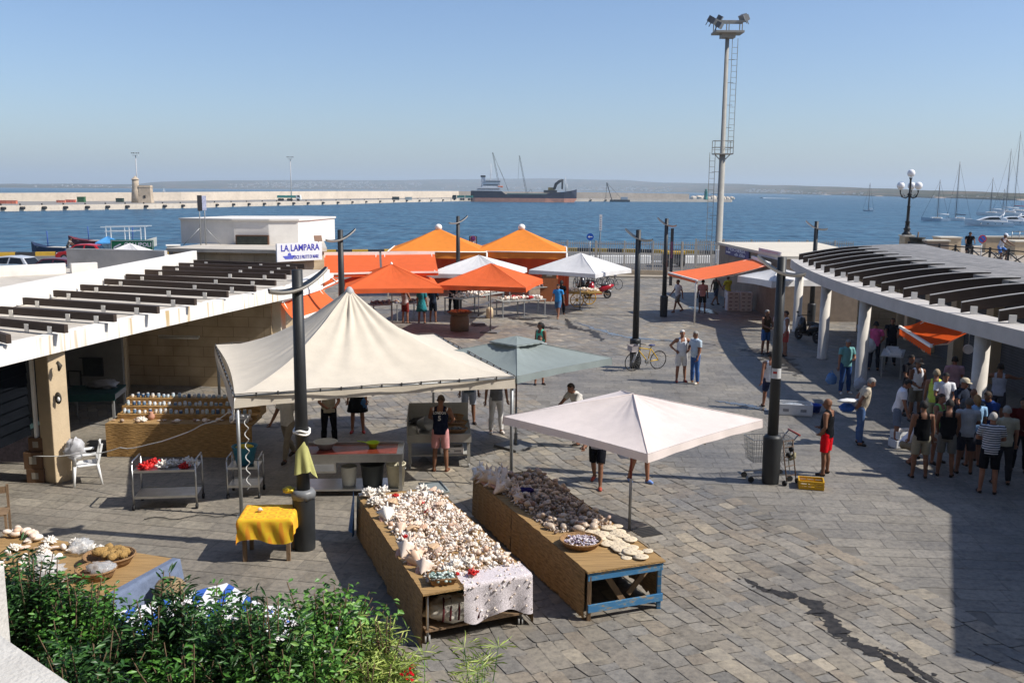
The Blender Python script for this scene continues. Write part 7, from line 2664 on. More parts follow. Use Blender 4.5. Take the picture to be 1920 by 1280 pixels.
styro((p.x+.05, p.y+.05, .215), 'upper white foam crate at the feet of the bending man', (.5, .35, .2), R(16))
b = MB()
b.lathe([(.1, 0), (.15, .02), (.15, .1), (.1, .12), (0, .12)], n=16)
b.lathe([(.02, .12), (.02, .5)], n=6)
p = D(1803, 648, 25)
t = thing('hanging_scale', 'round dial scale hanging beside the small orange awning', 'scale', (p.x+.2, p.y, p.z-.1))
b = MB()
b.cyl((0, 0, 0), (0, .07, 0), .13, n=20)
b.cyl((0, .03, .13), (0, .03, 1.0), .01, n=5)
b.build('dial', M('scale white', (.5, .5, .5), .5), t)
# shopping trolley leaning on the near right lamp post
L6 = G(1444, 905)
t = thing('shopping_trolley', 'wire shopping trolley parked behind the near right lamp post', 'trolley', (L6.x, L6.y+.28, 0), R(-80))
WIRE = M('zinc wire', (.33, .33, .32), .4, .1, 5, metal=.7)
b = MB()
def sides(z, k):
    f = (z-.45)/.5
    hw = .2+.06*f
    yb_, yf = .36+.10*f, -.42-.04*f
    return [(-hw, yf), (hw, yf), (hw, yb_), (-hw, yb_)]
for z in (.45, .55, .65, .75, .85, .95):
    q = sides(z, 0)
    for i in range(4):
        b.beam((*q[i], z), (*q[(i+1) % 4], z), .008 if z < .9 else .014, .008 if z < .9 else .014)
lo, hi_ = sides(.45, 0), sides(.95, 0)
for i in range(4):
    a0, a1 = Vector((*lo[i], .45)), Vector((*lo[(i+1) % 4], .45))
    b0_, b1_ = Vector((*hi_[i], .95)), Vector((*hi_[(i+1) % 4], .95))
    k = 9 if i % 2 == 0 else 15
    for j in range(k+1):
        b.beam(a0.lerp(a1, j/k), b0_.lerp(b1_, j/k), .006, .006)
for j in range(9):
    b.beam((-.2+j*.05, -.42, .45), (-.2+j*.05, .36, .45), .006, .006)
b.build('wire_basket', WIRE, t)
b = MB()
for s_ in (-1, 1):
    b.tube([(s_*.22, .56, 1.02), (s_*.22, .46, .9), (s_*.22, .38, .45), (s_*.24, .42, .16), (s_*.18, -.45, .14)], .016, 6)
b.build('frame', WIRE, t)
MB().cyl((-.27, .58, 1.03), (.27, .58, 1.03), .022, n=8).build('handle', M('red plastic grip', (.35, .06, .04), .5), t)
for i, j in ((-.18, -.45), (.18, -.45), (-.24, .42), (.24, .42)):
    MB().cyl((i-.015, j, .065), (i+.015, j, .065), .065, n=14).build('wheel', BLACK, t)
t2_ = thing('hand_truck', 'folded rusty hand truck standing right of the near right lamp post', 'hand truck', (L6.x+.42, L6.y-.12, 0), R(30))
RUST = M('rusty tube', (.12, .075, .05), .7, .35, 8)
b = MB()
for s_ in (-.14, .14):
    b.tube([(s_, 0, .08), (s_, .10, .55), (s_, .16, .95)], .014, 6)
for z in (.2, .4, .6, .8, .93):
    b.cyl((-.14, z*.17, z), (.14, z*.17, z), .010, n=6)
b.build('frame', RUST, t2_)
for i, z in ((-.19, .06), (.19, .06), (.0, .62), (.1, .74)):
    MB().cyl((i-.02, .0+z*.2, z), (i+.02, z*.2, z), .06, n=14).build('wheel', BLACK, t2_)
b = MB()
b.tube([(0.0, .12, .5), (.04, .06, .58), (.02, .0, .5), (-.05, .05, .44), (-.03, .12, .54)], .03, 6)
single(b, 'rope', M('old rope', (.25, .22, .13), .95), 'coil of old rope hung on the rusty hand truck', 'rope', (L6.x+.44, L6.y-.12, .1))
# paper notice taped on that post
b = MB()
b.grid(lambda u, v: (.118*math.sin(-1.2+u*2.0), -.118*math.cos(-1.2+u*2.0), .22*(v-.5)), 8, 2)
b.grid(lambda u, v: (.119*math.sin(-.8+u*.7), -.119*math.cos(-.8+u*.7), .05*(v-.5)+.02), 8, 2, 1)
single(b, 'paper_notice', [M('notice white', (.6, .6, .6), .9), M('notice red', (.45, .05, .04), .9)], 'white paper notice with a red band taped round the near right lamp post', 'notice', (L6.x, L6.y, 2.42))
# far stalls under the orange and white umbrellas
def stall(px0, px1, d_, label, cnt, mats, lab2, seed):
    a, c = G(*px0), G(*px1)
    w_ = (c-a).length
    ang = math.atan2(c.y-a.y, c.x-a.x)
    t = thing('shell_stall', label, 'stall table', ((a.x+c.x)/2, (a.y+c.y)/2, 0), ang)
    MB().bx(-w_/2, w_/2, 0, d_, .80, .84).build('tabletop', M('stall top', (.33, .33, .31), .7), t)
    n_ = max(2, int(w_/1.3))
    for i in range(n_+1):
        for j in (.05, d_-.05):
            x = -w_/2+.05+i*(w_-.1)/n_
            MB().bx(x-.025, x+.025, j-.025, j+.025, 0, .8).build('leg', ALU, t)
    b = MB()
    r = random.Random(seed)
    for i in range(cnt):
        s_ = r.uniform(.06, .14)
        b.ext(_me[r.choice(('cowrie', 'snail'))], Matrix.Translation((r.uniform(-w_/2+.1, w_/2-.1), r.uniform(.1, d_-.1), .86+r.random()*.12)) @ Matrix.Rotation(r.random()*6, 4, 'Z') @ Matrix.Rotation(r.random()*2, 4, 'X') @ Matrix.Scale(s_*1.3, 4), 0)
    o = b.build('shell_heap', mats)
    o.location = t.location
    o.rotation_euler = (0, 0, ang)
    tag(o, lab2, 'shells', kind='stuff')
    return t
stall((862, 592), (945, 577), 1.0, 'long table of white shells under the right orange umbrella', 170, SHHEAP, 'white shells covering the long table under the right orange umbrella', 31)
s2_ = stall((942, 597), (1024, 592), .8, 'table of shells and red corals beside the man in blue', 120, SHHEAP, 'mixed shells covering the table beside the man in blue', 32)
for k, dx in enumerate((-.55, -.3, .25)):
    shellobj('coral', 'red_coral', CORALR, 'red coral on the table beside the man in blue', 'coral', 'red corals on the far table', (s2_.location.x+dx, s2_.location.y+.3, .9), .38, (0, 0, k))
stall((955, 570), (1030, 565), .7, 'back row table of jars and sponges in front of the orange curtain', 120, M('stall bric a brac', None, .5, .2, 9, island=['#31414f', '#7a8790', '#b9a68e', '#3f5a78', '#8a5a48', '#d6cfc6']), 'jars and sponges covering the back row table', 33)
stall((700, 606), (790, 600), .8, 'dim table of goods under the left orange umbrella', 110, M('stall bric a brac', None), 'small goods covering the dim table under the left orange umbrella', 34)
b = MB()
b.grid(lambda u, v: (-.75+1.5*u, -.25+.5*v, .36+.22*(2*u-1)**2), 16, 4)
b.tube([(-.8, -.25, .6), (-.8, .25, .6)], .02, 6)
b.tube([(.8, -.25, .6), (.8, .25, .6)], .02, 6)
p = G(898, 588)
single(b, 'hammock', M('rope net white', (.55, .52, .48), .9, .3, 20), 'pale hammock slung under the long table of white shells', 'hammock', (p.x, p.y-.1, .1), R(20))
b = MB()
b.lathe([(.17, 0), (.175, .35), (.16, .46), (.1, .54), (0, .56)], n=16)
p = G(918, 597)
single(b, 'stone_bollard', CREAM, 'short rounded stone bollard by the right orange umbrella pole', 'bollard', (p.x, p.y+.05, 0))
p = G(861, 622)
t = thing('wicker_barrel', 'big wicker barrel carrying a wide basket below the orange umbrellas', 'barrel', (p.x, p.y+.3, 0))
MB().lathe([(.40, 0), (.43, .3), (.40, .62), (.36, .72)], n=24).build('barrel_body', M('dull wicker', (.17, .12, .07), .9, .4, 1, bump=.8, bs=1, stretch=(50, 50, 30)), t)
MB().lathe([(.36, .72), (.55, .84), (.58, .86), (.52, .82), (.0, .76)], n=24).build('wide_basket', WICKER, t)
b = MB()
rr_ = random.Random(8)
for i in range(60):
    a_, k = rr_.random()*6.3, rr_.random()**.5*.45
    b.ell((math.cos(a_)*k, math.sin(a_)*k, .85+.06*(1-k)), (.06, .045, .035), 7, 4)
o = b.build('starfish_heap', M('orange starfish', None, .8, .2, 9, island=['#c98a52', '#e0ad72', '#a8683a']))
o.location = t.location
tag(o, 'small orange brown starfish heaped in the wide basket on the barrel', 'starfish', kind='stuff')
def stand_sign(px, label):
    p = G(*px)
    b = MB()
    b.beam((-.3, 0, .04), (.3, 0, .04), .6, .05)
    b.box((0, 0, .1), (.5, .5, .06))
    single(b, 'steel_slab', M('grey steel plate', None), label, 'base plate', (p.x, p.y, 0), R(20))
stand_sign((897, 610), 'low grey steel slab by the pole of the right orange umbrella')
b = MB()
b.bx(-.5, .5, -.25, .25, 0, .8)
p = D(1030, 522, 52.5)
t = thing('shelf_unit', 'wooden shelf with cartons in front of the orange curtain', 'shelf', (p.x, 52.5, 0))
MB().bx(-.5, .5, 0, .4, 0, 1.3).build('cabinet', M('orange brown cabinet', (.36, .12, .04), .8), t)
carton((p.x, 52.7, 1.302), (.8, .35, .35), 'lower carton on the wooden shelf by the orange curtain')
carton((p.x+.03, 52.7, 1.656), (.7, .33, .3), 'upper carton on the wooden shelf by the orange curtain')
p = D(1057, 540, 49.5)
t = thing('orange_curtain', 'tall orange cloth hanging beside the right white umbrella', 'curtain', (p.x, 49.5, 0), R(60))
b = MB()
b.grid(lambda u, v: (-.6+1.2*u, .07*math.sin(u*22), 2.2-2.1*v), 40, 4)
b.build('cloth', M('orange curtain', None), t)
MB().cyl((-.65, 0, 2.2), (.65, 0, 2.2), .02, n=6).build('rod', ALU, t)
# ------------------------------------------------------------------ cargo ship and harbour craft
GLASSD = M('dark glass', None)
def hull(b, secs, mi_top=0, mi_low=None, zl=None):
    """secs: (x, half width at deck, half width at keel, deck z, keel z); a closed lofted hull"""
    vs, n = [], 7
    for x, wd, wk, zd, zk in secs:
        zs = [zd, zk+(zd-zk)*.45 if zl is None else zl, zk]
        ww = [wd, wd*.55+wk*.45, wk]
        for k in range(3):
            vs.append((x, -ww[k], zs[k]))
        for k in (2, 1, 0):
            vs.append((x, ww[k], zs[k]))
    m = 6
    for i in range(len(secs)-1):
        for j in range(m):
            a = i*m+j
            c = i*m+(j+1) % m
            q = (a, c, c+m, a+m)
            low = j in (1, 2, 3)
            b.add([vs[t] for t in q], [(0, 1, 2, 3)], (mi_low if low and mi_low is not None else mi_top))
    b.add(vs[:m], [tuple(range(m))], mi_top)
    b.add(vs[-m:], [tuple(reversed(range(m)))], mi_top)
    return b
sp_ = onY(981, 606)
K = sp_.y/F
ship = thing('cargo_ship', 'navy blue coaster with a red bottom and two cranes moored at the pier', 'ship', (sp_.x, sp_.y, WATER), R(1))
NAVY = M('navy hull', (.006, .012, .036), .5, .25, .2, dirt=.3)
BOOT = M('faded red boot topping', (.55, .24, .16), .8, .15, .3, dirt=.3)
SWH = M('ship white', (.62, .62, .62), .6, .1, .4)
b = MB()
hull(b, [(-97*K, 12*K, 9*K, 20*K, -3), (-90*K, 15*K, 13*K, 20*K, -3), (-40*K, 16*K, 15*K, 19.5*K, -3), (-33*K, 16*K, 15*K, 14*K, -3), (40*K, 16*K, 15*K, 14*K, -3), (45*K, 15.5*K, 14*K, 16.5*K, -3), (75*K, 13*K, 9*K, 19*K, -3), (88*K, 8*K, 3*K, 21*K, -3), (99*K, .6*K, .3*K, 24*K, 2)], 0, 1, 7.2*K)
b.build('hull', [NAVY, BOOT], ship)
b = MB()
b.bx(-30*K, 44*K, -12*K, 12*K, 14*K, 16*K)
b.build('cargo_hatch', M('hatch green', (.12, .20, .18), .7), ship)
b = MB()
b.bx(-86*K, -42*K, -13*K, 13*K, 20*K, 27*K)
b.bx(-76*K, -45*K, -11*K, 11*K, 27*K, 34*K)
b.bx(-70*K, -42*K, -12*K, 12*K, 34*K, 40*K)
hs = b.build('deckhouse', SWH, ship)
b = MB()
for z, x0, x1, y in ((37.3, -69, -43, 12), (30.5, -74, -47, 11), (23.5, -84, -44, 13)):
    b.bx(x0*K, x1*K, -y*K-.12, -y*K+.1, (z-.7)*K, (z+.7)*K)
b.build('window_band', GLASSD, hs)
b = MB()
b.bx(-78*K, -70*K, -4*K, 4*K, 27*K, 45*K)
b.build('funnel', SWH, ship)
MB().bx(-79*K, -70*K, -4.2*K, 4.2*K, 45*K, 48*K).build('funnel_cap', BLACK, ship)
b = MB()
b.bx(-47*K, -38*K, -13*K, -10*K, 26*K, 29*K)
b.build('lifeboat', M('lifeboat orange', (.6, .14, .05), .6), ship, bevel=.3)
b = MB()
b.tube([(-61*K, 0, 37*K), (-60*K, 0, 70*K)], [.25, .12], 6)
for z in (50, 56, 63):
    b.beam((-64*K, 0, z*K), (-57*K, 0, z*K), .12, .12)
b.tube([(-57*K, 0, 37*K), (-60*K, 0, 60*K)], .1, 5)
b.tube([(78*K, 0, 20*K), (78*K, 0, 47*K)], [.25, .12], 6)
b.tube([(81*K, 0, 20*K), (80.5*K, 0, 34*K)], .2, 5)
b.beam((75*K, 0, 46*K), (81*K, 0, 46*K), .12, .12)
b.build('mast', SWH, ship)
CRB = M('crane dark', (.02, .022, .025), .7)
def boom(x0, z0, x1, z1, nm='crane_boom', y=0):
    b = MB()
    a, c = Vector((x0*K, y, z0*K)), Vector((x1*K, y, z1*K))
    for s_ in (-.45, .45):
        for t_ in (-.4, .4):
            b.beam(a+Vector((s_, t_, 0)), c+Vector((s_*.5, t_*.5, 0)), .16, .16)
    n_ = 16
    for i in range(n_):
        p, q = a.lerp(c, i/n_), a.lerp(c, (i+1)/n_)
        sg_ = .45 if i % 2 else -.45
        b.beam(p+Vector((sg_, 0, 0)), q+Vector((-sg_, 0, 0)), .1, .1)
    b.build(nm, CRB, ship)
boom(-43, 20, -57, 89, y=-3)
boom(6, 15, -8, 84, y=-2)
b = MB()
for x0, z0, x1, z1 in ((-57, 89, -28, 22), (-57, 88, -35, 40), (-8, 84, -10, 42), (6, 15, 14, 24), (-28, 20, -32, 30), (14, 24, 16, 17)):
    b.beam((x0*K, -2.5, z0*K), (x1*K, -2.5, z1*K), .13, .13)
b.build('crane_rigging', CRB, ship)
b = MB()
b.bx(38*K, 62*K, -8*K, 8*K, 17*K, 22*K)
b.bx(46*K, 58*K, -5*K, 5*K, 22*K, 27*K, 1)
b.tube([(57*K, -2, 24*K), (60*K, -2, 33*K), (66*K, -2, 38*K), (72*K, -2, 41*K)], [.9, 1.0, .9, .6], 6)
b.tube([(72*K, -2, 42*K), (71.5*K, -2, 24*K)], [.7, .5], 6)
b.build('excavator', [CRB, M('excavator yellow', (.25, .17, .03), .7)], ship)
b = MB()
for i in range(26):
    x = (-95+i*2)*K
    b.beam((x, -15*K, 20*K), (x, -15*K, 23*K), .08, .08)
b.beam((-96*K, -15*K, 23*K), (-44*K, -15*K, 23*K), .1, .1)
b.build('guard_rail', SWH, ship)
# crane barge
p = onY(1162, 655)
t = thing('crane_barge', 'low dark work barge with a slanting crane at the right of the ship', 'barge', (p.x, p.y, WATER))
k = p.y/F
hull(MB(), [(-18*k, 7*k, 6*k, 4*k, -2), (18*k, 7*k, 6*k, 4*k, -2)]).build('hull', M('barge grey', (.05, .055, .06), .8), t)
MB().bx(2*k, 14*k, -4*k, 4*k, 4*k, 9*k).build('cabin', M('barge cabin', (.35, .4, .44), .7), t)
b = MB()
b.beam((-15*k, 0, 4*k), (-25*k, 0, 35*k), .5, .5)
b.beam((-25*k, 0, 35*k), (-26*k, 0, 6*k), .25, .25)
b.beam((-25*k, 0, 35*k), (0, 0, 9*k), .15, .15)
b.build('crane', CRB, t)
# yachts in the marina on the right
YW = M('yacht white', (.70, .70, .70), .35, .05, 1)
YB = M('yacht pale blue', (.33, .42, .5), .4, .08, 1)
def yacht(px, py, L, mast_top, label, rz=0, col=YW, boomcol=None, dx=0):
    p = G(px, py, WATER)
    k = p.y/F
    t = thing('sailing_yacht', label, 'sailing boat', (p.x, p.y, WATER), rz)
    Lm = L*k/2
    hull(MB(), [(-Lm, Lm*.16, Lm*.1, Lm*.17, -.3), (-Lm*.3, Lm*.27, Lm*.2, Lm*.18, -.3), (Lm*.3, Lm*.24, Lm*.14, Lm*.21, -.3), (Lm*.98, .08, .03, Lm*.27, .2)]).build('hull', col, t)
    b = MB()
    b.bx(-Lm*.45, Lm*.3, -Lm*.13, Lm*.13, Lm*.17, Lm*.27)
    c = b.build('cabin', YW, t, bevel=.12)
    MB().bx(-Lm*.35, Lm*.22, -Lm*.135, Lm*.135, Lm*.21, Lm*.245).build('window', GLASSD, c)
    zt = D(px, mast_top, p.y).z-WATER
    mx_ = dx*k
    MB().tube([(mx_, 0, Lm*.2), (mx_, 0, zt)], [.13, .08], 6).build('mast', M('mast dark', (.12, .12, .13), .5), t)
    b = MB()
    for q in ((Lm*.95, 0, Lm*.27), (-Lm*.95, 0, Lm*.2)):
        b.tube([q, (mx_, 0, zt*.97)], .03, 4)
    for s_ in (-1, 1):
        b.tube([(mx_, s_*Lm*.22, Lm*.2), (mx_, s_*.5, zt*.55), (mx_, 0, zt*.96)], .022, 4)
    b.beam((mx_, -.5, zt*.55), (mx_, .5, zt*.55), .05, .05)
    b.build('rigging', M('dark wire', None), t)
    MB().tube([(mx_, 0, Lm*.5), (mx_-Lm*.8, 0, Lm*.45)], [.16, .12], 6).build('boom', cloth(boomcol or '#c9ccd0'), t)
yacht(1753, 415, 56, 337, 'pale sailing yacht farthest left in the marina', PI+.1, YB, dx=-4)
yacht(1797, 414, 48, 303, 'sailing yacht with a dark sail cover next to the leftmost yacht', PI+.05, YW, '#20263a', dx=6)
yacht(1856, 404, 50, 333, 'sailing yacht whose mast rises behind the white motor yacht', PI-.1, YW, dx=0)
yacht(1889, 404, 60, 279, 'sailing yacht with a tall mast leaning behind the second motor yacht', PI, YW, dx=4)
yacht(1906, 401, 60, 246, 'sailing yacht with the tallest mast at the right edge of the picture', PI, YW, '#8c2f2a', dx=6)
yacht(1880, 398, 40, 354, 'small sailing yacht with a short mast at the back of the marina', PI, YW)
yacht(1628, 396, 20, 343, 'lone little sailing boat at anchor in the bay', 2.6, YB)
p = G(317, 359.8, WATER)
t = thing('sailing_boat', 'tiny white sail far out beyond the pier', 'sailing boat', (p.x, min(p.y, 1500), WATER))
k = min(p.y, 1500)/F
b = MB()
hull(b, [(-3*k, .8*k, .5*k, .8*k, -.2), (0, 1*k, .6*k, .8*k, -.2), (3*k, .1, .05, 1*k, .2)])
b.build('hull', YW, t)
b = MB()
b.add([(-2.5*k, 0, k), (.3*k, .1, k), (.3*k, .1, 9*k), (-2.5*k, .12, k)], [(0, 1, 2)])
b.add([(.5*k, 0, k), (2.6*k, .1, k), (.5*k, .1, 7*k)], [(0, 1, 2)])
b.build('sail', cloth('#f0eee8'), t)
def motoryacht(px, py, L, label, rz):
    p = G(px, py, WATER)
    k = p.y/F
    Lm = L*k/2
    t = thing('motor_yacht', label, 'motor boat', (p.x, p.y, WATER), rz)
    hull(MB(), [(-Lm, Lm*.24, Lm*.2, Lm*.17, -.3), (-Lm*.2, Lm*.27, Lm*.2, Lm*.2, -.3), (Lm*.5, Lm*.2, Lm*.1, Lm*.26, -.3), (Lm, .1, .03, Lm*.32, .3)]).build('hull', YW, t)
    b = MB()
    pr = [(-Lm*.75, Lm*.18), (Lm*.55, Lm*.24), (Lm*.05, Lm*.42), (-Lm*.35, Lm*.44), (-Lm*.7, Lm*.36)]
    w_ = Lm*.17
    b.add([(x, -w_, z) for x, z in pr]+[(x, w_, z) for x, z in pr], [tuple(range(5)), tuple(reversed(range(5, 10)))]+[(i, 5+i, 5+(i+1) % 5, (i+1) % 5) for i in range(5)])
    c = b.build('deckhouse', YW, t, bevel=.12)
    b = MB()
    for s_ in (-1, 1):
        b.add([(Lm*.42, s_*(w_+.03), Lm*.275), (Lm*.02, s_*(w_+.03), Lm*.39), (-Lm*.35, s_*(w_+.03), Lm*.39), (-Lm*.45, s_*(w_+.03), Lm*.29)], [(0, 1, 2, 3)])
    for i in range(4):
        for s_ in (-1, 1):
            b.ell((-Lm*.5+i*Lm*.3, s_*Lm*.245, Lm*.12), (.16, .06, .12), 8, 4)
    b.build('window', GLASSD, c)
    b = MB()
    b.tube([(-Lm*.5, -w_, Lm*.4), (-Lm*.62, 0, Lm*.58), (-Lm*.5, w_, Lm*.4)], .12, 6)
    b.build('radar_arch', YW, t)
motoryacht(1853, 424, 84, 'white motor yacht in front of the moored sailing yachts', PI-.15)
motoryacht(1890, 421, 70, 'second white motor yacht moored just behind the first', PI-.1)
motoryacht(1915, 417, 60, 'third motor yacht cut off by the right edge of the picture', PI)
p = G(1428, 372, WATER)
t = thing('speedboat', 'speedboat crossing the bay with a white wake', 'motor boat', (p.x, p.y, WATER), PI)
k = p.y/F
hull(MB(), [(-3*k, .9*k, .7*k, .6*k, -.2), (0, 1*k, .7*k, .8*k, -.2), (3.4*k, .1, .05, 1.2*k, .2)]).build('hull', M('boat dark', (.1, .11, .13), .5), t)
MB().bx(-.8*k, .8*k, -.5*k, .5*k, .7*k, 1.5*k).build('windscreen', GLASSD, t)
b = MB()
b.grid(lambda u, v: (p.x+2*k+u*52*k, p.y+(v-.5)*(3+u*46), WATER+.25+.35*math.sin(PI*v)*(1-u)), 30, 4)
st(b, 'wake', M('sea foam', (.62, .66, .68), .9, .3, .3))
# ------------------------------------------------------------------ cars and boats by the left quay
def car(px, py, rz, col, label, L=4.1, zroof=1.45, name='parked_car', wagon=False):
    p = G(px, py, zroof)
    t = thing(name, label, 'car', (p.x, p.y, 0), rz)
    m_ = M('car paint '+col, col, .28, .06, 2, spec=.6)
    w_ = .84
    body = [(-L/2, .32), (-L/2+.02, .62), (-L/2+.12, .86), (-L*.10, .93), (L*.25, .90), (L/2-.25, .78), (L/2-.02, .6), (L/2, .32)]
    roof = [(-L/2+.22, .86), (-L/2+(.42 if wagon else .62), 1.36), (-L*.12, zroof), (L*.08, 1.41), (L*.27, .91)]
    b = MB()
    def ext_(pr, wa_, wb_):
        n_ = len(pr)
        vs = [(x, -(wa_ if z < 1 else wb_), z) for x, z in pr]+[(x, (wa_ if z < 1 else wb_), z) for x, z in pr]
        b.add(vs, [tuple(range(n_)), tuple(reversed(range(n_, 2*n_)))]+[(i, n_+i, n_+(i+1) % n_, (i+1) % n_) for i in range(n_)])
    ext_(body, w_, w_)
    ext_(roof, w_-.04, w_-.2)
    bd = b.build('body', m_, t, bevel=.05)
    b = MB()
    for s_ in (-1, 1):
        def yy(z):
            return s_*((w_-.03) - (.17)*(z-.92)/.5)
        for q in ([(-L/2+.5, .95), (-L/2+.78, 1.32), (-L*.13, 1.36), (-L*.11, .95)], [(-L*.08, .95), (-L*.10, 1.37), (L*.07, 1.33), (L*.22, .95)]):
            b.add([(x, yy(z), z) for x, z in q], [(0, 1, 2, 3) if s_ > 0 else (3, 2, 1, 0)])
    x0, x1 = L*.275, L*.10
    b.add([(x0+.01, -.7, .94), (x0+.01, .7, .94), (x1+.04, .6, 1.38), (x1+.04, -.6, 1.38)], [(0, 1, 2, 3)])
    x0, x1 = -L/2+.23, -L/2+(.42 if wagon else .60)
    b.add([(x0-.02, -.68, .9), (x0-.02, .68, .9), (x1-.03, .58, 1.32), (x1-.03, -.58, 1.32)], [(3, 2, 1, 0)])
    b.build('window', M('car glass', (.012, .014, .016), .08), bd)
    for i in (-L*.30, L*.31):
        for s_ in (-1, 1):
            wo = MB().cyl((i, s_*.66, .31), (i, s_*.86, .31), .31, n=16).build('wheel', BLACK, t)
            MB().cyl((i, s_*.861, .31), (i, s_*.87, .31), .19, n=12).build('rim', STEEL, wo)
    for s_ in (-.6, .6):
        MB().ell((L/2-.1, s_, .66), (.1, .16, .08), 8, 5).build('headlight', M('headlight glass', (.6, .6, .62), .15), t)
        MB().bx(-L/2-.01, -L/2+.04, s_-.12, s_+.12, .62, .82).build('tail_light', M('tail light', (.35, .01, .01), .3), t)
car(18, 479, R(172), '#b9bcc0', 'silver hatchback parked beyond the low white wall')
car(78, 494, R(168), '#3a4450', 'dark blue grey car nearly hidden by the low white wall')
car(4, 496, R(170), '#66757a', 'grey green car bonnet at the left edge below the silver one')
car(100, 483, R(170), '#5a1420', 'dark red estate car parked beside the grey parapet', wagon=True)
car(154, 457, R(184), '#b01018', 'bright red hatchback parked near the quay edge', L=3.9)
person('person leaning at the bonnet of the bright red car', (lambda q: (q.x, q.y, 0))(D(128, 480, 84)), 100, dict(la=((35, 14), (50, 0)), ra=((35, 14), (50, 0)), lean=25), ('tee', '#8a8078'), ('trousers', '#25262c'), BLK, 'c', vox=.03)
def rowboat(px, py, L, label, col, frame=False, rz=0):
    p = G(px, py, WATER)
    t = thing('fishing_boat', label, 'boat', (p.x, p.y, WATER+.1), rz)
    Lm = L/2
    hull(MB(), [(-Lm, .7, .5, .9, -.2), (-Lm*.2, 1.0, .7, .9, -.2), (Lm*.6, .7, .4, 1.1, -.2), (Lm, .06, .03, 1.5, .4)]).build('hull', M('boat '+col, col, .6, .15, 2), t)
    MB().bx(-Lm*.9, Lm*.5, -.75, .75, .9, .95).build('deck', M('boat deck', (.5, .45, .38), .8), t)
    MB().tube([(Lm*.1, 0, .9), (Lm*.12, 0, 2.7)], .06, 6).build('post', M('boat blue', (.03, .08, .3), .6), t)
    if frame:
        b = MB()
        for x in (-Lm*.8, -Lm*.1, Lm*.5):
            for y in (-.8, .8):
                b.beam((x, y, .9), (x, y, 2.7), .09, .09)
        for y in (-.8, .8):
            b.beam((-Lm, y, 2.72), (Lm*.75, y, 2.86), .1, .12)
            b.beam((-Lm*.85, y, 2.2), (Lm*.3, y, 2.25), .08, .1)
        b.build('rack', WHITE, t)
rowboat(95, 480, 4.6, 'small dark rowing boat moored at the kerb left of the red car', '#22304a', rz=R(170))
rowboat(172, 466, 6.0, 'red rimmed fishing boat behind the bright red car', '#6a1f22', rz=R(175))
rowboat(245, 468, 6.5, 'boat with white racks behind the green town sign', '#c9c5ba', frame=True, rz=R(3))
q = D(202, 455, 81)
umbrella('beach_umbrella', 'light blue parasol above the quay beside the red car', (202, 470), .9, .3, q.z+.55, q.z+.05, fab('sky blue canvas', (.10, .36, .70), .3), base=(q.x, 81), val=.1)
# ------------------------------------------------------------------ bicycles, scooter and cart
def bicycle(loc, rz, label, col, fork, basket_=True, group=None, lean=0):
    t = thing('bicycle', label, 'bicycle', loc, rz, group)
    t.rotation_euler = (lean, 0, rz)
    fm_ = M('bike paint '+col, col, .35, .1, 5)
    for x in (-.52, .52):
        b = MB()
        b.tube([(x+.32*math.cos(a), 0, .335+.32*math.sin(a)) for a in [i*2*PI/24 for i in range(24)]], .018, 6, closed=True)
        w_ = b.build('wheel', BLACK, t)
        b = MB()
        for i in range(8):
            a = i*PI/8
            b.beam((x+.31*math.cos(a), 0, .335+.31*math.sin(a)), (x-.31*math.cos(a), 0, .335-.31*math.sin(a)), .004, .004)
        b.cyl((x, -.05, .335), (x, .05, .335), .025, n=8)
        b.build('spokes', STEEL, w_)
    b = MB()
    for a, c in (((-.52, 0, .335), (-.08, 0, .30)), ((-.52, 0, .335), (-.16, 0, .78)), ((-.08, 0, .30), (-.18, 0, .84)), ((-.08, 0, .30), (.36, 0, .78)), ((-.16, 0, .74), (.36, 0, .82))):
        b.cyl(a, c, .018, n=7)
    b.build('frame', fm_, t)
    b = MB()
    b.cyl((.36, 0, .72), (.34, 0, .98), .016, n=6)
    b.cyl((.38, .04, .74), (.52, .04, .335), .014, n=6)
    b.cyl((.38, -.04, .74), (.52, -.04, .335), .014, n=6)
    b.build('fork', M('bike paint '+fork, fork, .35), t)
    MB().tube([(.22, .28, 1.0), (.34, .2, 1.0), (.36, 0, .98), (.34, -.2, 1.0), (.22, -.28, 1.0)], .014, 6).build('handlebar', BLACK, t)
    b = MB()
    b.ell((-.2, 0, .88), (.14, .075, .035), 10, 5)
    b.build('saddle', M('saddle '+fork, (.02, .03, .12), .5), t)
    b = MB()
    b.cyl((-.08, -.05, .30), (-.08, .05, .30), .09, n=14)
    b.beam((-.08, .07, .30), (.02, .07, .18), .02, .02)
    b.beam((-.08, -.07, .30), (-.18, -.07, .42), .02, .02)
    b.build('crank', STEEL, t)
    if basket_:
        b = MB()
        for z, s_ in ((.72, .8), (.82, .9), (.92, 1.0)):
            b.tube([(.55+.16*s_*i, .17*s_*j, z) for i, j in ((-1, -1), (1, -1), (1, 1), (-1, 1))], .008, 5, closed=True)
        b.bx(.42, .68, -.13, .13, .71, .72)
        b.bx(.41, .415, -.15, .15, .72, .92)
        b.bx(.69, .695, -.15, .15, .72, .92)
        b.bx(.42, .69, -.15, -.145, .72, .92)
        b.bx(.42, .69, .145, .15, .72, .92)
        b.build('basket', M('bike basket', (.42, .38, .38), .7), t)
    return t
L4 = G(1190, 690)
bicycle((L4.x+.32, L4.y-.32, 0), R(205), 'blue and yellow bicycle with a pale basket leaning on a lamp post', '#c8a018', '#d5d8dd', lean=R(-5))
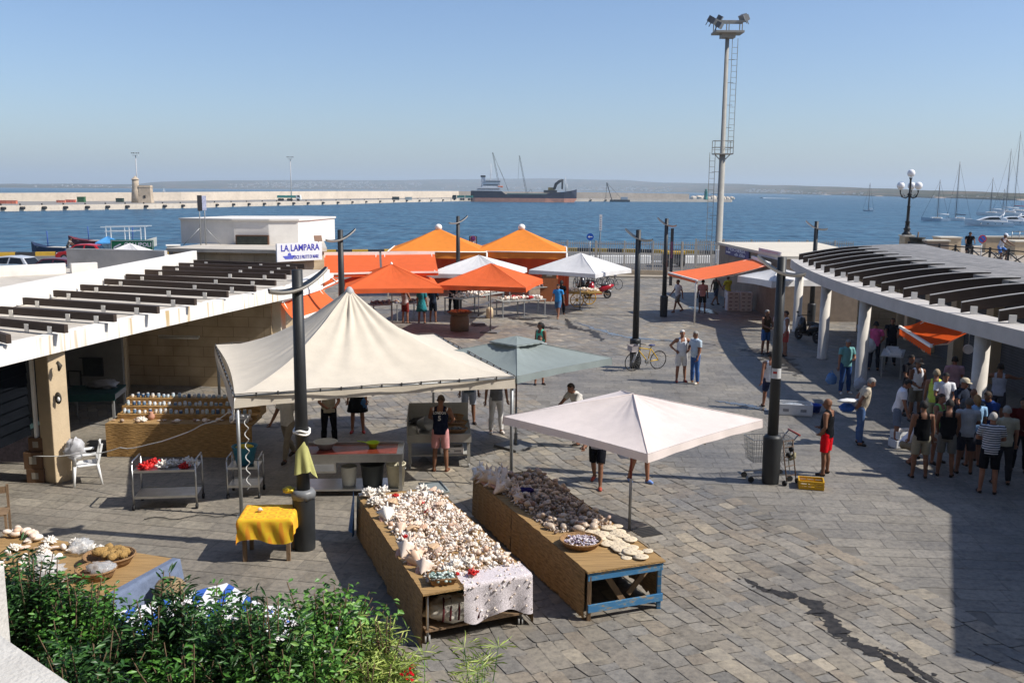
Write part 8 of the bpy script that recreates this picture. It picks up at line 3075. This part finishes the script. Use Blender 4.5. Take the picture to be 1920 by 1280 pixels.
for k, (px, py) in enumerate(((1082, 546), (1100, 545), (1118, 544), (1136, 544), (1150, 545))):
    p = G(px, py)
    bicycle((p.x, p.y+1, 0), R(100+k*9), 'dark bicycle in the row parked behind the right white umbrella', '#1c2430', '#20304a', False, 'row of dark bicycles', R(4))
def scooter(px, py, rz, col, label):
    p = G(px, py)
    t = thing('motor_scooter', label, 'scooter', (p.x, p.y, 0), rz)
    m_ = M('scooter paint '+col, col, .25, .06, 4, spec=.6)
    for x in (-.58, .62):
        b = MB()
        b.tube([(x+.19*math.cos(a), 0, .25+.19*math.sin(a)) for a in [i*2*PI/20 for i in range(20)]], .06, 8, closed=True)
        b.cyl((x, -.05, .25), (x, .05, .25), .1, n=10)
        b.build('wheel', BLACK, t)
    b = MB()
    b.tube([(-.95, 0, .78), (-.65, 0, .70), (-.3, 0, .60), (-.05, 0, .36)], [.05, .17, .19, .12], 10)
    b.bx(-.2, .35, -.15, .15, .26, .33)
    b.tube([(.30, 0, .32), (.42, 0, .65), (.40, 0, .98)], [.15, .19, .10], 10)
    b.tube([(.42, 0, .55), (.62, 0, .48), (.82, 0, .40)], [.08, .11, .04], 8)
    b.build('fairing', m_, t)
    MB().ell((-.42, 0, .80), (.42, .15, .07), 12, 6).build('seat', BLACK, t)
    b = MB()
    b.tube([(.30, .32, 1.05), (.38, .12, 1.06), (.38, -.12, 1.06), (.30, -.32, 1.05)], .022, 6)
    for s_ in (-.3, .3):
        b.ell((.36, s_, 1.22), (.02, .07, .05), 8, 4)
        b.beam((.36, s_*.8, 1.05), (.36, s_, 1.2), .012, .012)
    b.build('handlebar', BLACK, t)
    b = MB()
    b.cyl((.40, 0, .3), (.62, 0, .25), .03, n=6)
    b.cyl((-.5, -.1, .3), (-.85, -.12, .42), .05, n=8)
    b.build('exhaust', STEEL, t)
    MB().ell((.48, 0, .95), (.06, .1, .07), 8, 5).build('headlight', M('headlight glass', None), t)
    return t
scooter(1121, 560, R(195), '#a0101c', 'dark red motor scooter parked behind the shell cart')
scooter(1098, 550, R(120), '#15161a', 'black motor scooter to the left of the dark red one')
scooter(1514, 640, R(110), '#1a1a1e', 'dark motor scooter in the shade between the hall columns')
p = G(1093, 574)
t = thing('hand_cart', 'old wooden hand cart with yellow spoked wheels loaded with shells', 'cart', (p.x, p.y+.2, 0), R(10))
for y in (-.5, .5):
    b = MB()
    x = -.45 if y < 0 else .5
    b.tube([(x+.36*math.cos(a), y, .38+.36*math.sin(a)) for a in [i*2*PI/20 for i in range(20)]], .028, 6, closed=True)
    for i in range(8):
        a = i*PI/4
        b.beam((x, y, .38), (x+.35*math.cos(a), y, .38+.35*math.sin(a)), .03, .03)
    b.cyl((x, y-.07, .38), (x, y+.07, .38), .07, n=8)
    b.build('wheel', M('cart yellow', (.50, .28, .03), .7, .2, 6), t)
MB().bx(-.85, .95, -.42, .42, .70, .78).build('cart_bed', M('cart yellow wood', (.35, .22, .06), .8), t)
MB().beam((.9, 0, .72), (1.5, 0, .6), .05, .05).build('shaft', WOOD, t)
b = MB()
r = random.Random(3)
for i in range(120):
    b.ext(_me[r.choice(('cowrie', 'snail'))], Matrix.Translation((r.uniform(-.8, .85), r.uniform(-.38, .38), .82+r.random()*.14)) @ Matrix.Rotation(r.random()*6, 4, 'Z') @ Matrix.Rotation(r.random()*2, 4, 'X') @ Matrix.Scale(r.uniform(.08, .15), 4), 0)
o = b.build('shell_heap', SHHEAP)
o.location = t.location
o.rotation_euler = (0, 0, R(10))
tag(o, 'white shells heaped on the old wooden hand cart', 'shells', kind='stuff')
# ------------------------------------------------------------------ promenade on the right
PZ = 2.25
pr0 = G(1690, 470, PZ)
st(MB().prism([(24.0, 50), (60, 45), (75, 60), (44, 74), (30, 71), (24.5, 68)], 0, PZ), 'promenade', M('promenade paving', (.32, .27, .21), .9, .15, 1, dirt=.2))
def pwall(px0, px1, pyt, Y, label, d_=.5, name='wall', cap=True, zb=PZ, mat=CREAM):
    a, c = D(px0, pyt, Y), D(px1, pyt, Y)
    t = thing(name, label, 'wall', ((a.x+c.x)/2, Y, zb))
    MB().bx(-(c.x-a.x)/2, (c.x-a.x)/2, -d_/2, d_/2, 0, a.z-zb).build('masonry', mat, t)
    if cap:
        MB().bx(-(c.x-a.x)/2-.06, (c.x-a.x)/2+.06, -d_/2-.06, d_/2+.06, a.z-zb, a.z-zb+.09).build('coping', M('pale coping', (.6, .55, .45), .85, .08, 2), t)
pwall(1692, 1709, 443, 62, 'square stone plinth under the ornate globe lamp', .9)
pwall(1735, 1776, 452, 60, 'brownish low wall between the plinth and the cyclist', .6, mat=PESW)
pwall(1757, 1795, 446, 63, 'pale block wall just behind the brownish one', 1.2)
pwall(1846, 1990, 445, 64, 'long pale wall behind the right hand cyclist', .5)
pwall(1893, 1990, 453, 62, 'pale stepped wall at the right edge of the promenade', 1.5)
p = D(1720, 445, 61)
t = thing('planter_pot', 'big black planter pot beside the lamp plinth', 'planter', (p.x, 61, PZ))
MB().lathe([(.3, 0), (.44, p.z-PZ-.12), (.52, p.z-PZ), (.46, p.z-PZ), (.3, p.z-PZ-.1)], n=14).build('pot', M('pot black', (.02, .022, .02), .7), t)
MB().tube([(0, 0, .6), (.05, 0, p.z-PZ+.35)], .05, 6).build('stump', WOOD, t)
# ornate globe lamp
zb_, zt_ = D(1700, 441, 62).z, D(1711, 325, 62).z
t = thing('globe_lamp', 'ornate black lamp post with four white globes on the promenade', 'lamp post', (D(1700, 441, 62).x, 62, zb_))
h = zt_-zb_
IRON = M('black cast iron', (.012, .012, .013), .5, .2, 6)
b = MB()
b.lathe([(.30, 0), (.32, .08), (.2, .2), (.17, .32), (.24, .4), (.15, .5), (.13, h*.2), (.17, h*.21), (.10, h*.24), (.09, h*.45), (.12, h*.46), (.085, h*.48), (.07, h*.62), (.12, h*.635), (.15, h*.66), (.07, h*.69), (.06, h*.9), (.12, h*.93)], n=14)
b.build('post', IRON, t)
GLOBE = M('white globe glass', (.80, .80, .80), .15, .03, 3)
MB().ell((0, 0, h), (.245, .245, .25), 18, 10).build('globe', GLOBE, t)
for i in range(3):
    a = R(185)+i*2*PI/3+R(-5)
    ca_, sa_ = math.cos(a), math.sin(a)
    b = MB()
    b.tube([(0, 0, h*.64), (ca_*.25, sa_*.25, h*.60), (ca_*.5, sa_*.5, h*.62), (ca_*.62, sa_*.62, h*.69), (ca_*.62, sa_*.62, h*.73)], [.035, .04, .04, .035, .06], 8)
    b.tube([(ca_*.3, sa_*.3, h*.63), (ca_*.42, sa_*.42, h*.67), (ca_*.5, sa_*.5, h*.645), (ca_*.42, sa_*.42, h*.625)], .02, 6)
    b.build('arm', IRON, t)
    MB().ell((ca_*.62, sa_*.62, h*.80), (.245, .245, .25), 18, 10).build('globe', GLOBE, t)
# low railing with crossed bars
a, c = D(1703, 470, 57), D(1925, 497, 49)
t = thing('cross_railing', 'low dark railing with crossed bars along the promenade edge', 'railing', ((a.x+c.x)/2, (a.y+c.y)/2, PZ))
n_ = 7
for k in range(n_+1):
    p = a.lerp(c, k/n_)
    MB().beam((p.x, p.y, PZ), (p.x, p.y, PZ+1.05), .09, .09).build('post', IRON, t, world=True)
b = MB()
for k in range(n_):
    p, q = a.lerp(c, k/n_), a.lerp(c, (k+1)/n_)
    b.beam((p.x, p.y, PZ+.95), (q.x, q.y, PZ+.95), .06, .06)
    b.beam((p.x, p.y, PZ+.15), (q.x, q.y, PZ+.85), .05, .05)
    b.beam((p.x, p.y, PZ+.85), (q.x, q.y, PZ+.15), .05, .052)
b.build('bars', IRON, t, world=True)
for px, py, Y, rz, top_, bot_, lb_, hat_ in ((1816, 476, 55, R(250), ('tee', '#121318'), ('shorts', '#22242c'), 'cyclist in black riding along the promenade', None), (1880, 480, 53, R(300), ('tank', '#c9cdd6'), ('shorts', '#5a86c8'), 'cyclist in white top and pale cap on the promenade', '#d8dade')):
    p = D(px, py, Y)
    bicycle((p.x, Y, PZ), rz, 'dark bicycle under the '+lb_, '#1a1a20', '#1a1a20', False)
    ca_, sa_ = math.cos(rz), math.sin(rz)
    person(lb_, (p.x-.2*ca_, Y-.2*sa_, 0), math.degrees(rz)+90, dict(ll=((58, 4), (-8, 2)), rl=((25, 4), (-2, 2)), la=((45, 10), (62, 0)), ra=((45, 10), (62, 0)), lean=22), top_, bot_, BLK, 'c', hat=hat_, z=PZ, seat=.86, vox=.024)
p0_, p1_ = D(1898, 434, 63), D(1935, 436, 63)
t = thing('tubular_rail', 'short pale tubular rail above the wall at the right edge', 'railing', (p0_.x, 63, p0_.z-.8))
b = MB()
b.cyl((0, 0, .8), (2, 0, .8), .03, n=6)
b.cyl((0, 0, .55), (2, 0, .55), .03, n=6)
for k in range(5):
    b.cyl((k*.5, 0, 0), (k*.5, 0, .8), .03, n=6)
b.build('rail', ALU, t)
# ------------------------------------------------------------------ hedge of potted shrubs in front of the camera terrace
def leafmat(name, cols, rough=.42):
    return M(name, None, rough, .2, 25, island=cols, transl=.16, spec=.4)
LOL = leafmat('oleander leaves', ['#1f3a1e', '#315427', '#3f6732', '#264623', '#507c3a'])
LPI = leafmat('pittosporum leaves', ['#30591f', '#497a2d', '#65973d', '#3b6a24', '#2a4d1c'])
LFI = leafmat('ficus leaves', ['#396324', '#548434', '#6fa147', '#2e521f', '#8cb659', '#48752d'])
LBA = leafmat('papyrus leaves', ['#7d9a3c', '#a9b860', '#5f8032', '#c2c878', '#8fa848'])
TWIG = M('twig bark', (.13, .085, .05), .9, .3, 20)
def leaf(b, p, d, L, W, fold=.25, roll=None):
    d = d.normalized()
    u = Vector((0, 0, 1))
    r = d.cross(u)
    r = r.normalized() if r.length > .05 else Vector((1, 0, 0))
    n = r.cross(d)
    a = random.uniform(-1.2, 1.2) if roll is None else roll
    r, n = r*math.cos(a)+n*math.sin(a), n*math.cos(a)-r*math.sin(a)
    m_ = p+d*(L*.48)
    b.add([p, m_+r*(W/2)+n*(W*fold), p+d*(L*.8)+r*(W*.28)+n*(W*fold*.3), p+d*L-n*(L*.10), p+d*(L*.8)-r*(W*.28)+n*(W*fold*.3), m_-r*(W/2)+n*(W*fold), m_], [(0, 6, 1), (1, 6, 2), (6, 3, 2), (0, 5, 6), (5, 4, 6), (6, 4, 3)], 0, True)
def shrub(name, label, base, spread, h, ntw, L, W, per, mat, seed, start=.25, whorl=1, ang=.9, droop=.1, stemr=.008, bias=(0, 0), flowers=None, cat='shrub'):
    random.seed(seed)
    t = thing(name, label, cat, base)
    fb, sb = MB(), MB()
    for i in range(ntw):
        a = random.random()*2*PI
        k = random.random()**.55
        foot = Vector((math.cos(a)*spread*.35*k, math.sin(a)*spread*.25*k, 0))
        tip = Vector((math.cos(a)*spread*k+bias[0]*random.random(), math.sin(a)*spread*.62*k+bias[1]*random.random(), h*random.uniform(.45, 1.0)*(1-.30*k*k)))
        mid = foot.lerp(tip, .5)+Vector((random.uniform(-.06, .06), random.uniform(-.06, .06), h*.12))
        pts = [foot.lerp(mid, s_/4) if s_ <= 4 else mid.lerp(tip, (s_-4)/4) for s_ in range(9)]
        if i % 3 == 0:
            sb.tube(pts[::2], [stemr*1.5, stemr*1.3, stemr, stemr*.8, stemr*.5], 5)
        for j in range(per):
            f = start+(1-start)*(j+random.random())/per
            x = f*8
            q = pts[min(int(x), 7)].lerp(pts[min(int(x), 7)+1], x-int(x) if x < 8 else 1)
            ax = (pts[min(int(x), 7)+1]-pts[min(int(x), 7)]).normalized()
            for w_ in range(whorl):
                th = random.random()*2*PI
                o = Vector((math.cos(th), math.sin(th), random.uniform(-.4, .5)))
                d = (ax*(1-ang)+o*ang-Vector((0, 0, droop))).normalized()
                leaf(fb, q+o*.006, d, L*random.uniform(.65, 1.15), W*random.uniform(.75, 1.15))
        if flowers and random.random() < flowers:
            fl = MB()
            for c in range(9):
                o = Vector((random.uniform(-1, 1), random.uniform(-1, 1), random.uniform(-.5, 1)))*.035
                for e in range(5):
                    th = e*2*PI/5+c
                    leaf(fl, tip+o+Vector((0, 0, .02)), Vector((math.cos(th), math.sin(th), .45)), .022, .018, 0)
            fl.build('flower_cluster', cloth('#f2eeee'), t)
    fb.build('foliage', mat, t)
    if sb.v:
        sb.build('stems', TWIG, t)
    return t
ZB = 1.55
def at(px, py, Y):
    p = D(px, py, Y)
    return (p.x, Y, ZB)
hq = lambda px, py, Y: D(px, py, Y).z-ZB
shrub('oleander_bush', 'dark oleander with narrow pointed leaves at the left end of the hedge', at(40, 1200, 7.9), .66, hq(40, 1005, 7.9), 220, .11, .027, 24, LOL, 1, ang=.75, droop=0)
shrub('oleander_bush', 'oleander with upright shoots in front of the striped sheet', at(310, 1200, 7.6), .55, hq(310, 1060, 7.6), 150, .11, .027, 24, LOL, 2, ang=.7, droop=0, flowers=.02)
shrub('oleander_bush', 'oleander with white flowers low in the middle of the hedge', at(480, 1230, 7.3), .6, hq(480, 1085, 7.3), 150, .11, .027, 22, LOL, 3, ang=.7, droop=0, flowers=.025)
shrub('pittosporum_bush', 'bushy small leaved shrub between the two left oleanders', at(165, 1200, 7.7), .52, hq(165, 1045, 7.7), 150, .062, .026, 30, LPI, 4, ang=.85)
shrub('pittosporum_bush', 'bright green small leaved shrub right of the hessian sack', at(415, 1210, 7.9), .5, hq(415, 1088, 7.9), 150, .068, .032, 30, LPI, 5, ang=.85)
shrub('ficus_bush', 'ficus with glossy oval leaves and thin arching branches', at(610, 1220, 7.9), .72, hq(610, 1070, 7.9), 150, .085, .038, 20, LFI, 6, start=.2, ang=.9, droop=.25, flowers=.008)
shrub('ficus_bush', 'airy ficus shoots sticking up beside the yellow table', at(605, 1180, 8.0), .34, hq(605, 1050, 8.0), 26, .085, .040, 15, LFI, 7, start=.35, ang=.9, droop=.25)
shrub('ficus_bush', 'lower ficus filling the hedge near its right end', at(560, 1260, 7.2), .6, hq(560, 1165, 7.2), 130, .08, .036, 18, LFI, 8, start=.2, ang=.9, droop=.25)
shrub('laurel_bush', 'shaded leafy shrub along the foot of the hedge on the left', at(150, 1270, 7.1), .7, hq(150, 1175, 7.1), 150, .09, .028, 20, LOL, 9, start=.1, ang=.85)
shrub('laurel_bush', 'shaded leafy shrub along the foot of the hedge in the middle', at(350, 1280, 7.0), .62, hq(350, 1190, 7.0), 150, .09, .028, 20, LPI, 10, start=.1, ang=.85)
shrub('bamboo_bush', 'pale yellow green bamboo like shrub at the right end of the hedge', at(715, 1220, 7.6), .36, hq(715, 1140, 7.6), 110, .14, .013, 16, LBA, 11, start=.3, ang=.75, droop=.3)
shrub('bamboo_bush', 'drooping yellow green shoots below the reed table corner', at(690, 1290, 7.2), .34, hq(690, 1210, 7.2), 80, .14, .014, 15, LBA, 12, start=.2, ang=.75, droop=.3)
def papyrus(label, base, stems, seed):
    random.seed(seed)
    t = thing('papyrus_plant', label, 'plant', base)
    fb, sb = MB(), MB()
    for i in range(stems):
        a = random.random()*2*PI
        tip = Vector((math.cos(a)*random.uniform(.05, .40), math.sin(a)*random.uniform(.05, .3), random.uniform(.55, .95)))
        sb.tube([Vector((tip.x*.3, tip.y*.3, 0)), tip*.5+Vector((tip.x*.1, tip.y*.1, .03)), tip], [.006, .005, .004], 5)
        for k in range(18):
            th = k*2*PI/18+random.random()*.2
            d = Vector((math.cos(th), math.sin(th), random.uniform(.0, .5)))
            leaf(fb, tip, d, random.uniform(.13, .22), .010, .1)
    fb.build('foliage', LBA, t)
    sb.build('stems', LPI, t)
papyrus('papyrus with radiating thin leaves at the bottom middle edge', (lambda q: (q.x, 7.6, q.z-.75))(D(900, 1262, 7.6)), 11, 3)
papyrus('smaller papyrus tuft between the bamboo shrub and the larger papyrus', (lambda q: (q.x, 7.5, q.z-.78))(D(800, 1268, 7.5)), 4, 5)
b = MB()
for k in range(4):
    for e in range(5):
        th = e*2*PI/5+k
        leaf(b, Vector((random.uniform(-.05, .05), random.uniform(-.05, .05), random.uniform(-.06, .06))), Vector((math.cos(th), math.sin(th), .4)), .04, .026, 0)
single(b, 'geranium_flowers', cloth('#b81222'), 'spray of red flowers at the bottom edge beside the bamboo shrub', 'flowers', tuple(D(768, 1262, 7.3)))
CONC = M('concrete planter', (.35, .32, .27), .9, .15, 3, bump=.3, dirt=.3)
p0_, p1_ = D(-160, 1280, 7.6), D(735, 1280, 7.6)
t = thing('planter', 'long concrete planter box holding the hedge', 'planter', ((p0_.x+p1_.x)/2, 7.5, 0))
w2 = (p1_.x-p0_.x)/2
b = MB()
b.bx(-w2, w2, -.55, -.45, 0, ZB+.05)
b.bx(-w2, w2, .45, .55, 0, ZB+.05)
b.bx(-w2, -w2+.1, -.45, .45, 0, ZB+.05)
b.bx(w2-.1, w2, -.45, .45, 0, ZB+.05)
b.build('box', CONC, t)
MB().bx(-w2+.1, w2-.1, -.45, .45, .5, ZB-.03).build('soil', M('soil', (.05, .035, .025), 1, .3, 10, bump=.8, bs=30), t)
# corner of the terrace wall we look over
a, c = G(0, 1190, 4.7), G(131, 1281, 4.7)
d_ = (c-a)
e0, e1 = a-d_*4, c+d_*3
nL = Vector((-abs(d_.y), -abs(d_.x), 0)).normalized()
TERW = M('terrace plaster', (.56, .54, .505), .9, .08, 6, bump=.4, bs=50, dirt=.2)
tw_ = thing('terrace_wall', 'white plastered corner of the terrace wall at the bottom left', 'wall', (a.x, a.y, 0))
MB().prism([(e0.x, e0.y), (e1.x, e1.y), (e1.x+nL.x*.5, e1.y+nL.y*.5), (e0.x+nL.x*.5, e0.y+nL.y*.5)], 0, 4.7).build('wall', TERW, tw_, world=True)
q = D(9, 1082, 4.2)
MB().bx(q.x-.5, q.x-.08, 4.0, 4.35, 0, q.z).build('pillar', TERW, tw_, world=True, bevel=.01)
